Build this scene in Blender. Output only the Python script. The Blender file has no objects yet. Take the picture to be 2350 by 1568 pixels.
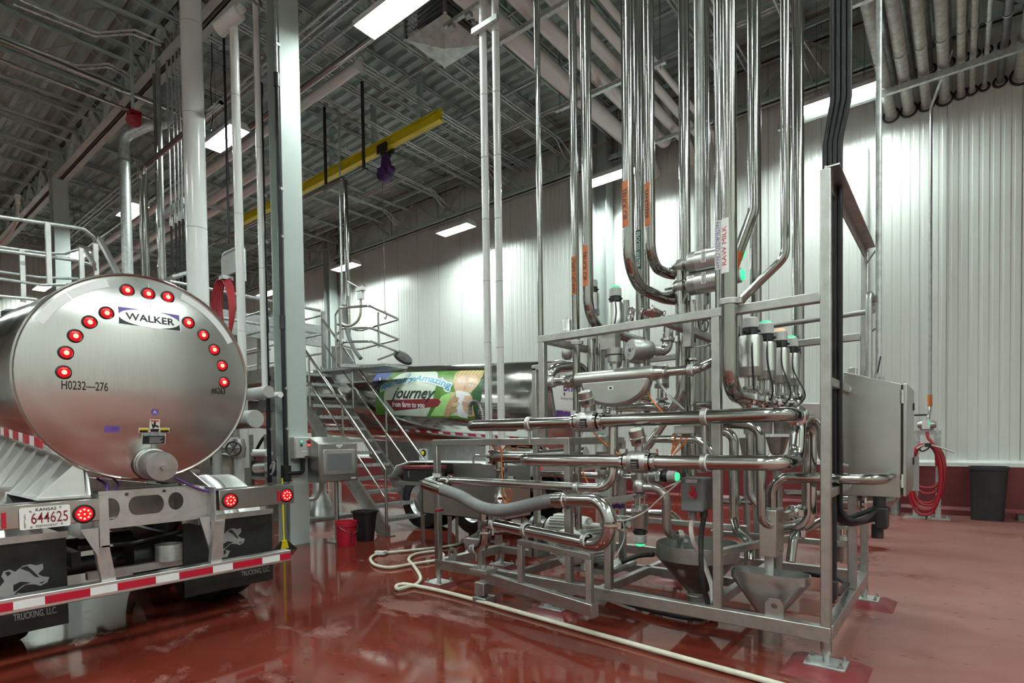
import bpy, bmesh, math, random
from mathutils import Vector as V, Matrix
from mathutils.geometry import tessellate_polygon

S = bpy.context.scene
COL = S.collection
random.seed(7)
PI = math.pi

# ------------------------------------------------------------------ camera
F_PX, YAW, PITCH, ROLL, CY, H = 1286.244, 0.67343, -0.0239424, -0.0139789, 1041.42, 1.55
FWD = V((-math.sin(YAW) * math.cos(PITCH), math.cos(YAW) * math.cos(PITCH), math.sin(PITCH)))
_r = V((math.cos(YAW), math.sin(YAW), 0))
_u = _r.cross(FWD)
RGT = _r * math.cos(ROLL) + _u * math.sin(ROLL)
UPV = _u * math.cos(ROLL) - _r * math.sin(ROLL)
EYE = V((0, 0, H))
cd = bpy.data.cameras.new('camera')
cam = bpy.data.objects.new('camera', cd)
COL.objects.link(cam)
cam.matrix_world = Matrix(((RGT.x, UPV.x, -FWD.x, 0), (RGT.y, UPV.y, -FWD.y, 0), (RGT.z, UPV.z, -FWD.z, H), (0, 0, 0, 1)))
cd.sensor_width = 36
cd.lens = F_PX / 2350 * 36
cd.shift_y = (CY - 784) / 2350
cd.clip_end = 200
S.camera = cam

# ------------------------------------------------------------------ world, light level, exposure
w = bpy.data.worlds.new('world')
S.world = w
w.use_nodes = True
w.node_tree.nodes['Background'].inputs[0].default_value = (.8, .85, .9, 1)
w.node_tree.nodes['Background'].inputs[1].default_value = .3
LAMP_STRENGTH = 205.0          # glow of every high-bay lamp lens (the lamps are built further down)
S.view_settings.view_transform = 'Standard'
S.view_settings.look = 'None'
S.view_settings.gamma = 1
S.view_settings.exposure = -0.03
try:
    S.cycles.max_bounces = 5
    S.cycles.use_adaptive_sampling = True
    S.cycles.adaptive_threshold = .15
    S.cycles.adaptive_min_samples = 16
    S.cycles.diffuse_bounces = 3
    S.cycles.glossy_bounces = 3
    S.cycles.sample_clamp_indirect = 6
    S.cycles.caustics_reflective = False
    S.cycles.caustics_refractive = False
except Exception:
    pass

# ------------------------------------------------------------------ measuring: sight lines of the photograph met with real planes
def ray(u, v): return FWD + RGT * ((u - 1175) / F_PX) - UPV * ((v - CY) / F_PX)
def onX(u, v, x): d = ray(u, v); return EYE + d * (x / d.x)
def onY(u, v, y): d = ray(u, v); return EYE + d * (y / d.y)
def onZ(u, v, z): d = ray(u, v); return EYE + d * ((z - H) / d.z)
def onP(u, v, p, n): d = ray(u, v); return EYE + d * ((p - EYE).dot(n) / d.dot(n))
def depth(p): return (V(p) - EYE).dot(FWD)
def rad(p, wpx): return wpx / 2 * depth(p) / F_PX

# ------------------------------------------------------------------ materials
M = {}
def nodes(name):
    m = bpy.data.materials.new(name)
    m.use_nodes = True
    nt = m.node_tree
    return m, nt, nt.nodes['Principled BSDF']
def N(nt, t, **kw):
    n = nt.nodes.new(t)
    for k, v in kw.items():
        if k in n.inputs: n.inputs[k].default_value = v
        else: setattr(n, k, v)
    return n
def ramp(nt, fac, stops):
    r = nt.nodes.new('ShaderNodeValToRGB')
    e = r.color_ramp.elements
    while len(e) < len(stops): e.new(.5)
    for el, (p, c) in zip(e, stops):
        el.position = p
        el.color = (c[0], c[1], c[2], 1) if isinstance(c, (tuple, list)) else (c, c, c, 1)
    nt.links.new(fac, r.inputs[0])
    return r.outputs[0]
def mat(key, col, rough=.5, metal=0., var=.12, scale=6., stretch=(1, 1, 1), rvar=.25, bump=0., emit=None, coat=0., spec=.5):
    m, nt, b = nodes(key)
    tc = nt.nodes.new('ShaderNodeTexCoord')
    mp = N(nt, 'ShaderNodeMapping'); mp.inputs['Scale'].default_value = stretch
    nt.links.new(tc.outputs['Object'], mp.inputs[0])
    nz = N(nt, 'ShaderNodeTexNoise', Scale=scale, Detail=4.0, Roughness=.6)
    nt.links.new(mp.outputs[0], nz.inputs['Vector'])
    lo = tuple(c * (1 - var) for c in col); hi = tuple(min(1, c * (1 + var)) for c in col)
    nt.links.new(ramp(nt, nz.outputs[0], [(.3, lo), (.7, hi)]), b.inputs['Base Color'])
    nt.links.new(ramp(nt, nz.outputs[0], [(.3, rough * (1 + rvar)), (.7, rough * (1 - rvar))]), b.inputs['Roughness'])
    b.inputs['Metallic'].default_value = metal
    b.inputs['Specular IOR Level'].default_value = spec
    if coat: b.inputs['Coat Weight'].default_value = coat; b.inputs['Coat Roughness'].default_value = .08
    if bump:
        bp = N(nt, 'ShaderNodeBump', Strength=bump, Distance=.01)
        nt.links.new(nz.outputs[0], bp.inputs['Height']); nt.links.new(bp.outputs[0], b.inputs['Normal'])
    if emit:
        b.inputs['Emission Color'].default_value = (*emit[0], 1); b.inputs['Emission Strength'].default_value = emit[1]
        m.cycles.emission_sampling = 'FRONT' if key == 'lamp lens' else 'NONE'
    M[key] = m
    return m

mat('polished steel', (.54, .532, .51), .16, 1, .10, 3, rvar=.4)
mat('brushed steel', (.48, .475, .46), .36, 1, .12, 5, (1, 1, 14), rvar=.2)
mat('frame steel', (.46, .455, .44), .40, 1, .16, 7, rvar=.3)
mat('satin steel', (.48, .475, .455), .34, 1, .08, 4, rvar=.12)
mat('tube steel', (.38, .372, .352), .15, 1, .14, 4, (1, 1, .15), rvar=.4)
mat('dull steel', (.42, .42, .41), .42, 1, .2, 5)
mat('cast steel', (.46, .45, .44), .46, 1, .18, 9)
mat('dark steel', (.16, .16, .165), .45, .7, .3, 6)
mat('chrome', (.74, .74, .73), .07, 1, .03)
mat('aluminium', (.74, .74, .74), .35, 1, .10, 4, rvar=.15)
mat('mill aluminium', (.62, .62, .63), .42, 1, .16, 6)
mat('galvanized', (.52, .54, .54), .45, .75, .22, 14)
mat('roof grey', (.40, .51, .485), .55, .15, .14, 3)
mat('roof steel', (.44, .55, .525), .55, .1, .15, 3)
mat('deck', (.42, .54, .52), .5, .25, .16, 1.2, (1, 6, 1))
mat('column grey', (.47, .53, .51), .38, 0, .05, 2)
mat('beam grey', (.44, .47, .45), .45, 0, .08, 3)
mat('white jacket', (.80, .80, .80), .16, 0, .03, 3, rvar=.2)
mat('white paint', (.78, .79, .78), .4, 0, .04)
mat('grey paint', (.50, .51, .50), .4, 0, .06)
mat('motor enamel', (.66, .66, .62), .38, 0, .12, 7)
mat('grey jacket', (.46, .46, .43), .5, .25, .22, 10, (1, 1, 1), bump=.25)
mat('black', (.018, .018, .020), .42, 0, .3)
mat('bin grey', (.022, .021, .024), .5, 0, .1)
mat('black pipe', (.016, .015, .018), .42, 0, .25, spec=.3)
mat('rubber', (.013, .0135, .0135), .6, 0, .25, 12)
mat('flap rubber', (.017, .018, .017), .55, 0, .2, 10)
mat('grey plastic', (.20, .205, .21), .42, 0, .08)
mat('pale plastic', (.56, .57, .56), .4, 0, .06)
mat('box grey', (.13, .135, .14), .42, 0, .06)
mat('red', (.26, .006, .014), .4, 0, .1)
mat('bucket red', (.50, .012, .035), .42, 0, .08)
mat('hose red', (.36, .012, .022), .4, 0, .12)
mat('pink', (.75, .05, .22), .6, 0, .1)
mat('yellow', (.80, .64, .02), .45, 0, .08)
mat('purple', (.065, .015, .12), .4, 0, .12)
mat('violet print', (.17, .10, .42), .4, 0, .05)
mat('plum', (.13, .045, .27), .45, 0, .05)
mat('orange', (.58, .155, .045), .5, 0, .06)
mat('cable orange', (.80, .20, .03), .45, 0, .08)
mat('green label', (.015, .13, .09), .45, 0, .06)
mat('white print', (.84, .84, .84), .4, 0, .02)
mat('grey print', (.42, .42, .43), .5, 0, .06)
mat('black print', (.015, .015, .017), .45, 0, .05)
mat('red print', (.50, .01, .03), .4, 0, .05)
mat('tape white', (.80, .80, .82), .42, 0, .04)
mat('tape red', (.48, .005, .03), .42, 0, .06)
mat('hose tan', (.60, .57, .47), .5, 0, .12, 8)
mat('grey hose', (.17, .172, .178), .5, 0, .08, 30)
mat('lens red', (.45, .0, .01), .2, 0, .1, emit=((1, .015, .02), .45))
mat('lamp core red', (.9, .1, .08), .3, 0, .02, emit=((1, .14, .10), 6.0))
mat('lamp green', (.1, .8, .45), .3, 0, .02, emit=((.10, .8, .40), .45))
mat('lamp green bright', (.1, .9, .4), .3, 0, .02, emit=((.06, .9, .38), 1.0))
mat('lamp red', (.9, .1, .1), .3, 0, .02, emit=((1, .06, .04), 2.2))
mat('lamp amber', (.9, .4, .2), .3, 0, .02, emit=((1, .45, .25), .8))
mat('lamp lens', (.9, .9, .9), .3, 0, .01, emit=((.88, 1, .93), LAMP_STRENGTH))
mat('screen', (.20, .21, .23), .2, 0, .03)
mat('banner green', (.09, .23, .035), .42, 0, .25, 3)
mat('banner deep green', (.02, .10, .025), .42, 0, .3, 3)
mat('banner blue', (.06, .09, .34), .42, 0, .3, 3)
mat('banner cream', (.62, .70, .60), .42, 0, .06)
mat('banner sky', (.07, .36, .52), .42, 0, .1)
mat('banner maroon', (.22, .018, .03), .42, 0, .08)
mat('banner skin', (.52, .31, .19), .42, 0, .1, 9)
mat('banner skin light', (.66, .44, .30), .42, 0, .08, 9)
mat('banner hair', (.50, .36, .17), .42, 0, .25, 16, (8, 8, 1))
mat('banner hair light', (.70, .56, .34), .42, 0, .2, 16, (8, 8, 1))
mat('banner shirt', (.38, .70, .24), .42, 0, .12, 5)
mat('banner milk', (.80, .80, .84), .42, 0, .04)

def special():
    # stainless tank end: brushed sheet with a broad vertical grain
    m, nt, b = nodes('tank end'); M['tank end'] = m
    tc = nt.nodes.new('ShaderNodeTexCoord'); mp = N(nt, 'ShaderNodeMapping'); mp.inputs['Scale'].default_value = (1, 60, 1.2)
    nt.links.new(tc.outputs['Object'], mp.inputs[0])
    nz = N(nt, 'ShaderNodeTexNoise', Scale=4.0, Detail=5.0); nt.links.new(mp.outputs[0], nz.inputs['Vector'])
    nt.links.new(ramp(nt, nz.outputs[0], [(.3, (.64, .63, .62)), (.7, (.70, .69, .68))]), b.inputs['Base Color'])
    nt.links.new(ramp(nt, nz.outputs[0], [(.3, .27), (.7, .23)]), b.inputs['Roughness'])
    b.inputs['Metallic'].default_value = 1
    b.inputs['Anisotropic'].default_value = .6
    # red epoxy floor with its wet patches
    m, nt, b = nodes('epoxy floor'); M['epoxy floor'] = m
    L = nt.links.new
    tc = nt.nodes.new('ShaderNodeTexCoord')
    n1 = N(nt, 'ShaderNodeTexNoise', Scale=.9, Detail=6.0, Roughness=.62, Distortion=.5)
    n2 = N(nt, 'ShaderNodeTexNoise', Scale=1.1, Detail=8.0, Roughness=.60, Distortion=.3)
    n3 = N(nt, 'ShaderNodeTexNoise', Scale=60.0, Detail=3.0)
    mp = N(nt, 'ShaderNodeMapping'); mp.inputs['Rotation'].default_value = (0, 0, .35); mp.inputs['Scale'].default_value = (.7, 1.2, 1)
    L(tc.outputs['Object'], mp.inputs[0])
    for n in (n1, n2): L(mp.outputs[0], n.inputs['Vector'])
    L(tc.outputs['Object'], n3.inputs['Vector'])
    sx = nt.nodes.new('ShaderNodeSeparateXYZ'); L(tc.outputs['Object'], sx.inputs[0])
    def math_(op, a, c=None, clamp=False):
        q = nt.nodes.new('ShaderNodeMath'); q.operation = op; q.use_clamp = clamp
        for i, z in enumerate((a, c)):
            if z is None: continue
            if isinstance(z, (int, float)): q.inputs[i].default_value = z
            else: L(z, q.inputs[i])
        return q.outputs[0]
    # how dry: the lane right of the skid has been left to dry, the tanker lane is freshly hosed
    t1 = math_('MULTIPLY_ADD', sx.outputs[0], .50); t1.node.inputs[2].default_value = .75
    t2 = math_('MULTIPLY_ADD', sx.outputs[1], .045); t2.node.inputs[2].default_value = -.22
    dry = math_('ADD', t1, t2, True)
    mixd = math_('ADD', math_('ADD', math_('MULTIPLY', dry, .42), -.075), n2.outputs[0])
    fac = ramp(nt, mixd, [(.50, 0.), (.54, .55), (.60, .75), (.80, 1.)])
    wetc = ramp(nt, n1.outputs[0], [(.3, (.095, .014, .009)), (.5, (.140, .023, .014)), (.72, (.180, .034, .021))])
    dryc = ramp(nt, n1.outputs[0], [(.25, (.20, .068, .056)), (.5, (.25, .105, .092)), (.75, (.24, .125, .113))])
    mx = N(nt, 'ShaderNodeMix', data_type='RGBA'); L(fac, mx.inputs[0]); L(wetc, mx.inputs[6]); L(dryc, mx.inputs[7])
    # drops drying on the dull lane
    vo = N(nt, 'ShaderNodeTexVoronoi', Scale=9.0); L(mp.outputs[0], vo.inputs['Vector'])
    drop = math_('MULTIPLY', ramp(nt, vo.outputs['Distance'], [(.13, 1.), (.20, 0.)]), ramp(nt, n1.outputs[0], [(.44, 0.), (.52, 1.)]))
    mx2 = N(nt, 'ShaderNodeMix', data_type='RGBA'); L(math_('MULTIPLY', drop, .75), mx2.inputs[0]); L(mx.outputs[2], mx2.inputs[6]); mx2.inputs[7].default_value = (.10, .014, .014, 1)
    L(mx2.outputs[2], b.inputs['Base Color'])
    L(ramp(nt, fac, [(0., .06), (.3, .18), (.75, .34), (1., .46)]), b.inputs['Roughness'])
    b.inputs['Specular IOR Level'].default_value = .36
    bp = N(nt, 'ShaderNodeBump', Strength=.10, Distance=.004)
    hgt = math_('MULTIPLY', n3.outputs[0], math_('ADD', math_('MULTIPLY', fac, .9), .12))
    L(hgt, bp.inputs['Height'])
    bp2 = N(nt, 'ShaderNodeBump', Strength=.07, Distance=.02); L(n2.outputs[0], bp2.inputs['Height']); L(bp.outputs[0], bp2.inputs['Normal'])
    L(bp2.outputs[0], b.inputs['Normal'])
    # white wall panels: fine vertical flutes and a joint every 1.07 m
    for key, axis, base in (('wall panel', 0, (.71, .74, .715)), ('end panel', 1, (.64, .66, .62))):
        m, nt, b = nodes(key); M[key] = m
        L = nt.links.new
        tc = nt.nodes.new('ShaderNodeTexCoord'); sx = nt.nodes.new('ShaderNodeSeparateXYZ'); L(tc.outputs['Object'], sx.inputs[0])
        def mt(op, a, c=0.):
            q = nt.nodes.new('ShaderNodeMath'); q.operation = op
            L(a, q.inputs[0]) if not isinstance(a, float) else None
            q.inputs[1].default_value = c
            return q.outputs[0]
        cx = sx.outputs[axis]
        fl = mt('PINGPONG', cx, .075)
        jt = mt('PINGPONG', mt('ADD', cx, .2), .535)
        rib = ramp(nt, mt('MULTIPLY', fl, 13.33), [(.0, 0.), (.25, .1), (.45, 1.), (1., 1.)])
        seam = ramp(nt, jt, [(.0, 1.), (.006, 1.), (.010, 0.)])
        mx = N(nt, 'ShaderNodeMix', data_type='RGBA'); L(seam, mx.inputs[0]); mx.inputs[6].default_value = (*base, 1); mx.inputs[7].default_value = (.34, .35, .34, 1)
        L(mx.outputs[2], b.inputs['Base Color'])
        b.inputs['Roughness'].default_value = .30
        bp = N(nt, 'ShaderNodeBump', Strength=.6, Distance=.012); L(rib, bp.inputs['Height']); L(bp.outputs[0], b.inputs['Normal'])
special()

# ------------------------------------------------------------------ mesh building
def frame_of(d):
    d = V(d).normalized()
    a = V((0, 0, 1)) if abs(d.z) < .9 else V((1, 0, 0))
    e1 = d.cross(a).normalized()
    return d, e1, d.cross(e1).normalized()
def rounded(pts, bend, seg=7):
    pts = [V(p) for p in pts]
    if len(pts) < 3 or not bend: return pts
    out = [pts[0]]
    for i in range(1, len(pts) - 1):
        a, b, c = pts[i - 1], pts[i], pts[i + 1]
        d1 = (a - b); d2 = (c - b); l1, l2 = d1.length, d2.length
        if l1 < 1e-6 or l2 < 1e-6: continue
        d1 /= l1; d2 /= l2
        ang = d1.angle(d2)
        if ang > PI - .03: out.append(b); continue
        t = min(bend / math.tan(ang / 2), l1 * .49 if i > 1 else l1 * .98, l2 * .49 if i < len(pts) - 2 else l2 * .98)
        R = t * math.tan(ang / 2)
        ctr = b + (d1 + d2).normalized() * (R / math.sin(ang / 2))
        s, e = b + d1 * t - ctr, b + d2 * t - ctr
        tot = s.angle(e)
        for k in range(seg + 1):
            q = k / seg
            out.append(ctr + (s * math.sin((1 - q) * tot) + e * math.sin(q * tot)) / math.sin(tot))
    out.append(pts[-1])
    return out
def catmull(pts, n=8):
    pts = [V(p) for p in pts]
    P = [pts[0] * 2 - pts[1]] + pts + [pts[-1] * 2 - pts[-2]]
    out = []
    for i in range(1, len(P) - 2):
        for k in range(n):
            t = k / n
            a, b, c, d = P[i - 1], P[i], P[i + 1], P[i + 2]
            out.append(.5 * ((2 * b) + (c - a) * t + (2 * a - 5 * b + 4 * c - d) * t * t + (3 * b - a - 3 * c + d) * t ** 3))
    out.append(pts[-1])
    return out
class MB:
    def __init__(s): s.v = []; s.f = []
    def add(s, vs, fs):
        o = len(s.v); s.v += [V(p) for p in vs]; s.f += [tuple(i + o for i in f) for f in fs]; return s
    def box(s, a, b):
        x0, y0, z0 = (min(a[i], b[i]) for i in range(3)); x1, y1, z1 = (max(a[i], b[i]) for i in range(3))
        return s.add([(x0, y0, z0), (x1, y0, z0), (x1, y1, z0), (x0, y1, z0), (x0, y0, z1), (x1, y0, z1), (x1, y1, z1), (x0, y1, z1)],
                     [(0, 3, 2, 1), (4, 5, 6, 7), (0, 1, 5, 4), (1, 2, 6, 5), (2, 3, 7, 6), (3, 0, 4, 7)])
    def cbox(s, c, sz, rz=0., m=None):
        R = m or Matrix.Rotation(rz, 3, 'Z')
        c = V(c); h = V(sz) / 2
        vs = [c + R @ V((sx * h.x, sy * h.y, sz_ * h.z)) for sz_ in (-1, 1) for sx, sy in ((-1, -1), (1, -1), (1, 1), (-1, 1))]
        return s.add(vs, [(0, 3, 2, 1), (4, 5, 6, 7), (0, 1, 5, 4), (1, 2, 6, 5), (2, 3, 7, 6), (3, 0, 4, 7)])
    def bar(s, p, q, w, h, up=(0, 0, 1)):
        p, q = V(p), V(q); d = (q - p).normalized(); up = V(up)
        if abs(d.dot(up)) > .97: up = V((0, 1, 0))
        e1 = d.cross(up).normalized() * (w / 2); e2 = e1.cross(d).normalized() * (h / 2)
        vs = [p - e1 - e2, p + e1 - e2, p + e1 + e2, p - e1 + e2, q - e1 - e2, q + e1 - e2, q + e1 + e2, q - e1 + e2]
        return s.add(vs, [(0, 1, 2, 3), (7, 6, 5, 4), (0, 4, 5, 1), (1, 5, 6, 2), (2, 6, 7, 3), (3, 7, 4, 0)])
    def tube(s, pts, r, n=14, bend=0., closed=False, seg=7):
        pts = rounded(pts, bend, seg) if bend else [V(p) for p in pts]
        q = [pts[0]]
        for p in pts[1:]:
            if (p - q[-1]).length > 1e-5: q.append(p)
        pts = q; m = len(pts)
        if m < 2: return s
        tan = []
        for i in range(m):
            if closed: t = pts[(i + 1) % m] - pts[i - 1]
            else: t = pts[min(i + 1, m - 1)] - pts[max(i - 1, 0)]
            tan.append(t.normalized() if t.length > 1e-9 else V((0, 0, 1)))
        d, e1, e2 = frame_of(tan[0])
        vs = []
        for i in range(m):
            t = tan[i]
            e1 = (e1 - t * e1.dot(t)).normalized(); e2 = t.cross(e1)
            rr = r(i / (m - 1)) if callable(r) else r
            for k in range(n):
                a = 2 * PI * k / n
                vs.append(pts[i] + (e1 * math.cos(a) + e2 * math.sin(a)) * rr)
        fs = []
        for i in range(m if closed else m - 1):
            j = (i + 1) % m
            for k in range(n):
                l = (k + 1) % n
                fs.append((i * n + k, i * n + l, j * n + l, j * n + k))
        if not closed: fs += [tuple(range(n - 1, -1, -1)), tuple((m - 1) * n + k for k in range(n))]
        return s.add(vs, fs)
    def cyl(s, p, q, r, r2=None, n=20):
        p, q = V(p), V(q)
        return s.lathe(p, q - p, [(0, 0), (r, 0), (r2 if r2 is not None else r, (q - p).length), (0, (q - p).length)], n)
    def lathe(s, p, axis, prof, n=24):
        d, e1, e2 = frame_of(axis); p = V(p)
        vs, fs, rings = [], [], []
        for r, t in prof:
            c = p + d * t
            if r < 1e-7: rings.append([len(vs)]); vs.append(c)
            else:
                rings.append(list(range(len(vs), len(vs) + n)))
                vs += [c + (e1 * math.cos(2 * PI * k / n) + e2 * math.sin(2 * PI * k / n)) * r for k in range(n)]
        for a, b in zip(rings, rings[1:]):
            if len(a) == 1 and len(b) == 1: continue
            for k in range(n):
                l = (k + 1) % n
                if len(a) == 1: fs.append((a[0], b[l], b[k]))
                elif len(b) == 1: fs.append((a[k], a[l], b[0]))
                else: fs.append((a[k], a[l], b[l], b[k]))
        return s.add(vs, fs)
    def ring(s, c, axis, R, r, n=24, k=8):
        d, e1, e2 = frame_of(axis); c = V(c)
        return s.tube([c + (e1 * math.cos(2 * PI * i / n) + e2 * math.sin(2 * PI * i / n)) * R for i in range(n)], r, k, closed=True)
    def ball(s, c, r, n=16):
        return s.lathe(V(c) - V((0, 0, r)), (0, 0, 1), [(r * math.sin(PI * i / 8), r - r * math.cos(PI * i / 8)) for i in range(9)], n)
    def prism(s, poly, vec):
        poly = [V(p) for p in poly]; vec = V(vec); n = len(poly)
        return s.add(poly + [p + vec for p in poly], [tuple(range(n - 1, -1, -1)), tuple(range(n, 2 * n))] + [(i, (i + 1) % n, (i + 1) % n + n, i + n) for i in range(n)])
    def build(s, name, material, parent=None, sharp=38, bevel=0., base=None):
        me = bpy.data.meshes.new(name)
        if parent is not None: o0 = parent['_at'] if '_at' in parent else (0, 0, 0); o0 = V(o0)
        elif base is not None: o0 = V(base)
        else:
            zs = min(p.z for p in s.v)
            o0 = V((sum(p.x for p in s.v) / len(s.v), sum(p.y for p in s.v) / len(s.v), zs))
        me.from_pydata([tuple(p - o0) for p in s.v], [], s.f)
        bm = bmesh.new(); bm.from_mesh(me)
        bmesh.ops.recalc_face_normals(bm, faces=bm.faces)
        for fc in bm.faces: fc.smooth = True
        bm.to_mesh(me); bm.free()
        me.set_sharp_from_angle(angle=math.radians(sharp))
        me.materials.append(M[material])
        o = bpy.data.objects.new(name, me); COL.objects.link(o)
        if parent is not None: o.parent = parent
        else: o.location = o0
        o['_at'] = tuple(o0)
        if bevel:
            md = o.modifiers.new('bevel', 'BEVEL'); md.width = bevel; md.segments = 2; md.limit_method = 'ANGLE'; md.angle_limit = math.radians(40)
        return o
def thing(name, label, cat, at=(0, 0, 0), group=None):
    o = bpy.data.objects.new(name, None); COL.objects.link(o)
    o.location = at; o.empty_display_size = .1
    o['_at'] = tuple(at); o['label'] = label; o['category'] = cat
    if group: o['group'] = group
    return o
def tag(o, label, cat, group=None):
    o['label'] = label; o['category'] = cat
    if group: o['group'] = group
    return o
def struct(o): o['kind'] = 'structure'; return o
def dup(root, at, label=None, rz=0.):
    r = root.copy(); COL.objects.link(r); r.location = at; r.rotation_euler = (0, 0, rz)
    r['_at'] = tuple(at)
    if label: r['label'] = label
    for ch in list(root.children):
        c = ch.copy(); COL.objects.link(c); c.parent = r
        for g in list(ch.children):
            d = g.copy(); COL.objects.link(d); d.parent = c
    return r

# flat figures (lettering, emblems) laid on flat or curved surfaces
def glyphs(body, bold=0.):
    cu = bpy.data.curves.new('txt', 'FONT'); cu.body = body; cu.size = 1.; cu.resolution_u = 3; cu.offset = bold
    ob = bpy.data.objects.new('txt', cu); COL.objects.link(ob)
    me = bpy.data.meshes.new_from_object(ob.evaluated_get(bpy.context.evaluated_depsgraph_get()))
    vs = [(v.co.x, v.co.y) for v in me.vertices]; fs = [tuple(p.vertices) for p in me.polygons]
    bpy.data.objects.remove(ob); bpy.data.curves.remove(cu); bpy.data.meshes.remove(me)
    x0 = min(v[0] for v in vs); x1 = max(v[0] for v in vs); y0 = min(v[1] for v in vs); y1 = max(v[1] for v in vs)
    return [((x - x0) / (x1 - x0), (y - y0) / (y1 - y0)) for x, y in vs], fs
def refine(vs2, fs, step):
    bm = bmesh.new()
    vs = [bm.verts.new((x, y, 0)) for x, y in vs2]
    for t in fs:
        try: bm.faces.new([vs[i] for i in t])
        except ValueError: pass
    bmesh.ops.triangulate(bm, faces=bm.faces)
    for _ in range(7):
        es = [e for e in bm.edges if e.calc_length() > step]
        if not es: break
        bmesh.ops.subdivide_edges(bm, edges=es, cuts=1, use_grid_fill=False)
        bmesh.ops.triangulate(bm, faces=[fc for fc in bm.faces if len(fc.verts) > 3])
    bm.verts.index_update()
    out = [(v.co.x, v.co.y) for v in bm.verts], [tuple(v.index for v in fc.verts) for fc in bm.faces]
    bm.free()
    return out
def figure(name, vs2, fs, put, material, parent, depth_=.0015, step=None):
    if step: vs2, fs = refine(vs2, fs, step)
    m = MB()
    m.add([put(x, y, depth_) for x, y in vs2], fs)
    return m.build(name, material, parent)
def flat(o, ex, ey, ez):
    o, ex, ey, ez = V(o), V(ex), V(ey), V(ez).normalized()
    return lambda x, y, d=0.: o + ex * x + ey * y + ez * d
def letters(name, body, put, material, parent, box=(0, 0, 1, 1), bold=0., shear=0., warp=None, d=.002, step=None, spread=0.):
    vs, fs = glyphs(body, bold)
    x0, y0, x1, y1 = box
    out = []
    for x, y in vs:
        X, Y = x0 + (x1 - x0) * x + shear * y, y0 + (y1 - y0) * y
        if warp: X, Y = warp(X, Y)
        out.append((X, Y))
    if spread:
        n = len(out); base = list(out); fb = list(fs); out = []; fs = []
        for k in range(8):
            out += [(X + spread * math.cos(PI * k / 4), Y + spread * math.sin(PI * k / 4)) for X, Y in base]; fs += [tuple(i + n * k for i in q) for q in fb]
    return figure(name, out, fs, put, material, parent, d, step)
def area(name, poly, put, material, parent, d=.001, step=None):
    tri = tessellate_polygon([[V((x, y, 0)) for x, y in poly]])
    return figure(name, poly, [tuple(t) for t in tri], put, material, parent, d, step)
def oval(cx, cy, rx, ry, n=28, a0=0., a1=2 * PI):
    k = n if abs(a1 - a0 - 2 * PI) < 1e-6 else n + 1
    return [(cx + rx * math.cos(a0 + (a1 - a0) * i / n), cy + ry * math.sin(a0 + (a1 - a0) * i / n)) for i in range(k)]
# ================================================================== the room
XW, XE, YS, YN, ZT = -31.0, 7.0, -7.0, 13.75, 10.35
struct(MB().box((XW, YS, -.2), (XE, YN + .3, 0)).build('floor', 'epoxy floor', base=(0, 0, 0)))
struct(MB().box((XW, YN, 0), (XE, YN + .25, ZT + .3)).build('wall_back', 'wall panel', base=(0, 0, 0)))
struct(MB().box((XW - .25, YS, 0), (XW, YN + .25, ZT + .3)).build('wall_left', 'end panel', base=(0, 0, 0)))
struct(MB().box((XW, YS - .25, 0), (XE, YS, ZT + .3)).build('wall_front', 'wall panel', base=(0, 0, 0)))
struct(MB().box((XE, YS, 0), (XE + .25, YN + .25, ZT + .3)).build('wall_right', 'end panel', base=(0, 0, 0)))
mat('curb red', (.17, .026, .030), .42, 0, .12, 4)
struct(MB().prism([(XW, YN, 0), (XW, YN - .17, 0), (XW, YN - .17, .10), (XW, YN - .10, .16), (XW, YN - .10, .93), (XW, YN, .93)], (XE - XW, 0, 0)).build('baseboard_back', 'curb red', base=(0, 0, 0)))
struct(MB().prism([(XW, YN, .93), (XW, YN - .13, .93), (XW, YN - .13, 1.0), (XW, YN - .04, 1.045), (XW, YN, 1.045)], (XE - XW, 0, 0)).build('trim_1', 'white paint', base=(0, 0, 0)))
struct(MB().box((XW, YS, 0), (XW + .12, YN - .1, .93)).build('baseboard_left', 'curb red', base=(0, 0, 0)))
# ribbed roof deck: the ribs run along the hall
prof = []
y = YS
while y < YN + .1:
    prof += [(y, ZT), (y + .05, ZT - .075), (y + .15, ZT - .075), (y + .20, ZT)]
    y += .305
prof.append((YN + .2, ZT))
m = MB()
vs = [(x, yy, zz) for yy, zz in prof for x in (XW, XE)]
m.add(vs, [(2 * i, 2 * i + 1, 2 * i + 3, 2 * i + 2) for i in range(len(prof) - 1)])
struct(m.build('ceiling', 'deck', base=(0, 0, 0), sharp=20))
struct(MB().box((XW, YS, ZT + .02), (XE, YN, ZT + .2)).build('roof_slab', 'deck', base=(0, 0, 0)))

def i_column(x, y, d, wd, z1, label, mt='column grey'):
    t = thing('steel_column', label, 'column', (x, y, 0))
    m = MB()
    m.box((x + d / 2 - .03, y - wd / 2, 0), (x + d / 2, y + wd / 2, z1)).box((x - d / 2, y - wd / 2, 0), (x - d / 2 + .03, y + wd / 2, z1))
    m.box((x - d / 2 + .03, y - .012, 0), (x + d / 2 - .03, y + .012, z1))
    m.build('shaft', mt, t)
    MB().box((x - d / 2 - .03, y - wd / 2 - .03, z1 - .9), (x + d / 2 + .03, y + wd / 2 + .03, z1 - .86)).build('cap_plate', mt, t)
    return t
COLX, COLY = -8.07, 4.66
i_column(COLX, COLY, .36, .32, ZT - .1, 'tall pale grey steel column beside the rear of the near tanker')
i_column(-20.2, COLY, .42, .36, ZT - .1, 'grey steel column far back behind the gantry rails at left')
i_column(-20.1, YN - .3, .42, .36, ZT - .1, 'grey steel column against the white wall behind the stair')
i_column(-7.5, YN - .3, .42, .36, ZT - .1, 'grey steel column against the white wall behind the steel pipes')

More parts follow.
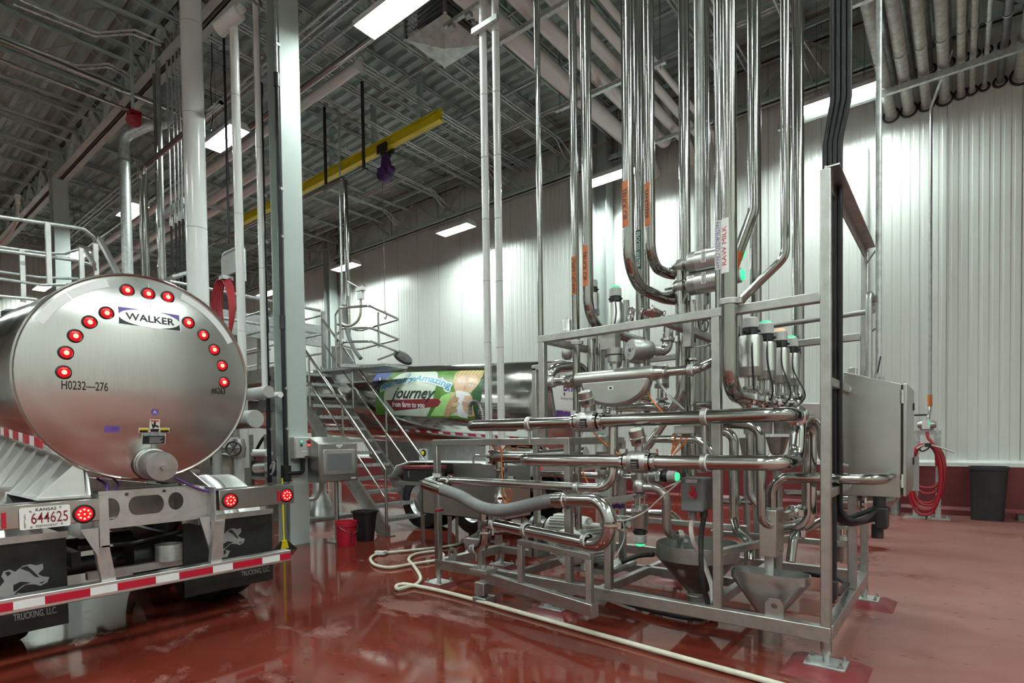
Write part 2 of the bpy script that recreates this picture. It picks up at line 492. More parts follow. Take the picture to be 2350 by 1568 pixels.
# truss girders
def girder(name, label, x0, x1, y, zb, zt, pan, mc, mw, double=True, wchord=.12):
    t = thing(name, label, 'roof truss', ((x0 + x1) / 2, y, zb))
    for nm, z, mm in (('top_chord', zt, mw), ('bottom_chord', zb, mc)):
        m = MB()
        for s in (-1, 1):
            m.box((x0, y + s * .03, z - .07), (x1, y + s * (.03 + wchord), z - .05)).box((x0, y + s * .03, z - .07), (x1, y + s * .045, z + .07))
        m.build(nm, mm, t)
    n = max(2, round((x1 - x0) / pan))
    for i in range(n):
        a, b = x0 + (x1 - x0) * i / n, x0 + (x1 - x0) * (i + 1) / n; c = (a + b) / 2
        for p, q, s in (((a, y, zt), (c, y, zb), .075), ((c, y, zb), (b, y, zt), .075), ((c, y, zb), (c, y, zt), .05)):
            MB().bar(p, q, .05, s, (0, 1, 0)).build('diagonal' if s > .06 else 'upright', mw, t)
    return t
for a, b, lb in ((-19.98, -8.25, 'long roof girder between the two grey columns with a pale bottom beam'), (-30.8, -20.4, 'far roof girder beyond the back grey column at left'), (-7.88, 6.8, 'roof girder above the camera end of the hall')):
    girder('roof_girder', lb, a, b, COLY, 9.2, 10.08, 1.55, 'beam grey', 'roof steel', wchord=.15)
for a, b, lb in ((-19.9, -7.72, 'wall truss along the top of the white wall left of the pipes'), (-30.8, -20.3, 'wall truss at the far left end of the white wall'), (-7.28, 6.8, 'wall truss along the top of the white wall behind the pipes')):
    girder('wall_truss', lb, a, b, YN - .28, 9.0, 9.95, 2.45, 'roof steel', 'roof steel', wchord=.10)

# open web joists
def joist(y0, y1, zb, zt, label, group):
    t = thing('roof_joist', label, 'roof joist', (0, y0, zb), group)
    for nm, z in (('top_chord', zt), ('bottom_chord', zb)):
        m = MB()
        for s in (-1, 1): m.box((s * .014, y0, z - .025), (s * .060, y1, z - .018)).box((s * .014, y0, z - .025), (s * .021, y1, z + .035))
        m.build(nm, 'roof steel' if nm == 'bottom_chord' else 'roof grey', t)
    n = round((y1 - y0) / .75); pts = []
    for i in range(n + 1): pts.append((0, y0 + (y1 - y0) * i / n, zt if i % 2 == 0 else zb))
    MB().tube(pts, .013, 5).build('web', 'roof grey', t)
    return t
j0 = joist(COLY, YN - .35, 9.5, 10.22, 'grey open-web roof joist spanning from the girder to the white wall', 'roof joists over the tanker bay')
x = 2.0; j0.location.x = x
while x > -29:
    x -= 1.53
    d = dup(j0, (x + (0 if abs(x - COLX) > .3 else .25), j0.location.y, j0.location.z))
k0 = joist(YS + .2, COLY, 9.62, 10.22, 'grey open-web roof joist on the near side of the girder, at upper left', 'roof joists over the near bay')
x = -8.6; k0.location.x = x
while x > -27:
    x -= 1.53
    dup(k0, (x, k0.location.y, k0.location.z))
# bridging angles tying the joists, and bracing rods in the near bay
for i, (y, lb) in enumerate(((6.42, 'nearest'), (10.2, 'middle'), (12.3, 'farthest'))):
    tag(MB().box((-29, y, 9.50), (1.5, y + .06, 9.508)).box((-29, y, 9.50), (1.5, y + .008, 9.56)).build('bridging_angle', 'roof steel'), f'thin steel angle tying the roof joists together, {lb} of three', 'angle bar')
for i in range(6):
    x = -11.7 - 1.53 * i
    tag(MB().bar((x, 4.4, 9.35), (x - 1.45, 2.6, 10.15), .05, .05).build('brace_rod', 'roof grey'), 'thin slanted brace between a near bay joist and the girder', 'brace', 'slanted braces beside the girder')

# high bay lamps
def lamp(c, label):
    t = thing('high_bay_light', label, 'ceiling light', c, 'high bay lights')
    x, y, z = c; L, W = 1.30, .42
    m = MB()
    m.prism([(x - L / 2, y - W / 2, z + .045), (x - L / 2, y + W / 2, z + .045), (x - L / 2, y + W / 2 - .07, z + .13), (x - L / 2, y - W / 2 + .07, z + .13)], (L, 0, 0))
    m.build('housing', 'white paint', t)
    m = MB()
    for s in (-1, 1):
        m.box((x - L / 2, y + s * W / 2, z - .03), (x + L / 2, y + s * (W / 2 - .012), z + .05))
        m.prism([(x + s * L / 2, y - W / 2, z - .03), (x + s * L / 2, y + W / 2, z - .03), (x + s * L / 2, y + W / 2, z + .05), (x + s * L / 2, y - W / 2, z + .05)], (s * .02, 0, 0))
    m.build('rim', 'white paint', t)
    MB().box((x - L / 2 + .01, y - W / 2 + .014, z - .010), (x + L / 2 - .01, y + W / 2 - .014, z + .005)).build('lens', 'lamp lens', t)
    m = MB()
    for i in range(1, 6): m.box((x - L / 2 + .05, y - W / 2 + W * i / 6 - .007, z - .026), (x + L / 2 - .05, y - W / 2 + W * i / 6 + .007, z - .0105))
    m.build('louvre', 'grey plastic', t)
    for sx in (-1, 1):
        m = MB()
        for sy in (-1, 1): m.tube([(x + sx * .4, y + sy * .13, z + .12), (x + sx * .4, y, z + .5)], .004, 5)
        m.tube([(x + sx * .4, y, z + .5), (x + sx * .4, y, 10.32)], .004, 5)
        m.build('hanger_wire', 'dark steel', t)
    return t
L0 = lamp((-6.72, 5.65, 8.05), 'glowing high bay lamp nearest the camera, at the top of the picture')
for c, lb in (((-12.2, 5.68, 8.05), 'glowing high bay lamp behind the slim white pipe at left'), ((-17.9, 5.75, 8.05), 'glowing high bay lamp behind the grey elbowed pipe at left'),
              ((-23.3, 5.85, 8.05), 'glowing high bay lamp behind the gantry rails at left'), ((-29.2, 6.1, 8.05), 'farthest glowing high bay lamp, low at the left edge'),
              ((-12.1, 12.55, 8.05), 'glowing lamp on the wall side, left of the two white pipes'), ((-17.75, 12.55, 8.05), 'glowing lamp on the wall side, above the stair platform'),
              ((-23.4, 12.55, 8.05), 'glowing lamp on the wall side hidden by the tall column'),
              ((-6.75, 12.55, 8.05), 'glowing lamp on the wall side, behind the two orange-labelled pipes'), ((-1.82, 12.55, 8.05), 'glowing lamp on the wall side, behind the black conduits at right'),
              ((-1.2, 5.65, 8.05), 'glowing high bay lamp above the skid, over the top edge'), ((4.3, 5.65, 8.05), 'glowing high bay lamp over the dry lane at right'),
              ((-12.2, -.6, 8.05), 'glowing high bay lamp over the near tanker'), ((-17.9, -.6, 8.05), 'glowing high bay lamp over the front of the near tanker'), ((-6.7, -.6, 8.05), 'glowing high bay lamp behind the near tanker tail'),
              ((-1.2, -.6, 8.05), 'glowing high bay lamp straight over the camera'), ((4.3, -.6, 8.05), 'glowing high bay lamp behind the camera'), ((-1.2, -5.4, 8.05), 'unseen fill lamp added by the wall behind the camera'), ((4.3, -5.4, 8.05), 'unseen fill lamp added in the corner behind the camera'), ((-6.7, -5.4, 8.05), 'unseen fill lamp added on the far side of the near tanker'), ((-12.2, -5.4, 8.05), 'unseen fill lamp added beside the front of the near tanker'), ((5.9, 2.6, 8.05), 'unseen fill lamp added by the right-hand wall')):  # lamps by the front and right walls are unseen, added to brighten steel reflections
    dup(L0, c, lb)

# ------------------------------------------------------------------ roof services
def run(name, label, cat, pts, r, mt, bend=.15, n=14, group=None, clamps=None):
    return tag(MB().tube(pts, r, n, bend).build(name, mt), label, cat, group)
for i, (x, r, ye, lb) in enumerate(((-6.15, .175, 13.2, 'thickest white-jacketed pipe hung under the roof'), (-5.55, .135, 13.1, 'second white-jacketed roof pipe from the left, medium thick'),
                                    (-5.12, .105, 13.3, 'third white-jacketed roof pipe from the left'), (-4.80, .085, 13.3, 'fourth white-jacketed roof pipe from the left, slim'), (-4.5, .06, 13.3, 'slimmest white-jacketed roof pipe, rightmost of the five'))):
    run('jacketed_pipe', lb, 'pipe', [(x, 6.2, 8.62), (x, ye, 8.62), (x, ye, 9.6) if i % 2 else (x, YN - .02, 8.3)], r, 'white jacket', .25, 22)
for y, lb in ((7.6, 'nearest'), (9.9, 'middle'), (12.4, 'farthest')):
    t = thing('pipe_trapeze', f'steel strut trapeze carrying the white roof pipes, {lb} of three', 'pipe support', (-5.3, y, 8.38))
    MB().box((-6.6, y - .04, 8.37), (-4.2, y + .04, 8.44)).build('strut', 'galvanized', t)
    for x in (-6.5, -4.3): MB().tube([(x, y, 8.3), (x, y, 10.2)], .008, 6).build('hanger_rod', 'dark steel', t)
# pyramid-bottomed air diffuser
t = thing('air_diffuser', 'square louvred air diffuser with an inverted pyramid bottom, beside the nearest lamp', 'air vent', (-7.15, 7.2, 8.6))
x0, x1, y0, y1, z = -7.64, -6.66, 6.74, 7.70, 8.62
MB().add([(x0, y0, z), (x1, y0, z), (x1, y1, z), (x0, y1, z), ((x0 + x1) / 2, (y0 + y1) / 2, z - .12)], [(0, 1, 4), (1, 2, 4), (2, 3, 4), (3, 0, 4), (3, 2, 1, 0)]).build('pyramid_panel', 'dull steel', t, sharp=5)
m = MB()
for i in range(9):
    zz = z + .08 + i * .085
    for a, b in (((x0, y0), (x1, y0)), ((x1, y0), (x1, y1)), ((x1, y1), (x0, y1)), ((x0, y1), (x0, y0))): m.bar((*a, zz), (*b, zz), .03, .012)
m.build('louvre', 'dull steel', t)
for a in ((x0, y0), (x1, y0), (x1, y1), (x0, y1)): MB().box((a[0] - .025, a[1] - .025, z), (a[0] + .025, a[1] + .025, z + .85)).build('corner_post', 'dull steel', t)
MB().box((x0, y0, z + .85), (x1, y1, z + 1.6)).build('duct', 'galvanized', t)
MB().box((x0 + .15, y0 + .15, z + .2), (x1 - .15, y1 - .15, z + .85)).build('core', 'dark steel', t)
# strut with clamps beside it
t = thing('strut_rail', 'steel strut rail with round pipe clamps below the air diffuser', 'pipe support', onZ(1070, 40, 8.2))
p, q = onZ(1020, 62, 8.2), onZ(1175, -30, 8.2); q.y = p.y
MB().bar(p, q, .06, .06).build('rail', 'galvanized', t)
for k in (.12, .4, .68): c = p + (q - p) * k - V((0, 0, .07)); MB().cyl(c - V((.05, 0, 0)), c + V((.05, 0, 0)), .045).build('clamp', 'dull steel', t)
# yellow monorail and hoist
YM = 9.0
xa, xb, zb = -9.05, -18.5, 8.70
t = thing('monorail_beam', 'yellow overhead monorail beam hung below the roof joists', 'crane beam', ((xa + xb) / 2, YM, zb))
m = MB().box((xb, YM - .075, zb), (xa, YM + .075, zb + .022)).box((xb, YM - .075, zb + .22), (xa, YM + .075, zb + .242)).box((xb, YM - .008, zb + .02), (xa, YM + .008, zb + .222))
m.build('beam', 'yellow', t)
for x in (-9.75, -11.45, -13.25, -15.1, -16.9):
    MB().box((x - .05, YM - .05, zb + .24), (x + .05, YM + .05, 10.0)).build('hanger', 'roof grey', t)
    MB().box((x - .12, YM - .07, 9.98), (x + .12, YM + .07, 10.02)).build('hanger_plate', 'roof grey', t)
MB().bar((-9.7, YM, zb + .3), (-9.7, YM + 1.1, 9.9), .09, .09).build('brace', 'roof grey', t)
c = onY(885, 352, YM); c.z = zb
t = thing('chain_hoist', 'dark purple electric chain hoist on a black trolley under the yellow beam', 'hoist', c)
MB().box((c.x - .17, YM - .14, zb - .1), (c.x + .17, YM - .085, zb + .1)).box((c.x - .17, YM + .085, zb - .1), (c.x + .17, YM + .14, zb + .1)).box((c.x - .06, YM - .12, zb - .16), (c.x + .06, YM + .12, zb - .08)).build('trolley', 'black', t)
m = MB().lathe((c.x, YM - .17, zb - .62), (0, 1, 0), [(0, 0), (.15, 0), (.17, .03), (.17, .2), (.15, .23), (0, .23)], 22)
m.lathe((c.x + .13, YM - .12, zb - .52), (0, 1, 0), [(0, 0), (.10, 0), (.12, .03), (.12, .2), (0, .22)], 18).cbox((c.x - .13, YM, zb - .55), (.16, .2, .26))
m.prism([(c.x - .08, YM - .06, zb - .16), (c.x + .08, YM - .06, zb - .16), (c.x + .17, YM - .06, zb - .55), (c.x - .17, YM - .06, zb - .55)], (0, .12, 0))
m.build('hoist_body', 'purple', t)
MB().tube([(c.x - .14, YM, zb - .75), (c.x - .14, YM, zb - 3.9)], .008, 6).build('chain', 'dark steel', t)
MB().tube([(c.x - .14, YM, zb - 3.9), (c.x - .10, YM, zb - 3.95), (c.x - .09, YM, zb - 4.05), (c.x - .14, YM, zb - 4.1), (c.x - .18, YM, zb - 4.05)], .014, 8).build('hook', 'dark steel', t)
t = thing('pipe_trapeze', 'black strap trapeze holding pipes below the yellow beam', 'pipe support', (-12, 7.6, 7.6))
a, b = onY(832, 238, 7.8), onY(832, 392, 7.8); c2, d2 = onY(745, 290, 7.8), onY(745, 437, 7.8)
b.x = a.x; d2.x = c2.x; d2.z = b.z
for p, q in ((a, b), (c2, d2)): q2 = V((p.x, p.y, 9.5)); MB().bar(q, q2, .05, .05).build('strap', 'black', t)
MB().bar(b + V((.1, 0, 0)), d2 - V((.1, 0, 0)), .05, .05).build('cross_bar', 'dark steel', t)
zz = b.z + .06
run('steel_pipe', 'steel pipe lying on the black strap trapeze and turning down', 'pipe', [(-17.5, 7.8, zz), (onY(793, 437, 7.8).x, 7.8, zz), (onY(793, 437, 7.8).x, 7.8, 4.0)], .05, 'tube steel', .14)
run('steel_conduit', 'slim conduit dropping beside the turned-down pipe above the stair', 'conduit', [(onY(781, 437, 7.9).x, 7.9, 9.4), (onY(781, 500, 7.9).x, 7.9, 4.0)], .022, 'galvanized', 0)

# conduits along the joists ending in wall sleeves
for i, (x, z, n) in enumerate(((-8.2, 9.35, 2), (-10.6, 9.35, 3), (-12.9, 9.35, 2), (-2.6, 9.30, 3), (-15.2, 9.35, 2))):
    for k in range(n):
        t = thing('roof_conduit', 'thin steel conduit under the joists ending in a round sleeve in the wall', 'conduit', (x + .09 * k, 9, z), 'roof conduits with wall sleeves')
        xx = x + .09 * k
        MB().tube([(xx, COLY + .3, z), (xx, 12.3, z), (xx + .12 * (k - .5), 12.8, z - .28), (xx + .2 * (k - .5), YN, z - .28)], .02, 8, .12).build('tube', 'galvanized', t)
        MB().lathe((xx + .2 * (k - .5), YN + .01, z - .28), (0, -1, 0), [(.0, 0), (.085, 0), (.085, .03), (.05, .05), (0, .05)], 18).build('sleeve', 'pale plastic', t)
for i, (x, z) in enumerate(((-9.9, 9.42), (-9.8, 9.42), (-9.7, 9.42), (-11.4, 9.40), (-11.3, 9.40), (-6.9, 9.4), (-6.8, 9.4), (-3.6, 9.4), (-3.5, 9.4), (-.5, 9.3), (-.4, 9.3), (-.3, 9.3))):
    run('roof_conduit', 'straight thin conduit strapped under the roof joists', 'conduit', [(x, COLY + .2, z), (x, YN - .4, z)], .022, 'galvanized', 0, 8, 'straight roof conduits')
for i, (y, z) in enumerate(((6.0, 9.30), (6.12, 9.30), (6.24, 9.30), (6.42, 9.2), (8.3, 9.42), (11.2, 9.40), (11.3, 9.40))):
    run('roof_conduit', 'thin conduit running along the hall under the roof joists', 'conduit', [(-29, y, z), (1.5, y, z)], .028 if i < 4 else .02, 'galvanized', 0, 8, 'lengthwise roof conduits')
# twin long tubes right of the tall column
for k, (y, r, mt, lb) in enumerate(((6.75, .10, 'white jacket', 'pale jacketed tube under the roof right of the tall column'), (6.45, .06, 'tube steel', 'slim bright tube beside the pale jacketed roof tube'))):
    run('roof_tube', lb, 'pipe', [(-28, y, 8.75), (-9.0 + .9 * k, y, 8.75)], r, mt, 0, 16)
for k, y in enumerate((7.35, 7.75)):
    run('jacketed_pipe', f'white-jacketed pipe far down the hall, {"left" if k == 0 else "right"} one of the far pair', 'pipe', [(-30.5, y + .3, 8.8), (-14.5, y + .3, 8.8)], .11, 'white jacket', 0, 16)

for x, lb in ((-17.5, 'nearer'), (-23.5, 'farther')):
    t = thing('pipe_trapeze', f'{lb} strut trapeze holding the far pair of white-jacketed pipes', 'pipe support', (x, 7.85, 8.6))
    MB().box((x - .04, 7.4, 8.62), (x + .04, 8.3, 8.69)).build('strut', 'galvanized', t)
    for y in (7.45, 8.25): MB().tube([(x, y, 8.6), (x, y, 10.2)], .008, 6).build('hanger_rod', 'dark steel', t)
# near bay conduits and pipes at upper left
for i, (pts, r, mt, lb) in enumerate((
        ([(45, 0), (222, 75), (310, 68), (372, 95)], .020, 'galvanized', 'upper jogged conduit at upper left under the near bay roof'),
        ([(30, 10), (218, 84), (304, 78), (370, 104)], .020, 'galvanized', 'lower jogged conduit of the pair at upper left'),
        ([(0, 85), (175, 150), (250, 146), (312, 178)], .022, 'galvanized', 'jogged conduit in the middle of the near bay roof'),
        ([(0, 95), (110, 132), (175, 160), (250, 154), (312, 188)], .022, 'galvanized', 'second jogged conduit just under the middle one'))):
    run('jogged_conduit', lb, 'conduit', [onZ(u, v, 9.3) for u, v in pts], r, mt, .12, 8)
a, b = onZ(0, 92, 8.9), onZ(417, 268, 8.9)
run('steel_pipe', 'long bright pipe crossing under the girder at upper left and turning down', 'pipe', [(a.x, a.y - 3, 8.9), (a.x, b.y, 8.9), (a.x - .02, b.y + .1, 7.2), (a.x, b.y + .1, 4.5)], .052, 'tube steel', .2)
a, b = onZ(0, 138, 8.8), onZ(417, 300, 8.8)
run('steel_pipe', 'slimmer bright pipe crossing below the long bright pipe at upper left', 'pipe', [(a.x, a.y - 3, 8.8), (a.x, b.y + .4, 8.8)], .035, 'tube steel', 0)
a, b = onZ(0, 400, 9.0), onZ(95, 400, 9.0)
# red signal horn
p = onY(308, 270, 4.3)
t = thing('signal_horn', 'red alarm horn bolted under the pale girder beam at left', 'alarm horn', p)
MB().box((p.x - .16, 4.22, p.z + .02), (p.x + .05, 4.42, p.z + .14)).build('bracket', 'red', t)
MB().box((p.x - .1, 4.28, p.z + .14), (p.x - .05, 4.33, 10.1)).build('hanger', 'roof steel', t)
MB().lathe((p.x - .02, 4.28, p.z + .08), (.5, -.1, -.86), [(0, 0), (.06, 0), (.07, .12), (.13, .22), (.14, .24), (.12, .23), (0, .16)], 20).build('bell', 'red', t)

# ------------------------------------------------------------------ insulated pipes through the wall at upper right
rings = [(2043, 268, .095, 'grey jacket'), (2085, 254, .095, 'grey jacket'), (2124, 243, .085, 'grey jacket'), (2163, 230, .085, 'grey jacket'), (2158, 222, .06, 'grey jacket'), (2189, 211, .045, 'grey jacket'),
         (2222, 200, .035, 'galvanized'), (2257, 193, .055, 'dark steel'), (2293, 182, .125, 'grey jacket')]
xs = [-1.09, -.79, -.50, -.22, .03, .22, .40, .62, .93]
for i, (x, (u, v, r, mt)) in enumerate(zip([-1.09, -.80, -.52, -.24, .0, .16, .34, .56, .86], rings)):
    for lvl, z, rr in ((0, 7.97, r), (1, 8.62, r * .7)):
        if i == 8 and lvl: rr = .05
        nm = 'lower' if lvl == 0 else 'upper'
        t = thing('wall_pipe', f'grey insulated pipe entering the wall at upper right, {nm} row, {("first", "second", "third", "fourth", "fifth", "sixth", "seventh", "eighth", "ninth")[i]} from the left', 'pipe', (x, 10, z), 'insulated pipes through the wall at upper right')
        MB().tube([(x + .05 * lvl, 4.8, z), (x + .05 * lvl, YN, z)], rr, 18).build('tube', mt if lvl == 0 else 'dull steel', t)
        MB().ring((x + .05 * lvl, YN - .01, z), (0, 1, 0), rr + .035, .022, 24, 8).build('wall_gasket', 'black', t)
        MB().lathe((x + .05 * lvl, YN - .001, z), (0, -1, 0), [(rr, 0), (rr + .03, 0), (rr + .02, .02), (rr, .035)], 22).build('collar', 'grey jacket', t)
        for yy in (9.6, 11.6):
            if lvl == 0: MB().ring((x, yy, z), (0, 1, 0), rr + .008, .01, 20, 6).build('hanger_ring', 'galvanized', t)
for y, z, lb in ((9.6, 7.75, 'nearer'), (12.45, 7.76, 'farther')):
    tag(MB().box((-2.9 if y > 10 else -1.3, y - .04, z), (2.2, y + .04, z + .1)).build('support_angle', 'galvanized'), f'{lb} steel angle carrying the insulated pipes at upper right', 'pipe support')
# ================================================================== tanker trailers
def plate_holes(outer, holes, put, th, name, material, parent):
    loops = [[V((x, y, 0)) for x, y in L] for L in [outer] + holes]
    tri = tessellate_polygon(loops)
    flatp = [p for L in loops for p in L]; n = len(flatp)
    m = MB()
    fs = [tuple(t) for t in tri] + [tuple(i + n for i in reversed(t)) for t in tri]
    o = 0
    for L in loops:
        k = len(L)
        fs += [(o + i, o + (i + 1) % k, o + (i + 1) % k + n, o + i + n) for i in range(k)]
        o += k
    m.add([put(p.x, p.y, 0) for p in flatp] + [put(p.x, p.y, th) for p in flatp], fs)
    return m.build(name, material, parent)

class Tank:
    def __init__(s, C, R, d, L, t):
        s.C, s.R, s.L, s.t = V(C), R, L, t
        s.n = -V(d).normalized()
        s.e1 = V((0, 0, 1)).cross(s.n).normalized(); s.e2 = s.n.cross(s.e1)
    def dish(s, a, b): return .135 * max(0, 1 - (a * a + b * b) / (s.R * s.R))
    def cap(s, a, b, d=0.): return s.C + s.e1 * a + s.e2 * b + s.n * (s.dish(a, b) + d)
    def ab(s, u, v):
        o = 0
        for _ in range(4):
            p = onP(u, v, s.C + s.n * o, s.n) - s.C; a, b = p.dot(s.e1), p.dot(s.e2); o = s.dish(a, b)
        return a, b
    def side(s, x, th, d=0.):     # x metres forward of the rear end, th angle up from the near (-e1) side
        return s.C - s.n * x + (s.e1 * -math.cos(th) + s.e2 * math.sin(th)) * (s.R + d)
    def body(s, shell_mat='polished steel'):
        R = s.R
        MB().lathe(s.C - s.n * s.L, s.n, [(0, 0), (R * .6, .02), (R * .93, .12), (R, .3), (R, s.L - .03), (R - .004, s.L - .02)], 72).build('tank_shell', shell_mat, s.t)
        m = MB(); m.lathe(s.C - s.n * .02, s.n, [(R - .004, 0), (R - .004, .02)] + [(R * (1 - i / 12) - (.004 if i < 12 else 0), .022 + .135 * (1 - (1 - i / 12) ** 2)) for i in range(1, 13)], 72)
        m.build('rear_cap', 'tank end', s.t)
        MB().ring(s.C, s.n, R, .011, 72, 8).build('rim_band', 'polished steel', s.t)
        for x in (2.1, 4.3) if s.C.y < 4 else (): MB().ring(s.C - s.n * x, s.n, R, .012, 64, 6).build('weld_band', 'polished steel', s.t)

def on_barrel(Q, u, v):
    dr = ray(u, v); o = EYE - Q.C
    a = dr - Q.n * dr.dot(Q.n); b = o - Q.n * o.dot(Q.n)
    A, B, C_ = a.dot(a), 2 * a.dot(b), b.dot(b) - Q.R ** 2
    disc = B * B - 4 * A * C_
    if disc < 0: disc = 0
    t = (-B - math.sqrt(disc)) / (2 * A)
    p = EYE + dr * t - Q.C
    x = -p.dot(Q.n); th = math.atan2(p.dot(Q.e2), -p.dot(Q.e1))
    return x, th
# ------------------------------------------------------------------ the near tanker
T1 = thing('tanker_trailer', 'polished steel tank trailer at left with a ring of glowing red lamps on its rear', 'tanker', (-5.0, 1.65, 0))
K = Tank((-4.99, 1.655, 2.067), .787, (-1, .035, .075), 10.5, T1)
K.body()
for i, (u, v) in enumerate(((291.3, 667), (339.6, 675), (384.3, 682.5), (244.3, 719), (205.5, 740), (172.8, 771.6), (151.3, 810), (146.3, 854.7), (431.6, 741), (465.9, 769.5), (490.6, 803), (508.5, 839.5), (513, 877.6))):
    a, b = K.ab(u, v); p = K.cap(a, b)
    g = MB().lathe(p - K.n * .004, K.n, [(.049, 0), (.049, .012), (.040, .018), (.038, .010), (0, .008)], 24).build('marker_lamp', 'rubber', T1)
    MB().lathe(p, K.n, [(.039, .004), (.036, .014), (.018, .020), (.0, .021)], 24).build('lamp_lens', 'lens red', g)
    MB().lathe(p + K.n * .0195, K.n, [(.017, 0), (.013, .003), (0, .004)], 16).build('lamp_bulb', 'lamp core red', g)
# maker's plate
q = [K.ab(895 / 3.357, 600 + 345 / 3.357), K.ab(1385 / 3.357, 600 + 412 / 3.357), K.ab(1392 / 3.357, 600 + 543 / 3.357), K.ab(910 / 3.357, 600 + 480 / 3.357)]
x0, x1 = (q[0][0] + q[3][0]) / 2, (q[1][0] + q[2][0]) / 2; y1, y0 = (q[0][1] + q[1][1]) / 2, (q[2][1] + q[3][1]) / 2
pl = area('maker_plate', [(x0, y0), (x1, y0), (x1, y1), (x0, y1)], K.cap, 'aluminium', T1, .004, .08)
cx, cy, hw, hh = (x0 + x1) / 2, (y0 + y1) / 2, (x1 - x0) / 2, (y1 - y0) / 2
for sx, sy, mt in ((-1, 1, 'violet print'), (1, 1, 'violet print'), (-1, -1, 'black print'), (1, -1, 'black print')):
    poly = [(cx + sx * hw * .97, cy + sy * hh * .93)] + [(cx + sx * hw * .97 * math.cos(a), cy + sy * hh * 1.0 * math.sin(a)) for a in [PI / 2 * k / 10 for k in range(1, 9)]]
    area('corner_print', poly, K.cap, mt, pl, .006, .1)
letters('lettering', 'WALKER', K.cap, 'black print', pl, (cx - hw * .76, cy - hh * .38, cx + hw * .78, cy + hh * .40), .012, d=.0085, step=.05)
def on_cap(name, body, u0, v0, u1, v1, mt='black print', bold=.0, par=T1, d=.003):
    a0, b0 = K.ab(u0, v0); a1, b1 = K.ab(u1, v1)
    return letters(name, body, K.cap, mt, par, (min(a0, a1), min(b0, b1), max(a0, a1), max(b0, b1)), bold, d=d, step=.05)
a0, b0 = K.ab(140.6, 884); a1, b1 = K.ab(247.8, 889)
on_cap('tank_number', 'H0232\u2014276', 140.6, 893.5, 247.8, 878.5, bold=.012)
on_cap('unit_number', '#6263', 484.6, 905, 516.8, 891.5, bold=.012)
def sticker(name, u0, v0, u1, v1, mt, par=T1, d=.003):
    a0, b0 = K.ab(u0, v0); a1, b1 = K.ab(u1, v1)
    return area(name, [(a0, b1), (a1, b1), (a1, b0), (a0, b0)], K.cap, mt, par, d, .1)
s = sticker('warning_sticker', 343.5, 962.5, 365.5, 993, 'white print')
sticker('print_block', 345, 964, 364, 968.5, 'orange', s, .005); sticker('print_block', 345, 984.5, 364, 991.5, 'black print', s, .005)
a, b = K.ab(354.5, 976); area('pictogram', [(a - .025, b + .02), (a - .012, b - .03), (a + .004, b - .012), (a + .03, b - .02), (a + .028, b - .005), (a + .008, b + .002), (a + .006, b + .03), (a - .006, b + .03), (a - .008, b + .002)], K.cap, 'black print', s, .005)
for u in (318.5, 366.5):
    s = sticker('caution_sticker', u, 982, u + 21.5, 994, 'white print'); sticker('print_block', u + 1.2, 983, u + 20.3, 987.3, 'yellow', s, .005); sticker('print_block', u + 1.2, 987.6, u + 20.3, 993, 'black print', s, .005)
s = sticker('instruction_sticker', 325.5, 995.5, 378.5, 1019.5, 'white print'); sticker('print_block', 327, 996.5, 377, 1001.2, 'green label', s, .005); sticker('print_block', 327, 1001.6, 377, 1018.4, 'black print', s, .005)
on_cap('lettering', 'SAFETY INSTRUCTIONS', 329, 1000.4, 375, 997.4, 'white print', .01, s, .007)
for i in range(5):
    sticker('text_line', 342, 1003.6 + i * 2.8, 374 - (i % 3) * 4, 1004.7 + i * 2.8, 'grey print', s, .007)
s = sticker('service_sticker', 240.4, 977.8, 274, 992.8, 'violet print')
sticker('text_line', 256, 981, 271, 982.5, 'plum', s, .005); sticker('text_line', 256, 985, 271, 986.5, 'plum', s, .005)
a, b = K.ab(355, 946); s = area('round_sticker', oval(a, b, .026, .026), K.cap, 'violet print', T1, .003)
area('ring_print', [(a - .012, b - .012), (a, b + .016), (a + .012, b - .012), (a + .006, b - .012), (a, b + .006), (a - .006, b - .012)], K.cap, 'white print', s, .005)
a, b = K.ab(352, 800); area('seam', [(a - .004, -.70), (a + .004, -.70), (a + .004, .74), (a - .004, .74)], K.cap, 'brushed steel', T1, .0015, .1)
# reflective strips along the rim
for (u0, v0, u1, v1) in ((250 / 3.357, 600 + 440 / 3.357, 505 / 3.357, 600 + 243 / 3.357), (512 / 3.357, 600 + 240 / 3.357, 812 / 3.357, 600 + 133 / 3.357), (1405 / 3.357, 600 + 232 / 3.357, 1810 / 3.357, 600 + 612 / 3.357)):
    a0, b0 = K.ab(u0, v0); a1, b1 = K.ab(u1, v1); t0, t1 = math.atan2(b0, a0), math.atan2(b1, a1)
    arc = lambda r: [(r * math.cos(t0 + (t1 - t0) * k / 8), r * math.sin(t0 + (t1 - t0) * k / 8)) for k in range(9)]
    area('reflective_strip', arc(K.R - .028) + arc(K.R - .085)[::-1], K.cap, 'tape white', T1, .003, .1)
# outlet port
a, b = K.ab(346, 1064); p = K.cap(a, b)
g = MB().lathe(p - K.n * .03, K.n, [(.125, 0), (.125, .06), (.118, .065), (.118, .075), (.123, .08), (.123, .10), (.112, .105), (.112, .27), (.104, .285), (0, .285)], 36).build('outlet_port', 'dull steel', T1)
MB().lathe(p + K.n * .25, K.n, [(0, 0), (.108, .0), (.108, .012), (.02, .014), (.018, .035), (0, .035)], 30).build('dust_cap', 'cast steel', g)
MB().ring(p + K.n * .0, K.n, .124, .010, 36, 8).build('gasket', 'black', g)
# hatch on top, far forward
MB().lathe(K.C - K.n * 4.2 + K.e2 * (K.R - .03), K.e2, [(.30, 0), (.30, .07), (.26, .10), (0, .12)], 28).build('hatch_lid', 'rubber', T1)
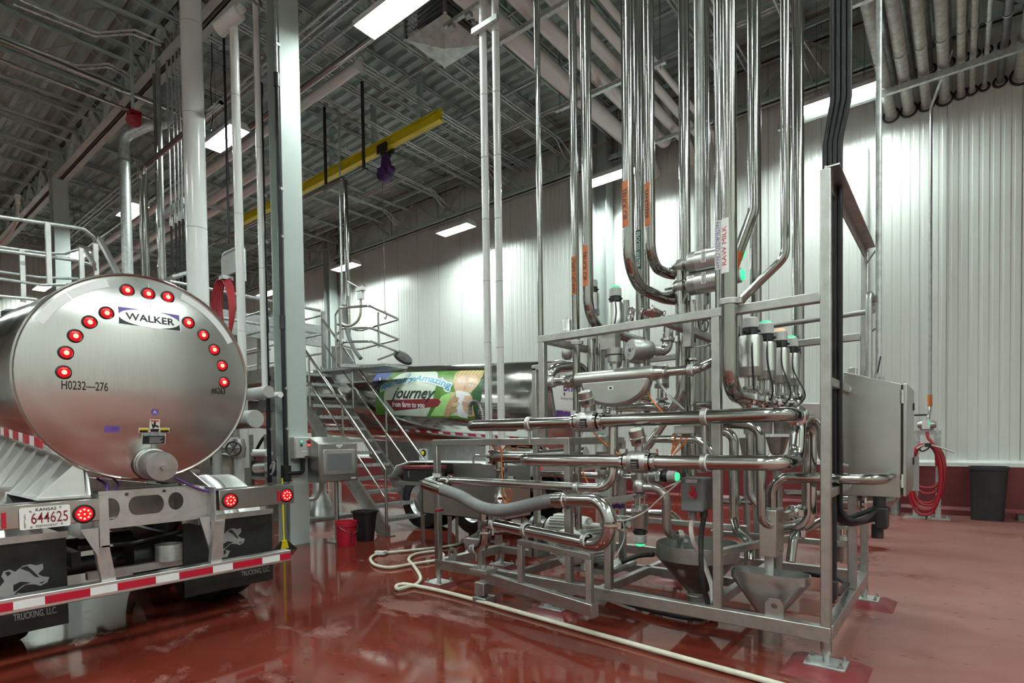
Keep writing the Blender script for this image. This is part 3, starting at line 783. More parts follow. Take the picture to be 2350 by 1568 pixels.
# red and white strip along the lower side
xa_, ta_ = on_barrel(K, 106, 1018); xb_, tb_ = on_barrel(K, 4, 988)
x = xa_; i = 0
while x < xb_ + 3:
    w_ = .26 if i % 2 == 0 else .17
    th = ta_ + (tb_ - ta_) * (x - xa_) / max(.2, xb_ - xa_) * 0
    P0, P1 = K.side(x, th, .0), K.side(x + w_, th, .0); o_ = V((0, -.025, 0)); h_ = V((0, 0, .075))
    MB().prism([P0 + o_ - h_ * .5, P1 + o_ - h_ * .5, P1 + o_ + h_ * .5, P0 + o_ + h_ * .5], (0, .006, 0)).build('reflective_tape', 'tape red' if i % 2 == 0 else 'tape white', T1)
    x += w_; i += 1
# rear frame
XR = -4.95
cr = MB()
out = [(1.35, .915), (2.07, .915), (2.07, 1.205), (1.35, 1.205)]
hl = [oval(1.425, 1.065, .062, .085, 24)]
hl += [[(1.60 + .055 * math.cos(t), 1.075 + .075 * math.sin(t)) for t in [PI / 2 + PI * k / 10 for k in range(11)]] + [(1.74 + .055 * math.cos(t), 1.075 + .075 * math.sin(t)) for t in [-PI / 2 + PI * k / 10 for k in range(11)]]]
hl += [oval(1.885, 1.085, .058, .073, 24), oval(1.535, 1.17, .014, .014, 12), oval(1.80, 1.175, .014, .014, 12)]
rear = lambda x: (lambda a, b, d=0.: V((x + d, a, b)))
plate_holes(out, hl, rear(-5.09), .012, 'crossmember', 'mill aluminium', T1)
MB().box((-5.2, 1.35, 1.19), (-5.08, 2.07, 1.205)).build('crossmember_flange', 'mill aluminium', T1)
MB().box((-5.6, 1.33, .95), (-5.57, 2.09, 1.2)).build('inner_beam', 'dull steel', T1)
for y, s in ((1.325, -1), (2.14, 1)):
    m = MB().box((-5.12, y - .010, .80 if s < 0 else .885), (-4.952, y + .010, 1.185))
    m.box((-4.95, y - .01, .80 if s < 0 else .885), (-4.935, y + (.05 if s < 0 else -.0), 1.185)).box((-5.1, y, .80 if s < 0 else .885), (-4.935, y + .07, .812 if s < 0 else .897))
    m.build('frame_end', 'mill aluminium', T1)
for nm, ya, yb, za, zb in (('left', .50, 1.322, 1.0, 1.165), ('right', 2.17, 2.86, .982, 1.162)):
    g = MB().box((-5.10, ya, za), (-4.935, yb, zb)).build('bumper_panel', 'polished steel', T1, bevel=.006)
def tail(u, v, par=T1):
    p = onX(u, v, -4.93)
    g = MB().lathe(p - V((.01, 0, 0)), (1, 0, 0), [(.068, 0), (.068, .014), (.058, .020), (.056, .012), (0, .010)], 30).build('tail_lamp', 'rubber', par)
    MB().lathe(p - V((.002, 0, 0)), (1, 0, 0), [(.056, 0), (.050, .013), (0, .016)], 28).build('lamp_lens', 'lens red', g)
    for k in range(9):
        r = .033 if k else 0; t = 2 * PI * k / 8
        c = p + V((.010, r * math.cos(t), r * math.sin(t)))
        MB().lathe(c, (1, 0, 0), [(.008, 0), (.006, .006), (0, .007)], 10).build('lamp_bulb', 'lamp core red', g)
for u, v in ((193, 1180), (528.5, 1149), (657.5, 1137)): tail(u, v)
for u0, v0, u1, v1 in ((2.5, 1178, 14.5, 1213), (637, 1127.5, 644, 1151.5)):
    p, q = onX(u0, v0, -4.932), onX(u1, v1, -4.932)
    MB().box((-4.934, p.y, min(p.z, q.z)), (-4.925, q.y, max(p.z, q.z))).build('reflector', 'red print', T1)
# licence plate
p, q = onX(43, 1166, -4.925), onX(162, 1214, -4.925)
pw, ph = q.y - p.y, .150
zc = onX(103, 1187, -4.925).z
put = flat((-4.925, p.y, zc - ph / 2), (0, 1, 0), (0, 0, 1), (1, 0, 0))
r_ = .014
poly = [(cx_ + r_ * math.cos(t), cy_ + r_ * math.sin(t)) for cx_, cy_, t0 in ((pw - r_, r_, -PI / 2), (pw - r_, ph - r_, 0), (r_, ph - r_, PI / 2), (r_, r_, PI)) for t in [t0 + PI / 2 * k / 5 for k in range(6)]]
g = plate_holes(poly, [], put, .004, 'licence_plate', 'white print', T1)
letters('lettering', 'KANSAS', put, 'black print', g, (pw * .31, ph * .80, pw * .72, ph * .94), .012, d=.006)
letters('lettering', '644625', put, 'banner maroon', g, (pw * .22, ph * .24, pw * .95, ph * .74), .004, d=.006)
letters('lettering', 'PERMANENT', put, 'black print', g, (pw * .31, ph * .06, pw * .74, ph * .17), .0, d=.006)
for k, ch in enumerate('TRAILER'): letters('lettering', ch, put, 'banner maroon', g, (pw * .085, ph * (.62 - .09 * k), pw * (.085 + (.012 if ch == 'I' else .04)), ph * (.69 - .09 * k)), .012, d=.006)
for fx, fy in ((.21, .82), (.8, .92), (.22, .10), (.82, .14)): MB().lathe(put(pw * fx, ph * fy, .003), (1, 0, 0), [(.007, 0), (.006, .005), (0, .006)], 10).build('plate_bolt', 'dull steel', g)
# underride guard with conspicuity tape
za, zb = .437, .543
g = MB().box((-5.04, .42, za), (-4.935, 2.815, zb)).build('underride_guard', 'aluminium', T1, bevel=.006)
bx = [-60, 100, 345, 695, 905, 1200, 1380, 1640, 1793, 2020, 2155, 2238]
for i, (a, b) in enumerate(zip(bx, bx[1:])):
    ya, yb = (onX(c / 3.357, 1371 + (1259 - 1371) * (c / 3.357) / 666 + 18 - .012 * c / 3.357, -4.933).y for c in (a, b))
    MB().box((-4.9345, max(ya, .43), za + .024), (-4.932, yb, zb - .026)).build('reflective_tape', 'tape red' if i % 2 == 0 else 'tape white', g)
for pa, pb in ((1.27, 1.335), (2.14, 2.10)):
    m = MB().prism([(-5.03, pa, .93), (-4.96, pa, .93), (-4.975, pb, .5), (-5.02, pb, .5)], (0, .09, 0))
    m.build('guard_leg', 'mill aluminium', T1)
MB().prism([(-5.06, 2.05, .93), (-5.05, 2.13, .93), (-5.05, 2.13, .62)], (.02, 0, 0)).build('guard_bracket', 'mill aluminium', T1); m = MB().prism([(-4.955, 1.20, .95), (-4.955, 1.31, .95), (-4.955, 1.31, .72)], (.012, 0, 0)); m.build('guard_bracket', 'mill aluminium', T1)
MB().box((-5.42, 1.34, .49), (-5.36, 2.05, .55)).build('cross_tube', 'mill aluminium', T1)
MB().lathe((-5.38, 1.93, .55), (0, 0, 1), [(.0, .0), (.105, 0), (.105, .14), (.098, .14), (.098, .03), (0, .03)], 28).build('hose_cup', 'galvanized', T1)
# mud flaps with the cow emblem
def cow(pts): return [((x - 1770) / 225., (925 - y) / 180.) for x, y in pts]
COW = [cow([(1800, 930), (1778, 885), (1776, 845), (1803, 812), (1792, 786), (1800, 762), (1826, 757), (1848, 772), (1880, 748), (1912, 744), (1938, 755), (1966, 750), (1968, 778), (1944, 800), (1962, 816), (1993, 826), (1982, 852), (1952, 864), (1930, 852), (1890, 846), (1858, 868), (1846, 878), (1884, 892), (1866, 930)])]
COWB = [cow([(1868, 757), (1898, 750), (1922, 780), (1950, 820), (1930, 812), (1906, 782), (1882, 768)]), cow([(1838, 838), (1868, 826), (1912, 838), (1880, 846), (1850, 868), (1838, 872)]), cow([(1806, 768), (1824, 766), (1832, 778), (1816, 790)]), cow([(1948, 846), (1976, 842), (1956, 854)]), cow([(1840, 884), (1852, 880), (1858, 900), (1840, 912)])]
for (ya, yb, zt_, zl, zb_, ex, ey, es, tx) in ((.42, 1.205, .90, .90, .195, .80, .43, .30, .85), (2.03, 2.845, .90, .90, .20, 2.28, .505, .295, 2.36)):
    g = MB().box((-5.345, ya, zb_), (-5.333, yb, zt_)).build('mud_flap', 'flap rubber', T1)
    MB().box((-5.335, ya - .01, zt_ - .045), (-5.325, yb + .01, zt_ + .005)).build('flap_bracket', 'mill aluminium', g)
    pt_ = flat((-5.333, ex, ey), (0, es * 1.0, 0), (0, 0, es * .86), (1, 0, 0))
    for poly in COW: area('emblem', poly, pt_, 'grey print', g, .002)
    for poly in COWB: area('emblem_marking', poly, pt_, 'flap rubber', g, .0035)
    pa_, pb_ = (onX(30, 1406, -5.333), onX(130, 1380, -5.333)) if ya < 1 else (onX(553, 1310, -5.333), onX(619, 1298, -5.333))
    pt_ = flat((-5.333, pa_.y, (pa_.z + pb_.z) / 2 - (.085 if ya < 1 else .065)), (0, 1, 0), (0, 0, 1), (1, 0, 0))
    letters('lettering', 'TRUCKING, LLC.', pt_, 'grey print', g, (0, 0, pb_.y - pa_.y, .058), .008, d=.002)
# running gear
for xa in (-5.95, -7.2):
    MB().cyl((xa, .5, .52), (xa, 2.8, .52), .075).build('axle', 'black', T1)
    for yc in (.62, .93, 2.38, 2.68):
        g = MB().lathe((xa, yc - .13, .5), (0, 1, 0), [(.28, .0), (.40, .0), (.48, .03), (.5, .07), (.5, .19), (.48, .23), (.40, .26), (.28, .26)], 40).build('tyre', 'rubber', T1)
        MB().lathe((xa, yc - .1, .5), (0, 1, 0), [(0, .05), (.12, .05), (.2, .1), (.285, .0), (.285, .2), (0, .15)], 30).build('wheel_rim', 'aluminium', g)
for y in (1.28, 2.1):
    MB().box((-8.6, y - .04, .86), (-5.1, y + .04, 1.17)).build('frame_rail', 'mill aluminium', T1)
    MB().box((-8, y - .03, .6), (-5.4, y + .03, .72)).build('leaf_spring', 'black', T1)
for x in (-5.6, -6.4): MB().lathe((x, 1.7, .6), (0, 1, 0), [(0, 0), (.12, 0), (.12, .25), (0, .25)], 18).build('brake_chamber', 'black', T1)
MB().tube([(-5.4, 1.3, .75), (-5.5, 1.7, .72), (-5.45, 2.1, .78)], .02, 8).build('air_hose', 'black', T1)
# fenders
for ya, yb in ((.45, 1.12), (2.27, 2.86)):
    m = MB(); vs = []; n = 22
    for j, y in enumerate([ya, ya + .02, ya + .21, ya + .225, ya + .24, yb - .24, yb - .225, yb - .21, yb - .02, yb]):
        rr = .70 + (.012 if j in (3, 6) else 0)
        for k in range(n + 1):
            t = math.radians(12 + 156 * k / n); vs.append((-6.28 + rr * 1.16 * math.cos(t), y, .52 + rr * math.sin(t)))
    m.add(vs, [(a * (n + 1) + k, a * (n + 1) + k + 1, (a + 1) * (n + 1) + k + 1, (a + 1) * (n + 1) + k) for a in range(9) for k in range(n)])
    o = m.build('fender', 'aluminium', T1, sharp=60)
    md = o.modifiers.new('thick', 'SOLIDIFY'); md.thickness = .006
# side cradle with triangular gussets
m = MB().prism([(-4.99, 1.27, 1.19), (-8.6, 1.27, 1.19), (-8.6, 1.27, 1.80), (-5.7, 1.27, 1.50), (-5.12, 1.27, 1.42), (-5.02, 1.27, 1.30)], (0, .012, 0)); m.build('cradle_plate', 'aluminium', T1)
m = MB().prism([(-5.0, 2.13, 1.19), (-8.6, 2.13, 1.19), (-8.6, 2.13, 1.6), (-5.7, 2.13, 1.42)], (0, -.012, 0)); m.build('cradle_plate', 'aluminium', T1)
MB().box((-8.6, .98, 1.175), (-4.99, 1.28, 1.19)).build('cradle_ledge', 'aluminium', T1)
for i in range(8):
    x = -5.06 - .42 * i
    MB().prism([(x, 1.27, 1.19), (x, .99, 1.19), (x - .02, 1.26, 1.46 + .03 * i)], (-.010, 0, 0)).build('cradle_gusset', 'aluminium', T1)
    MB().prism([(x - .01, .99, 1.19), (x - .42, 1.265, 1.19), (x - .40, 1.265, 1.48 + .03 * i), (x - .02, 1.262, 1.46 + .03 * i)], (0, -.008, 0)).build('cradle_web', 'aluminium', T1)
# wiring
for pts, r in (([(-5.2, 1.38, 1.3), (-5.12, 1.42, 1.24), (-5.1, 1.40, 1.17)], .010), ([(-5.2, 1.46, 1.32), (-5.14, 1.5, 1.25), (-5.1, 1.46, 1.20)], .008), ([(-5.02, 1.86, 1.28), (-5.04, 2.0, 1.20), (-5.05, 2.10, 1.155), (-5.0, 2.16, 1.14)], .010)):
    MB().tube(catmull(pts, 6), r, 8).build('lamp_cable', 'plum', T1)

# ------------------------------------------------------------------ the far tanker with the printed banner
T2 = thing('tanker_trailer', 'polished steel tank trailer behind the stair with a printed milk banner on its side', 'tanker', (-6.2, 7.85, 0))
Q = Tank((-5.2, 7.85, 2.06), .80, (-1, .02, .070), 11.0, T2)
Q.body()
# side mapping by sight line: where the ray meets the barrel
def z5(x, y): return on_barrel(Q, 800 + x / 5.107, 820 + y / 5.107)
tl, bl, tr, br = z5(330, 182), z5(480, 690), z5(1605, 155), z5(1500, 720)
BX0, BX1 = max(tl[0], bl[0]) , min(tr[0], br[0])     # metres forward of the rear end: left edge is the larger
BX0 = (tl[0] + bl[0]) / 2; BX1 = (tr[0] + br[0]) / 2; TH1 = (tl[1] + tr[1]) / 2; TH0 = (bl[1] + br[1]) / 2
BW = BX0 - BX1; BH = (TH1 - TH0) * Q.R
def ban(x, y, d=0.): return Q.side(BX0 - x, TH0 + y / Q.R, d)
def bz(x, y):
    X, t = z5(x, y); return (BX0 - X, (t - TH0) * Q.R)
def poly5(pts): return [bz(x, y) for x, y in pts]
BN = area('side_banner', [(0, 0), (BW, 0), (BW, BH), (0, BH)], ban, 'banner green', T2, .001, .05)
def lay(nm, pts, mt, d, step=.05): return area(nm, pts if pts and pts[0][0] < 50 else poly5(pts), ban, mt, BN, .001 + 1.3 * (d - .002), step)
lay('sky_print', [(340, 190), (520, 180), (470, 240), (400, 300), (340, 330), (280, 300)], 'banner blue', .003)
lay('field_print', oval(BW * .37, BH * .42, BW * .25, BH * .62, 36)[:] if False else [(max(.02, min(BW * .62, x)), max(.01, min(BH - .01, y))) for x, y in oval(BW * .36, BH * .48, BW * .27, BH * .66, 40)], 'banner cream', .0035)
lay('dark_print', [(1480, 300), (1590, 240), (1560, 480), (1500, 700), (1440, 700)], 'banner deep green', .0035)
lay('shirt_print', [(960, 690), (1040, 560), (1090, 460), (1200, 405), (1300, 420), (1450, 500), (1480, 690)], 'banner shirt', .004)
lay('face_print', [(1240, 250), (1262, 200), (1330, 175), (1450, 170), (1560, 190), (1545, 280), (1500, 350), (1430, 420), (1330, 430), (1255, 410), (1235, 330)], 'banner skin light', .005)
lay('hair_print', [(1235, 250), (1255, 190), (1300, 162), (1590, 158), (1575, 230), (1530, 280), (1500, 215), (1440, 200), (1390, 215), (1340, 205), (1290, 240), (1262, 300), (1250, 300)], 'banner hair', .006)
for k in range(6): lay('hair_lock', [(1330 + 44 * k, 163), (1350 + 44 * k, 162), (1290 + 46 * k, 232 - 4 * k), (1284 + 46 * k, 226 - 4 * k)], 'banner hair light', .0065)
for x, y in ((1335, 298), (1440, 335)):
    lay('eye_print', [(x - 32, y - 4), (x - 5, y - 14), (x + 26, y), (x + 5, y + 10)], 'white print', .0065); lay('iris_print', [(x - 9, y - 9), (x + 7, y - 7), (x + 8, y + 5), (x - 7, y + 5)], 'banner blue', .0075)
    lay('brow_print', [(x - 36, y - 22), (x - 5, y - 34), (x + 32, y - 16), (x - 4, y - 27)], 'banner hair', .0065)
lay('ear_print', [(1240, 260), (1225, 285), (1232, 330), (1248, 330)], 'banner skin', .0055)
lay('nose_print', [(1368, 320), (1384, 372), (1350, 380), (1344, 366)], 'banner skin', .0065)
lay('glass_print', [(1255, 400), (1290, 398), (1425, 432), (1440, 450), (1400, 715), (1330, 705), (1240, 670), (1290, 540)], 'banner milk', .0075)
lay('glass_rim', [(1255, 402), (1300, 392), (1400, 415), (1432, 440), (1380, 448), (1300, 430)], 'white print', .0085)
for k, (pts) in enumerate(([(1200, 420), (1255, 418), (1262, 440), (1215, 500)], [(1195, 495), (1265, 465), (1300, 478), (1290, 505), (1215, 540)], [(1190, 545), (1280, 520), (1306, 540), (1280, 570), (1200, 590)], [(1175, 600), (1260, 595), (1282, 620), (1260, 645), (1200, 640)], [(1120, 690), (1195, 480), (1225, 560), (1215, 640), (1180, 700)],
                          [(1370, 455), (1440, 450), (1460, 480), (1430, 520), (1350, 500)], [(1340, 515), (1420, 530), (1450, 570), (1410, 590), (1335, 560)], [(1350, 580), (1410, 600), (1425, 640), (1390, 660), (1345, 610)], [(1430, 460), (1460, 490), (1490, 690), (1420, 700), (1425, 560)])):
    lay('hand_print', pts, 'banner skin' if k in (4, 8, 1, 3, 6) else 'banner skin light', .009 + .0006 * k)
lay('arrow_print', [(440, 505), (1050, 486), (1085, 525), (1048, 578), (540, 630)], 'banner maroon', .0045)
for pts, mt in (([(310, 260), (340, 275), (380, 235), (400, 240), (400, 270), (430, 255), (410, 280), (380, 285), (360, 320), (345, 300), (320, 275)], 'black print'), ([(362, 245), (382, 240), (380, 280), (360, 285)], 'white print'), ([(300, 340), (360, 330), (370, 420), (330, 400)], 'black print'), ([(335, 345), (350, 345), (352, 385), (338, 380)], 'white print'), ([(465, 245), (495, 228), (515, 240), (490, 262)], 'banner deep green')):
    lay('cow_print', pts, mt, .005)
def arch(x, y): 
    s = (x - bz(370, 400)[0]) / (bz(1215, 340)[0] - bz(370, 400)[0])
    return x, y + .20 * math.sin(PI * min(max(s, 0), 1)) + .03 * s
def words(body, x0, y0, x1, y1, mt, bold, d, shear=0., warp=None, nm='lettering', spread=0.):
    a, b = bz(x0, y1), bz(x1, y0)
    return letters(nm, body, ban, mt, BN, (a[0], a[1], b[0], b[1]), bold, shear, warp, d + .002, .045, spread)
words('#DairyAmazing', 368, 316, 1216, 424, 'white print', .03, .008, 0, arch, 'letter_outline', .026)
words('#DairyAmazing', 368, 316, 1216, 424, 'banner sky', .03, .0095, 0, arch)
words('The', 660, 190, 750, 238, 'banner sky', .01, .008, .05)
words('journey', 500, 362, 1000, 520, 'black print', .014, .011, .10)
words('from farm to you', 515, 528, 895, 600, 'white print', .03, .008)
# lower side strip, reflective blocks
xa, xb = z5(550, 860), z5(1600, 935)
k = 0; x = xa[0]
while x > .1:
    w_ = .12 if k % 2 == 0 else .20
    m = MB(); th = (xa[1] + xb[1]) / 2
    m.add([Q.side(x - (w_ * j), th + .07 * q_, .004) for q_ in (0, 1) for j in (0, 1)], [(0, 1, 3, 2)])
    m.build('reflective_tape', 'tape white' if k % 2 == 0 else 'tape red', T2)
    x -= w_; k += 1
# rear wrap
put = Q.cap
def rz(u, v): return Q.ab(u, v)
wp = area('rear_wrap', [(-.66, -.02), (.66, -.02), (.66, .34), (.5, .55), (-.5, .55), (-.66, .34)], put, 'white print', T2, .003, .15)
area('purple_band', [(-.74, -.2), (.74, -.2), (.77, -.03), (-.77, -.03)], put, 'plum', wp, .004, .15)
def rear_words(body, u0, v0, wdt, hgt, mt, bold):
    a, b = rz(u0, v0); return letters('lettering', body, put, mt, wp, (a, b, a + wdt, b + hgt), bold, d=.006)
rear_words('DFA', 1293, 898, .36, .16, 'plum', .05)
a, b = rz(1293, 908); area('logo_swoosh', [(a, b), (a + .36, b), (a + .36, b + .05), (a, b + .05)], put, 'banner maroon', wp, .006)
rear_words('Dairy Farmers', 1287, 918, .52, .05, 'black print', 0)
rear_words('DFAMILK.COM', 1291, 945, .5, .07, 'white print', .02)
for u, v in ((1260, 912), (1260, 934)):
    a, b = rz(u, v); MB().lathe(Q.cap(a, b), Q.n, [(.045, 0), (.04, .015), (0, .018)], 18).build('marker_lamp', 'lens red', T2)
N_BODY = set(o.name for o in T2.children)
MB().box((-6.25, 6.95, 1.0), (-6.05, 8.9, 1.2)).build('bumper_panel', 'aluminium', T2)
g = MB().box((-6.2, 6.9, .5), (-6.08, 8.9, .6)).build('underride_guard', 'aluminium', T2)
for i in range(10): MB().box((-6.08, 6.9 + .2 * i, .52), (-6.077, 7.1 + .2 * i, .585)).build('reflective_tape', 'tape red' if i % 2 == 0 else 'tape white', g)
for y in (7.1, 8.3): MB().box((-6.16, y, .55), (-6.10, y + .1, 1.05)).build('guard_leg', 'aluminium', T2)
for y in (7.05, 8.6):
    p = V((-6.04, y, 1.1)); MB().lathe(p, (1, 0, 0), [(.055, 0), (.05, .015), (0, .018)], 16).build('tail_lamp', 'lens red', T2)
for xa in (-7.15, -8.4):
    MB().cyl((xa, 6.8, .52), (xa, 8.9, .52), .07).build('axle', 'black', T2)
    for yc in (6.82, 7.13, 8.55, 8.85):
        g = MB().lathe((xa, yc - .13, .5), (0, 1, 0), [(.28, .0), (.40, .0), (.48, .03), (.5, .07), (.5, .19), (.48, .23), (.40, .26), (.28, .26)], 36).build('tyre', 'rubber', T2)
        MB().lathe((xa, yc - .1, .5), (0, 1, 0), [(0, .05), (.12, .05), (.2, .1), (.285, .0), (.285, .2), (0, .15)], 26).build('wheel_rim', 'aluminium', g)
for ya, yb in ((6.64, 7.3), (8.4, 9.0)):
    m = MB()
    pr = [(-6.35 - .0, .86), (-6.55, 1.12), (-6.9, 1.2), (-8.6, 1.2), (-8.95, 1.12), (-9.15, .86)]
    m.add([(x, y, z) for y in (ya, yb) for x, z in pr], [(k, k + 1, k + 7, k + 6) for k in range(5)])
    o = m.build('fender', 'white paint', T2, sharp=60); md = o.modifiers.new('thick', 'SOLIDIFY'); md.thickness = .02
for y in (7.3, 8.4): MB().prism([(-6.2, y, .95), (-9.6, y, .95), (-10.6, y, 1.25), (-10.6, y, 1.6), (-6.2, y, 1.4)], (0, .03, 0)).build('cradle_plate', 'dull steel', T2)
for o_ in T2.children:
    if o_.name not in N_BODY: o_.location.x += .95
p = onY(973, 1040, 7.25)
g = MB().box((p.x - .12, 7.24, p.z - .14), (p.x + .06, 7.30, p.z + .08)).build('side_marker_box', 'white paint', T2)
MB().lathe((p.x, 7.24, p.z), (0, -1, 0), [(.07, 0), (.06, .02), (0, .022)], 18).build('lamp_ring', 'rubber', g); MB().lathe((p.x, 7.215, p.z), (0, -1, 0), [(.04, 0), (.03, .012), (0, .014)], 16).build('amber_lens', 'yellow', g)
MB().lathe(Q.C - Q.n * 4.4 + Q.e2 * (Q.R - .02), Q.e2, [(.30, 0), (.30, .06), (0, .08)], 26).build('hatch_ring', 'dull steel', T2)
MB().lathe(Q.C - Q.n * 4.15 + Q.e2 * (Q.R + .18) , Q.e2 + Q.n * .9, [(.22, 0), (.20, .05), (0, .07)], 26).build('hatch_lid', 'rubber', T2)
# ================================================================== access stair, platform and cage at the far tanker
t = thing('access_stair', 'steep steel access stair with grating treads and tube handrails', 'stair', (-8.8, 6.33, 0))
YA, YB = 5.90, 6.78
xf, xt, zt = -7.42, -10.45, 3.06
for y, nm in ((YA, 'near'), (YB, 'far')):
    m = MB().prism([(xf + .12, y, 0), (xf - .12, y, 0), (xt - .1, y, zt - .12), (xt - .1, y, zt + .10), (xf + .12, y, .17)], (0, .012, 0))
    s = 1 if y < 6 else -1
    m.prism([(xf + .12, y, .17), (xt - .1, y, zt + .1), (xt - .1, y, zt + .108), (xf + .12, y, .178)], (0, .055 * -s, 0)).prism([(xf - .12, y, 0), (xt - .1, y, zt - .12), (xt - .1, y, zt - .128), (xf - .12, y, -.0)], (0, .055 * -s, 0))
    m.build('stringer', 'frame steel', t)
for k in range(13):
    f_ = (k + .8) / 13.6; x = xf + (xt - xf) * f_; z = zt * f_ + .06
    m = MB()
    for j in range(3): m.box((x - .13 + .12 * j, YA + .012, z - .012), (x - .115 + .12 * j, YB, z + .012))
    m.box((x - .14, YA + .012, z - .03), (x - .13, YB, z + .012)).box((x + .12, YA + .012, z - .035), (x + .13, YB, z + .015))
    nn = 22
    for j in range(nn): m.cbox((x, YA + .03 + (YB - YA - .05) * j / nn, z + .006), (.25, .012, .022), 0)
    for j in range(11): m.cbox((x + .125, YA + .05 + (YB - YA - .08) * j / 10, z + .017), (.02, .03, .02), 0)
    m.build('tread', 'galvanized', t)
for y in (YA, YB):
    s = -.05 if y < 6 else .03
    tp = [(xf + .11, y + s, .10), (xf + .11, y + s, 1.10), (xt - .05, y + s, 4.16)]
    MB().tube(tp, .024, 12, .03).build('handrail', 'polished steel', t)
    MB().tube([(xf + .11, y + s, .62), (xt - .05, y + s, 3.66)], .019, 10).build('mid_rail', 'polished steel', t)
    for f_ in (.36, .68):
        x = xf + .11 + (xt - xf - .16) * f_; MB().tube([(x, y + s, .16 + 3.05 * f_), (x, y + s, 1.10 + 3.06 * f_)], .02, 10).build('rail_post', 'polished steel', t)
MB().box((xf - .16, YA - .06, 0), (xf + .17, YA + .08, .012)).build('foot_plate', 'frame steel', t)
MB().box((xf - .16, YB - .06, 0), (xf + .17, YB + .08, .012)).build('foot_plate', 'frame steel', t)

t = thing('service_platform', 'steel service platform at the stair top with square guard posts', 'platform', (-12, 6.6, 0))
MB().box((-14.6, 5.8, 2.96), (xt - .1, 6.9, 3.03)).build('deck_grating', 'galvanized', t)
MB().box((-14.6, 5.78, 2.8), (xt - .1, 5.84, 3.08)).build('edge_beam', 'frame steel', t); MB().box((-14.6, 6.86, 2.8), (xt - .1, 6.92, 3.08)).build('edge_beam', 'frame steel', t)
for x, y in ((xt - .05, YB + .06), (xt - .10, 6.0), (-11.25, 6.82), (-11.55, 6.82), (-13.2, 6.82), (-12.2, 5.84), (-13.8, 5.84)):
    MB().box((x - .035, y - .035, 3.0), (x + .035, y + .035, 4.32)).build('guard_post', 'frame steel', t)
for z in (3.45, 3.85, 4.25): MB().tube([(-14.5, 6.82, z), (xt - .05, 6.84, z)], .022, 10).build('guard_rail', 'frame steel', t); MB().tube([(-14.5, 5.84, z), (xt - .4, 5.84, z)], .022, 10).build('guard_rail', 'frame steel', t)
for x, y in ((-10.8, 5.84), (-10.8, 6.86), (-14.2, 5.84), (-14.2, 6.86)): MB().box((x - .06, y - .06, 0), (x + .06, y + .06, 2.9)).build('leg', 'frame steel', t)
MB().bar((-10.6, 6.9, 3.05), (-8.3, 6.95, 2.98), .55, .05).build('gangway', 'galvanized', t)
m = MB().prism([(-10.4, 6.95, 3.05), (-9.5, 6.95, 3.05), (-9.7, 6.95, 3.45), (-10.4, 6.95, 3.6)], (0, .02, 0)); m.build('folding_flap', 'mill aluminium', t)

t = thing('hatch_cage', 'three-tier tube safety cage around the far tanker hatch', 'guard rail', (-9.8, 7.2, 3.0))
tiers = []
for z, l in ((4.17, [(770, 722), (780, 707), (848, 702), (915, 733), (825, 760), (775, 745)]), (3.80, [(772, 770), (786, 754), (850, 753), (915, 779), (822, 803), (775, 790)]), (3.46, [(774, 800), (790, 785), (852, 784), (915, 808), (868, 826)])):
    pts = [onZ(u, v, z) for u, v in l]; tiers.append(pts)
    MB().tube(pts, .024, 10, .09).build('cage_rail', 'polished steel', t)
for u, v in ((868, 717),):
    p = onZ(u, v, 4.17); MB().tube([p, V((p.x, p.y, 3.46))], .02, 10).build('cage_post', 'polished steel', t)
for k in (0, 1): p = tiers[0][k]; MB().tube([p + V((0, 0, .02)), V((p.x, p.y, 3.02))], .022, 10).build('cage_post', 'polished steel', t)
MB().bar((tiers[0][1].x, tiers[0][1].y, 3.05), (-8.6, 6.95, 3.0), .1, .06).build('cage_base', 'mill aluminium', t)
# vapour hose dropping into the hatch, and the tan hose on its clip
run('fill_hose', 'dark flexible hose curving from the overhead pipe into the far tanker hatch', 'hose', catmull([onY(789, 700, 7.6), onY(790, 725, 7.6), onY(797, 762, 7.6), onY(812, 800, 7.6), onY(828, 823, 7.6)], 6), .045, 'grey hose', 0, 14)
for (tpx, ax, lb, pts, y) in (((828, 668), (797, 645), 'white spring clip on a short arm above the stair platform', [(827, 678), (828, 700), (826, 725), (815, 742), (798, 748), (783, 742)], 7.3), ((40, 455), (-60, 440), 'white spring clip on a thin arm at the left edge', [(40, 470), (40, 500), (30, 525), (10, 550), (-15, 572), (-60, 590)], 3.4)):
    p = onY(*tpx, y); a = onY(*ax, y)
    g = thing('hose_clip', lb, 'clip', p)
    k_ = .11 if y > 5 else .10
    MB().box((p.x - k_, y - .05, p.z), (p.x + k_, y + .05, p.z + k_ * .7)).box((p.x - k_ * .6, y - .04, p.z - k_ * 1.6), (p.x + k_ * .6, y + .04, p.z)).build('clip_body', 'white paint', g)
    MB().tube([a, p + V((0, 0, .05))], .012, 8).build('arm', 'galvanized', g)
    run('tan_hose', 'tan water hose hanging in a loop from the ' + ('white clip above the stair' if y > 5 else 'white clip at the left edge'), 'hose', catmull([onY(u, v, y) for u, v in pts], 6), .028 if y > 5 else .032, 'hose tan', 0, 12)

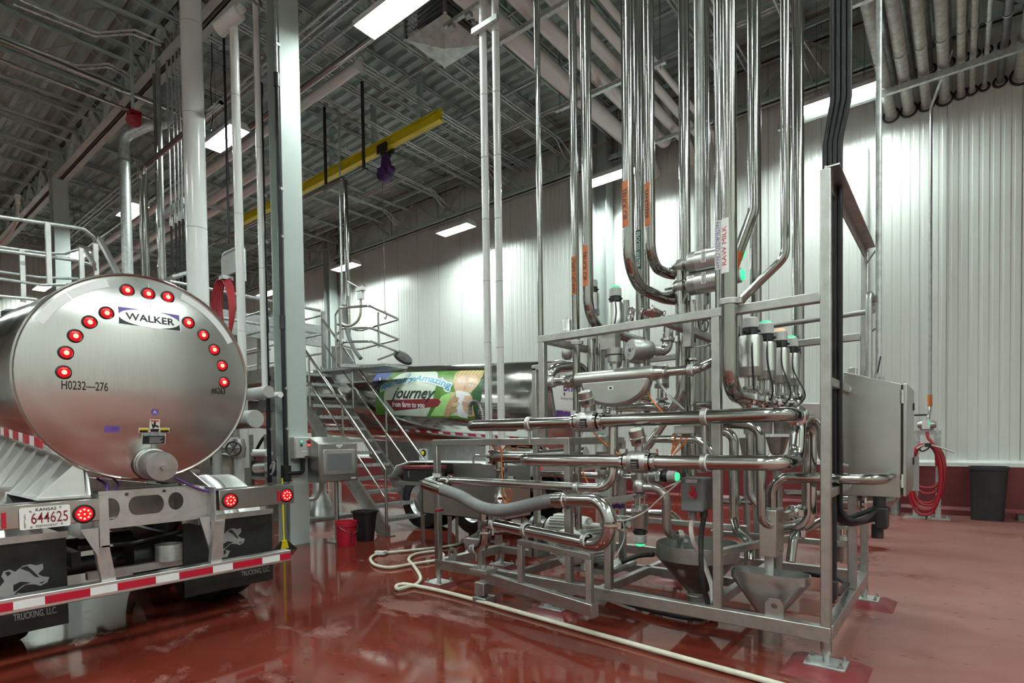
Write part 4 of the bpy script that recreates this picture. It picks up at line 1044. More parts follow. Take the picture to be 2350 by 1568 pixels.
# ================================================================== gantry and pipes behind the near tanker
t = thing('loading_gantry', 'tube guard rails of the loading gantry above the near tanker at left', 'guard rail', (-8.8, 1.8, 2.9))
def zp(l, z): return [onZ(u, v, z) for u, v in l]
for z, l, r in ((4.35, [(-60, 488), (0, 498), (190, 525), (215, 545), (222, 570)], .022), (3.95, [(-60, 565), (0, 575), (170, 597), (215, 610), (224, 632)], .022)):
    MB().tube(zp(l, z), r, 10, .08).build('guard_rail', 'galvanized', t)
for z, l in ((4.1, [(-60, 560), (0, 567), (110, 582), (150, 582), (185, 572)]), (3.75, [(-60, 615), (0, 624), (90, 637), (180, 640)]), (3.55, [(-60, 630), (0, 640), (100, 655), (155, 653)]), (3.3, [(-60, 672), (0, 680), (85, 688)])):
    MB().tube(zp(l, z), .018, 10, .08).build('guard_rail', 'galvanized', t)
for u, v0, v1, z in ((109, 511, 650, 4.35), (219, 560, 640, 4.3), (50, 575, 690, 4.05), (186, 570, 650, 4.1)):
    p = onZ(u, v0, z); q = onY(u + (8 if u < 200 else 4), v1, p.y); MB().bar(p, V((p.x, p.y, q.z)), .05, .05).build('guard_post', 'aluminium', t)
p, q = onY(228, 548, 2.3), onY(272, 632, 2.3); MB().bar(p, q, .05, .05).build('brace', 'aluminium', t)
p, q = onY(196, 575, 2.1), onY(216, 608, 2.1); MB().bar(p, q, .04, .04).build('brace', 'aluminium', t)
MB().box((-9.1, .6, 2.85), (-8.6, 3.05, 2.9)).build('deck_plate', 'galvanized', t)
for y in (.66, 2.98): MB().box((-8.92, y - .05, 0), (-8.82, y + .05, 2.85)).build('leg', 'galvanized', t)

def vpipe(name, label, u0, v0, u1, v1, y, wpx, mt, cat='pipe', z0=None, z1=None, n=20, extra=None, group=None):
    a, b = onY(u0, v0, y), onY(u1, v1, y); x = (a.x + b.x) / 2
    r = rad((x, y, (a.z + b.z) / 2), wpx)
    return tag(MB().tube([(x, y, z1 if z1 is not None else a.z), (x, y, z0 if z0 is not None else b.z)], r, n).build(name, mt), label, cat, group), x, r
def seams(o, x, y, r, zs, mt='grey paint'):
    for z in zs: MB().ring((x, y, z), (0, 0, 1), r + .001, .004, 28, 6).build('seam', mt, None)
TOP = 10.2
def jacketed(label, u0, v0, u1, v1, y, wpx, z0, zs, name='jacketed_pipe'):
    a, b = onY(u0, v0, y), onY(u1, v1, y); x = (a.x + b.x) / 2; r = rad((x, y, 4), wpx)
    g = thing(name, label, 'pipe', (x, y, z0))
    MB().tube([(x, y, z0), (x, y, TOP)], r, 26).build('jacket', 'white jacket', g)
    for z in zs: MB().ring((x, y, z), (0, 0, 1), r - .001, .005, 28, 6).build('seam_band', 'grey print', g)
    return g, x, r
jacketed('fattest white-jacketed vertical pipe, rising behind the near tanker', 448, 400, 455, 690, 4.2, 45, 2.0, (3.95, 5.2, 7.1, 8.6))
g, x, r = jacketed('slim white-jacketed vertical pipe just left of the tall column', 592, 200, 606, 850, 4.35, 13.5, 2.35, (4.2, 6.0))
MB().tube([(x, 4.35, 2.4), (x, 4.35, 2.27), (x + .45, 4.35, 2.27)], r, 18, .1).build('elbow', 'white jacket', g)
# white pipe with an elbow to a fat horizontal stub
a, b = onY(541, 200, 4.0), onY(556, 850, 4.0); x = (a.x + b.x) / 2; r = rad((x, 4.0, 4), 19)
ze = onY(536, 45, 4.0).z
g = thing('jacketed_pipe', 'white-jacketed pipe left of the column, elbowed to a fat stub at the top', 'pipe', (x, 4.0, 1.2))
p, q = onY(555, 45, 4.0), onY(600, 5, 4.0)
MB().tube([(x, 4.0, 1.2), (x, 4.0, ze), (x + .25, 4.0, ze + .05)], r, 22, .12).build('jacket', 'white jacket', g)
d_ = V((.80, .25, .30))
MB().tube([V((x + .18, 4.0, ze + .02)), V((x + .18, 4.0, ze + .02)) + d_ * ((onY(607, 600, 4.4).x - .16 - x - .18) / d_.x)], r * 1.7, 22).build('stub', 'white jacket', g)
MB().ring(V((x + .18, 4.0, ze + .02)) + d_ * .35, d_, r * 1.72, .02, 22, 6).build('clamp_band', 'dark steel', g)
MB().box((x + .30, 3.78, ze + .02), (x + .5, 3.80, ze + .12)).build('tag_plate', 'banner maroon', g)
for z in (3.2, 4.9, 6.6): MB().ring((x, 4.0, z), (0, 0, 1), r - .001, .004, 26, 6).build('seam_band', 'grey print', g)
# grey elbowed pipe with the band
a, b = onY(287, 380, 4.4), onY(292, 620, 4.4); x = (a.x + b.x) / 2; r = rad((x, 4.4, 4.5), 22); ze = onY(285, 318, 4.4).z
g = thing('vent_pipe', 'satin grey vent pipe with an offset elbow, behind the near tanker top', 'pipe', (x, 4.4, 2.4))
MB().tube([(x, 4.4, 2.4), (x, 4.4, ze + .05), (x + .42, 4.75, ze + .30), (x + .45, 5.1, ze + .45), (x + .45, 5.1, 10.33)], r, 20, .25).build('tube', 'galvanized', g)
MB().ring((x, 4.4, onY(285, 370, 4.4).z), (0, 0, 1), r, .02, 22, 8).build('clamp_band', 'dark steel', g)
for i, (u, y, w_, v0, lb, mt) in enumerate(((325, 4.4, 9, 390, 'left of the twin bright pipes beside the grey vent pipe', 'tube steel'), (335, 4.4, 10, 380, 'right of the twin bright pipes beside the grey vent pipe', 'tube steel'), (372, 4.5, 10, 330, 'dark steel pipe right of the twin bright pipes', 'dull steel'), (363, 4.6, 7, 400, 'slim bright pipe beside the dark steel pipe', 'tube steel'))):
    a = onY(u, 500, y); r = rad(a, w_); zt_ = onY(u, v0, y).z
    run('steel_pipe', lb, 'pipe', [(a.x, y, 2.2), (a.x, y, zt_), (-9.55, y, zt_)] if i < 2 else [(a.x, y, 2.2), (a.x, y, 9.4)], r, mt, .18, 14)
for i, u in enumerate((389, 399.5, 408, 416, 425)):
    a = onY(u + 3, 480, 4.6); r = rad(a, 4.2)
    g = thing('conduit_drop', 'black-sleeved conduit dropping from the roof beside the fattest white pipe', 'conduit', (a.x, 4.6, 2.4), 'black-sleeved conduit drops')
    zc = onY(390, 512, 4.6).z
    MB().tube([(a.x, 4.6, zc), (a.x, 4.6, 9.5)], r, 8).build('tube', 'galvanized', g)
    MB().tube([(a.x, 4.6, 2.4), (a.x, 4.6, zc)], r * 1.1, 8).build('sleeve', 'black pipe', g)
    MB().cyl((a.x, 4.6, zc - .08), (a.x, 4.6, zc + .12), r * 1.7, n=10).build('coupling', 'galvanized', g)
a, b = onY(385, 500, 4.7), onY(432, 510, 4.7); tag(MB().box((a.x - .1, 4.61, a.z), (b.x, 4.70, a.z + .12)).build('strut_bar', 'galvanized'), 'steel strut holding the row of black-sleeved conduits', 'pipe support')
# thin black drop with hose reel rack
a = onY(519, 300, 5.0); zc = onY(522, 560, 5.0).z
run('conduit_drop', 'thin black pipe dropping to the hose rack left of the column', 'pipe', [(a.x, 5.0, 9.6), (a.x, 5.0, zc)], .022, 'black pipe', 0, 10)
run('hanging_cable', 'very thin wavy cable hanging left of the slim white pipe', 'cable', catmull([V((onY(492, 55, 5.2).x, 5.2, 10.3))] + [onY(u, v, 5.2) for u, v in ((492, 55), (485, 62), (487, 150), (483, 200), (488, 260), (484, 300))], 5), .010, 'black', 0, 6)
g = thing('hose_rack', 'steel hose rack with a rounded back plate on the gantry rail, left of the column', 'rack', (a.x, 5.0, zc - .6))
l_, r_ = onY(512, 600, 5.0).x, onY(560, 600, 5.0).x; zb_ = onY(512, 665, 5.0).z; zt_ = onY(512, 585, 5.0).z
MB().tube([(l_, 5.0, zb_), (l_, 5.0, zt_), (r_, 5.0, zt_), (r_, 5.0, zb_)], .035, 10, .12).build('hoop', 'galvanized', g)
MB().box((l_ + .06, 4.95, onY(512, 640, 5.0).z), (r_ - .05, 4.97, zt_ - .06)).build('back_plate', 'pale plastic', g)
MB().box(((l_ + r_) / 2 - .12, 4.78, onY(520, 640, 4.9).z - .04), ((l_ + r_) / 2 + .05, 4.97, onY(520, 640, 4.9).z + .03)).build('hose_hook', 'galvanized', g)
zh = onY(520, 640, 4.9).z; xc = (l_ + r_) / 2 - .05
hs = thing('red_hose', 'coiled dark red hose hanging from the rack left of the column', 'hose', (xc, 4.88, zh - 1.2))
for k in range(5):
    w_ = .26 + .03 * k; dp = .95 + .12 * k
    MB().tube([(xc + w_ * math.sin(t_) - .03 * k, 4.90 - .02 * k, zh - dp / 2 + dp / 2 * math.cos(t_)) for t_ in [2 * PI * j / 26 for j in range(26)]], .024, 8, closed=True).build('hose_loop', 'hose red', hs)
t = thing('gantry_walkway', 'grey gantry walkway crossing behind the white pipes left of the column', 'platform', (-11.5, 4.6, 0))
for (u0, v0, u1, v1) in ((470, 662, 616, 692), (512, 731, 616, 748)):
    p, q = onX(u0, v0, -11.2), onX(u1, v1, -11.2); q.z = p.z; p.y -= .6; q.y += 1.2; MB().tube([p, q], .03, 10).build('guard_rail', 'galvanized', t)
p, q = onX(478, 704, -12.0), onX(616, 724, -12.0); zz = p.z
MB().box((-12.1, p.y - 1, zz - .5), (-12.0, q.y + 1.5, zz)).build('edge_beam', 'galvanized', t)
MB().box((-13.4, p.y - 1, zz - .05), (-12.1, q.y + 1.5, zz)).build('deck_plate', 'galvanized', t)
for y in (p.y - .5, q.y + .6): MB().box((-12.15, y - .06, 0), (-12.03, y + .06, zz)).build('leg', 'dull steel', t)
MB().bar(onX(384, 640, -11.6), onX(432, 627, -11.6), .5, .05).build('tray', 'galvanized', t)
# cable tray with coiled cables beneath the platform
t = thing('cable_tray', 'cable tray packed with black cables below the stair platform', 'cable tray', (-12, 5.6, 2.4))
m = MB().box((-14.3, 5.45, 2.42), (-10.9, 5.48, 2.52)).box((-14.3, 5.72, 2.42), (-10.9, 5.75, 2.52)).box((-14.3, 5.45, 2.40), (-10.9, 5.75, 2.42)); m.build('tray', 'galvanized', t)
for k in range(5): MB().tube(catmull([(-14.2 + .3 * i, 5.5 + .05 * k + random.uniform(-.02, .02), 2.46 + .06 * (i % 2) + random.uniform(0, .06)) for i in range(12)], 4), .018, 6).build('cable', 'black' if k % 3 else 'plum', t)

# pump gear behind the near tanker's right flank
p = onY(585, 962, 3.6)
g = thing('blind_pipe', 'fat grey pipe stub with a flat blind end beside the near tanker', 'pipe', p)
MB().lathe(p, (-1, -.0, 0), [(0, 0), (rad(p, 42), 0), (rad(p, 42), 1.6), (0, 1.6)], 28).build('stub', 'grey paint', g)
MB().lathe(p + V((.0, 0, 0)), (1, 0, 0), [(0, .02), (rad(p, 40), .02), (rad(p, 41), 0)], 28).build('end_disc', 'grey paint', g)
MB().tube([p + V((-.6, 0, .1)), p + V((-.6, 0, .75))], .10, 16).build('riser', 'grey paint', g); MB().tube([V((p.x - 1.1, p.y, 0)), p + V((-1.1, 0, 0))], .06, 12).build('support_leg', 'grey paint', g)
q0, q1 = onY(570, 905, 3.9), onY(617, 902, 3.9)
run('grey_pipe', 'grey pipe elbow ending at the tall column behind the near tanker', 'pipe', [(q0.x - .5, 3.9, q0.z - .6), (q0.x - .5, 3.9, q0.z), (q1.x, 3.9, q0.z)], .08, 'grey paint', .12, 18)
p = onY(536, 1030, 3.3)
g = thing('hand_wheel_valve', 'small valve with a black hand wheel beside the near tanker tail', 'valve', (p.x, 3.3, 0))
MB().ring(p, (.8, -.6, 0), .085, .012, 20, 8).build('hand_wheel', 'black', g)
for k in range(3):
    t_ = PI * k / 3; e = V((.6, .8, 0)) * math.cos(t_) + V((0, 0, 1)) * math.sin(t_); MB().tube([p - e * .085, p + e * .085], .007, 6).build('spoke', 'black', g)
MB().tube([p, p - V((.8, -.6, 0)) * .2], .015, 8).build('stem', 'dull steel', g)
MB().lathe(p - V((.24, -.18, .12)), (0, 0, 1), [(0, 0), (.07, 0), (.09, .12), (.07, .24), (0, .24)], 16).build('valve_body', 'cast steel', g)
MB().cyl((p.x - .24, 3.48, 0), (p.x - .24, 3.48, p.z - .1), .06).build('riser', 'grey paint', g)
t = thing('pump_stand', 'dark pump stand in the gap between the near tanker and the column', 'pump', (-8.9, 3.7, 0))
for x, y in ((-8.5, 3.55), (-9.6, 3.55), (-8.5, 4.15), (-9.6, 4.15)): MB().box((x - .05, y - .05, 0), (x + .05, y + .05, 1.5)).build('leg', 'dull steel', t)
MB().box((-9.7, 3.5, 1.42), (-8.4, 4.2, 1.5)).build('top_frame', 'dull steel', t)
MB().box((-9.4, 3.6, .55), (-8.55, 4.1, 1.0)).build('drive_cover', 'dark steel', t)
MB().lathe((-9.3, 3.85, 1.2), (1, 0, 0), [(0, 0), (.2, 0), (.2, .7), (0, .75)], 24).build('motor', 'motor enamel', t)
MB().box((-9.7, 3.5, .5), (-8.4, 4.2, .55)).build('shelf', 'dull steel', t)

t = thing('valve_rack', 'rack of dark drives and pale pipes seen between the near tanker and the column', 'rack', onY(590, 1110, 5.3))
a, b = onY(556, 1040, 5.3), onY(622, 1120, 5.3)
for u in (558, 574, 616): p = onY(u, 1060, 5.3); MB().box((p.x - .05, 5.25, 0), (p.x + .05, 5.35, a.z + .35)).build('leg', 'dull steel', t)
MB().box((a.x, 5.2, onY(590, 1100, 5.3).z), (b.x, 5.7, onY(590, 1093, 5.3).z)).build('shelf', 'dull steel', t)
MB().box((onY(578, 1060, 5.3).x, 5.3, onY(590, 1093, 5.3).z), (b.x - .05, 5.7, onY(590, 1058, 5.3).z)).build('drive_cover', 'black', t)
MB().tube([V((a.x - .1, 5.22, a.z)), V((b.x + .1, 5.22, a.z))], .075, 16).build('cross_pipe', 'grey paint', t)
MB().tube([onY(590, 1075, 5.2), onY(618, 1072, 5.2)], .10, 16).build('drum', 'aluminium', t)
p = onY(540, 1075, 5.0); MB().tube([V((p.x, 5.0, 0)), p], .13, 18).build('white_riser', 'white paint', t)
MB().tube(catmull([onY(610, 1000, 5.5), onY(600, 1012, 5.5), onY(588, 1035, 5.5), onY(580, 1060, 5.5)], 5), .03, 8).build('rack_hose', 'rubber', t)
MB().box((onY(560, 915, 5.6).x, 5.6, onY(560, 948, 5.6).z), (onY(618, 915, 5.6).x, 5.75, onY(600, 918, 5.6).z)).build('dark_duct', 'dark steel', t)

# ================================================================== tall column fittings
for (u, v, y, lb, zs, zc) in ((607, 600, 4.40, 'black-sleeved conduit on the left edge of the tall column', 6.9, .95), (645, 600, 4.44, 'black-sleeved conduit on the front of the tall column', 6.95, 1.2)):
    p = onY(u, v, y)
    g = thing('column_conduit', lb, 'conduit', (p.x, y, zc))
    MB().tube([(p.x, y, zs), (p.x, y, TOP)], .022, 10).build('tube', 'galvanized', g)
    MB().tube([(p.x, y, zc), (p.x, y, zs)], .032, 12).build('sleeve', 'black pipe', g)
    for z in (3.35, 6.9): MB().cyl((p.x, y, z - .1), (p.x, y, z + .1), .042).build('coupling', 'black', g)
    for z in (1.75, 2.35, 4.6, 5.3, 7.4): MB().box((p.x - .06, y - .01, z), (p.x + .03, y + .055, z + .04)).build('strap', 'galvanized', g)
    if u > 620:
        MB().box((p.x - .06, y - .05, zc - .22), (p.x + .06, y + .05, zc + .02)).build('junction', 'black', g)
        MB().tube([(p.x, y, zc - .1), (-7.815, y, zc - .1), (-7.815, 4.68, zc - .1), (-7.815, 4.68, 1.32)], .03, 10, .05).build('branch', 'black pipe', g)
# push-button box on the column face
xc = -7.885
p, q = onX(671, 1003, -7.80), onX(712, 1052, -7.80)
g = thing('control_station', 'small grey push-button box with green and red lamps on the tall column', 'control box', (xc, (p.y + q.y) / 2, q.z))
MB().box((xc, p.y, q.z), (xc + .14, q.y, p.z)).build('box_body', 'pale plastic', g, bevel=.01)
MB().box((xc + .14, p.y + .01, q.z + .01), (xc + .155, q.y - .01, p.z - .01)).build('box_cover', 'pale plastic', g, bevel=.006)
for u, v, mt in ((691.5, 1013.5, 'lamp green bright'), (691.3, 1021.7, 'green label'), (706.4, 1013.5, 'red print'), (707.2, 1022, 'lamp red')):
    c = onX(u, v, xc + .155); b = MB().lathe(c, (1, 0, 0), [(0, 0), (.024, 0), (.024, .008), (0, .008)], 18).build('button_bezel', 'grey plastic', g); MB().lathe(c + V((.008, 0, 0)), (1, 0, 0), [(.018, 0), (.014, .010), (0, .012)], 16).build('button', mt, b)
c = onX(699, 1036, xc + .156); MB().box((c.x, c.y - .05, c.z - .012), (c.x + .002, c.y + .05, c.z + .012)).build('legend_plate', 'white print', g)
c = onX(706, 1048, xc + .156); MB().box((c.x, c.y - .05, c.z - .01), (c.x + .002, c.y + .04, c.z + .008)).build('maker_tag', 'black print', g)
# stainless operator panel on a post
P = onY(777, 1056, 5.05); rzv = -.06
ex = V((-math.sin(rzv), math.cos(rzv), 0)); nx = V((math.cos(rzv), math.sin(rzv), 0)); W_, Hh, D_ = .66, .62, .34
g = thing('operator_panel', 'stainless operator panel with a grey touch screen on a post by the stair', 'control panel', (P.x - .1, 5.1, 0))
def hp(a, b, c=0.): return P + ex * a + V((0, 0, b)) + nx * c
bb = [(-Hh / 2 - .02, 0), (Hh / 2 - .05, 0), (Hh / 2 + .05, -D_), (-Hh / 2 - .02, -D_)]
MB().prism([hp(-W_ / 2, z, c) for z, c in bb], ex * W_).build('cabinet', 'satin steel', g, bevel=.006)
MB().prism([hp(-W_ / 2 + .012, z, .0) for z in (-Hh / 2 - .01,)] + [hp(W_ / 2 - .012, -Hh / 2 - .01, 0), hp(W_ / 2 - .012, Hh / 2 - .065, 0), hp(-W_ / 2 + .012, Hh / 2 - .065, 0)], nx * .018).build('door', 'satin steel', g, bevel=.004)
s_ = MB().prism([hp(-.265, -.22, .018), hp(.265, -.22, .018), hp(.265, .16, .018), hp(-.265, .16, .018)], nx * .018).build('screen_bezel', 'aluminium', g, bevel=.004)
MB().prism([hp(-.205, -.155, .036), hp(.205, -.155, .036), hp(.205, .10, .036), hp(-.205, .10, .036)], nx * .002).build('screen_glass', 'screen', s_)
for a0, b0, a1, b1 in ((-.05, .205, .06, .235), (-.02, .185, .03, .20), (.20, -.30, .29, -.275)): MB().prism([hp(a0, b0, .0185), hp(a1, b0, .0185), hp(a1, b1, .0185), hp(a0, b1, .0185)], nx * .0015).build('tag_label', 'white print', g)
b = hp(.05, 0, -.17); MB().tube([(b.x, b.y, 0), (b.x, b.y, P.z - Hh / 2)], .035, 12).build('post', 'dull steel', g)
MB().box((b.x - .12, b.y - .12, 0), (b.x + .12, b.y + .12, .012)).build('base_plate', 'dull steel', g)
# flared pedestal further back
p = onZ(735, 1180, .05)
g = thing('pedestal', 'steel pedestal with a flared foot on a bolted plate behind the operator panel', 'pedestal', (p.x, p.y, 0))
MB().lathe((p.x, p.y, .04), (0, 0, 1), [(0, 0), (.33, 0), (.16, .42), (.14, .45), (.14, 1.9), (0, 1.9)], 20).build('post', 'dull steel', g)
MB().cbox((p.x, p.y, .02), (1.0, 1.0, .04)).build('base_plate', 'galvanized', g)
run('white_drain', 'white plastic drain pipe bending beside the tall column foot', 'pipe', [onY(738, 1100, 4.95), onY(736, 1125, 4.95), onY(725, 1145, 4.95), onY(700, 1148, 4.95)], .03, 'white paint', .12, 12)
run('loop_cable', 'pale cable loop hanging at the left foot of the tall column', 'cable', [onY(u, v, 4.4) for u, v in ((628, 1060), (621, 1072), (618, 1085), (623, 1090), (629, 1078), (631, 1062))], .014, 'pale plastic', .03, 8)

# bucket, bin, squeegee
p = onZ(795, 1252, 0)
g = thing('bucket', 'bright red plastic bucket with a wire handle on the wet floor by the stair', 'bucket', p)
MB().lathe(p, (0, 0, 1), [(0, 0), (.135, 0), (.150, .30), (.163, .30), (.163, .37), (.152, .37), (.140, .02), (0, .02)], 32).build('pail', 'bucket red', g)
for z in (.30, .33): MB().ring(p + V((0, 0, z)), (0, 0, 1), .158, .006, 30, 6).build('rim_rib', 'bucket red', g)
MB().tube(catmull([p + V((.06, -.15, .30)) + V((.62, -.78, 0)) * .02, p + V((.13, -.1, .24)), p + V((.14, -.02, .19)), p + V((.15, .08, .22)), p + V((.13, .12, .30))], 5), .004, 6).build('bail', 'dull steel', g)
a_ = math.atan2(-.5, .85)
put = lambda x, y, d=0.: p + V((math.cos(a_ + x / .146) * (.146 + d), math.sin(a_ + x / .146) * (.146 + d), y))
letters('lettering', '5 GAL', (lambda x, y, d=0.: put(.075 - y, .07 + x, d + .006)), 'black print', g, (0, 0, .16, .035), .01)
p = onZ(838, 1240, 0)
m = MB(); w0, d0, w1, d1 = .27, .20, .35, .27
R_ = Matrix.Rotation(math.radians(12), 3, 'Z')
def ring4(w, d, z, c=.05): return [p + R_ @ V((x, y, z)) for x, y in ((-w / 2 + c, -d / 2), (w / 2 - c, -d / 2), (w / 2, -d / 2 + c), (w / 2, d / 2 - c), (w / 2 - c, d / 2), (-w / 2 + c, d / 2), (-w / 2, d / 2 - c), (-w / 2, -d / 2 + c))]
L_ = [ring4(w0, d0, 0), ring4(w1, d1, .44), ring4(w1 + .03, d1 + .03, .44), ring4(w1 + .03, d1 + .03, .47), ring4(w1 - .01, d1 - .01, .47), ring4(w0 - .02, d0 - .02, .02)]
m.add([q for L in L_ for q in L], [(8 * i + k, 8 * i + (k + 1) % 8, 8 * i + 8 + (k + 1) % 8, 8 * i + 8 + k) for i in range(5) for k in range(8)] + [tuple(range(7, -1, -1)), tuple(range(40, 48))])
tag(m.build('waste_bin', 'black', sharp=50), 'small black plastic waste bin beside the red bucket', 'bin')
p = onX(652, 1248, -7.62); p.z = 0
g = thing('squeegee', 'yellow-handled floor squeegee leaning on the foot of the tall column', 'squeegee', p)
MB().tube([(p.x, p.y, .12), (p.x - .05, p.y + .02, 1.05)], .014, 10).build('handle', 'yellow', g)
MB().prism([(p.x - .02, p.y - .035, .15), (p.x - .02, p.y + .035, .15), (p.x - .02, p.y + .06, .03), (p.x - .02, p.y - .06, .03)], (.04, 0, 0)).build('socket', 'yellow', g)
MB().prism([(p.x - .015, p.y - .2, 0), (p.x - .015, p.y + .2, 0), (p.x - .015, p.y + .05, .14), (p.x - .015, p.y - .05, .14)], (.03, 0, 0)).build('blade', 'rubber', g)

# white twin risers in front of the far tanker
g, x, r = jacketed('left of the two slim white-jacketed risers in front of the banner tanker', 1112, 300, 1122, 1000, 6.3, 17, .9, (3.0, 3.9, 4.8, 5.7, 6.6, 7.5))
MB().tube([(x, 6.3, .95), (x, 6.3, .72), (x - .35, 6.3, .72)], r * 1.1, 20, .14).build('elbow', 'white jacket', g)
MB().tube([(x, 6.3, 1.3), (x, 6.3, 1.36)], r * 1.25, 20).build('coupling', 'white jacket', g)
g, x2, r2 = jacketed('right of the two slim white-jacketed risers in front of the banner tanker', 1141, 300, 1149, 900, 6.3, 17, .75, (2.9, 3.85, 4.75, 5.65, 6.55, 7.4))
p = onY(1135, 42, 6.2); tag(MB().box((x - .12, 6.18, p.z - .03), (x2 + .12, 6.245, p.z + .04)).build('strut_clamp', 'galvanized'), 'short strut clamp joining the two white risers near the top', 'pipe support')

# wash sink, tool box and the tan hose
g = thing('wash_sink', 'deep stainless wash sink on tube legs behind the left end of the skid', 'sink', (-5.6, 5.75, 0))
x0, x1, y0, y1, z0_, z1_ = -6.0, -4.55, 5.45, 6.1, .52, .98
m = MB().box((x0, y0, z0_), (x1, y0 + .012, z1_)).box((x0, y1 - .012, z0_), (x1, y1, z1_ + .22)).box((x0, y0, z0_), (x0 + .012, y1, z1_)).box((x1 - .012, y0, z0_), (x1, y1, z1_)).box((x0, y0, z0_), (x1, y1, z0_ + .012)); m.build('basin', 'satin steel', g)
m = MB().box((x0 - .03, y0 - .03, z1_), (x1 + .03, y0 + .02, z1_ + .015)).box((x0 - .03, y0, z1_), (x0 + .02, y1, z1_ + .015)).box((x1 - .02, y0, z1_), (x1 + .03, y1, z1_ + .015)); m.build('rim', 'satin steel', g)
for x, y in ((x0 + .25, y0 + .06), (x1 - .12, y0 + .06), (x0 + .1, y1 - .06), (x1 - .1, y1 - .06)): MB().tube([(x, y, 0), (x, y, z0_)], .024, 12).build('leg', 'dull steel', g)
MB().tube([((x0 + x1) / 2 + .1, y0 + .3, z0_), ((x0 + x1) / 2 + .1, y0 + .3, .18), ((x0 + x1) / 2 + .6, y0 + .3, .18)], .03, 12, .08).build('drain_pipe', 'dull steel', g)
p = V((-5.55, 6.05, 1.22)); MB().tube([p, p + V((0, 0, .12)), p + V((.62, 0, .10)), p + V((.62, 0, -.02))], .016, 10, .05).build('tap', 'chrome', g)
MB().tube([p + V((.3, .03, .1)), p + V((.3, .03, 1.55))], .012, 8).build('tap_riser', 'chrome', g)
pts = catmull([onY(u, v, 6.05) for u, v in ((1079, 950), (1079, 930), (1087, 922), (1097, 926), (1106, 945), (1110, 975))], 6)
sp = MB().tube(pts, .026, 12).build('spray_hose', 'dull steel', g)
for k in range(0, len(pts) - 1, 1): MB().ring(pts[k], pts[k + 1] - pts[k], .027, .006, 12, 6).build('coil', 'dark steel', sp)
a, b = onY(948, 1070, 5.75), onY(1000, 1105, 5.75)
g = thing('tool_box', 'black lidded box standing on a steel shelf left of the sink', 'box', (a.x, 5.7, b.z))
MB().box((a.x, 5.55, b.z), (b.x, 5.95, a.z - .02)).build('box_body', 'black', g, bevel=.01)
MB().box((a.x - .01, 5.53, a.z - .03), (b.x + .01, 5.97, a.z + .01)).build('lid', 'curb red', g)
MB().box((a.x + .12, 5.54, b.z + .06), (a.x + .15, 5.55, a.z - .06)).build('latch', 'dull steel', g)
g = thing('steel_shelf', 'small steel shelf under the black box left of the sink', 'shelf', (a.x, 5.7, 0))
MB().box((a.x - .08, 5.5, b.z - .05), (b.x + .15, 6.0, b.z)).build('shelf_top', 'satin steel', g)
for x in (a.x, b.x + .1): MB().box((x - .02, 5.9, 0), (x + .02, 5.95, b.z - .05)).build('leg', 'dull steel', g)
hp_ = [(1075, 1235), (1048, 1250), (985, 1259), (920, 1266), (880, 1270), (858, 1275), (850, 1284), (861, 1297), (894, 1303), (940, 1296), (985, 1289), (1010, 1284), (1018, 1274), (1000, 1266), (975, 1268), (951, 1273), (938, 1284), (951, 1301), (965, 1326), (956, 1341), (935, 1347), (913, 1352), (910, 1345), (927, 1341), (959, 1346), (1008, 1356), (1090, 1377), (1240, 1419), (1400, 1464), (1600, 1520), (1740, 1558), (1840, 1586)]
tag(MB().tube(catmull([onZ(u, v, .024) for u, v in hp_], 6), .020, 12).build('floor_hose', 'hose tan'), 'long tan water hose snaking over the wet red floor in front of the skid', 'hose')
p = onZ(872, 1271, .03)
tag(MB().cbox(p + V((0, 0, .01)), (.14, .05, .05), .4).cbox(p + V((.03, .04, .012)), (.05, .12, .03), .2).build('hose_nozzle', 'white paint'), 'white spray nozzle lying on the tan hose', 'nozzle')
# ================================================================== the receiving skid: frame
SK = thing('skid_frame', 'welded stainless skid frame of square tube standing on plinths, carrying the pipework', 'frame', (-2.5, 5.1, 0))
YF, YR, XR_, XL = 4.15, 6.05, -.68, -4.33
fs_ = 'frame steel'
zat_ = lambda u, v, y: onY(u, v, y).z
def sq(nm, p, q, w=.065, h=None, mt=fs_, par=None): return MB().bar(p, q, w, h or w).build(nm, mt, par or SK, bevel=.006)
zb0, zb1, zt_, zl = .195, .295, 2.455, 1.535
zc = (zb0 + zb1) / 2
sq('base_rail', (XL - .03, YF, zc), (XR_ + .03, YF, zc), .07, .10)
sq('base_rail', (XL + .3, YR, zc), (XR_ + .03, YR, zc), .07, .10)
sq('base_rail', (XR_, YF + .035, zc), (XR_, YR - .035, zc), .07, .10); sq('base_rail', (XL, YF + .035, zc), (XL, YR - .8, zc), .07, .10)
for x in (-3.35, -2.4, -1.5): sq('cross_rail', (x, YF + .035, zc), (x, YR - .035, zc), .06, .08)
sq('cross_rail', (XL, 5.15, zc), (-1.5, 5.15, zc), .06, .08)
for x, y, z0, z1 in ((XR_, YF, zb1, 3.27), (-1.385, YF, zb1, 2.43), (-2.68, YF, zb1, zl), (XL, YF, zb1, zl), (-2.94, YF, zl, 2.43), (-2.29, YF, zb1, .80), (XR_, YR, zb1, 3.24), (XR_, 5.31, zb1, 2.1), (-2.94, YR, zb1, 2.43), (-1.62, YR, zb1, 2.43), (XL, 5.15, zb1, zl), (-2.68, 5.15, zb1, zl)):
    sq('post', (x, y, z0), (x, y, z1), .062)
sq('top_rail', (-2.975, YF, zt_), (XR_ - .03, YF, zt_)); sq('top_rail', (-2.94, YF + .03, zt_), (-2.94, YR, zt_)); sq('top_rail', (-2.94, YR, zt_), (XR_ - .03, YR, zt_)); sq('top_rail', (-1.78, YF + .03, zt_), (-1.78, YR - .03, zt_))
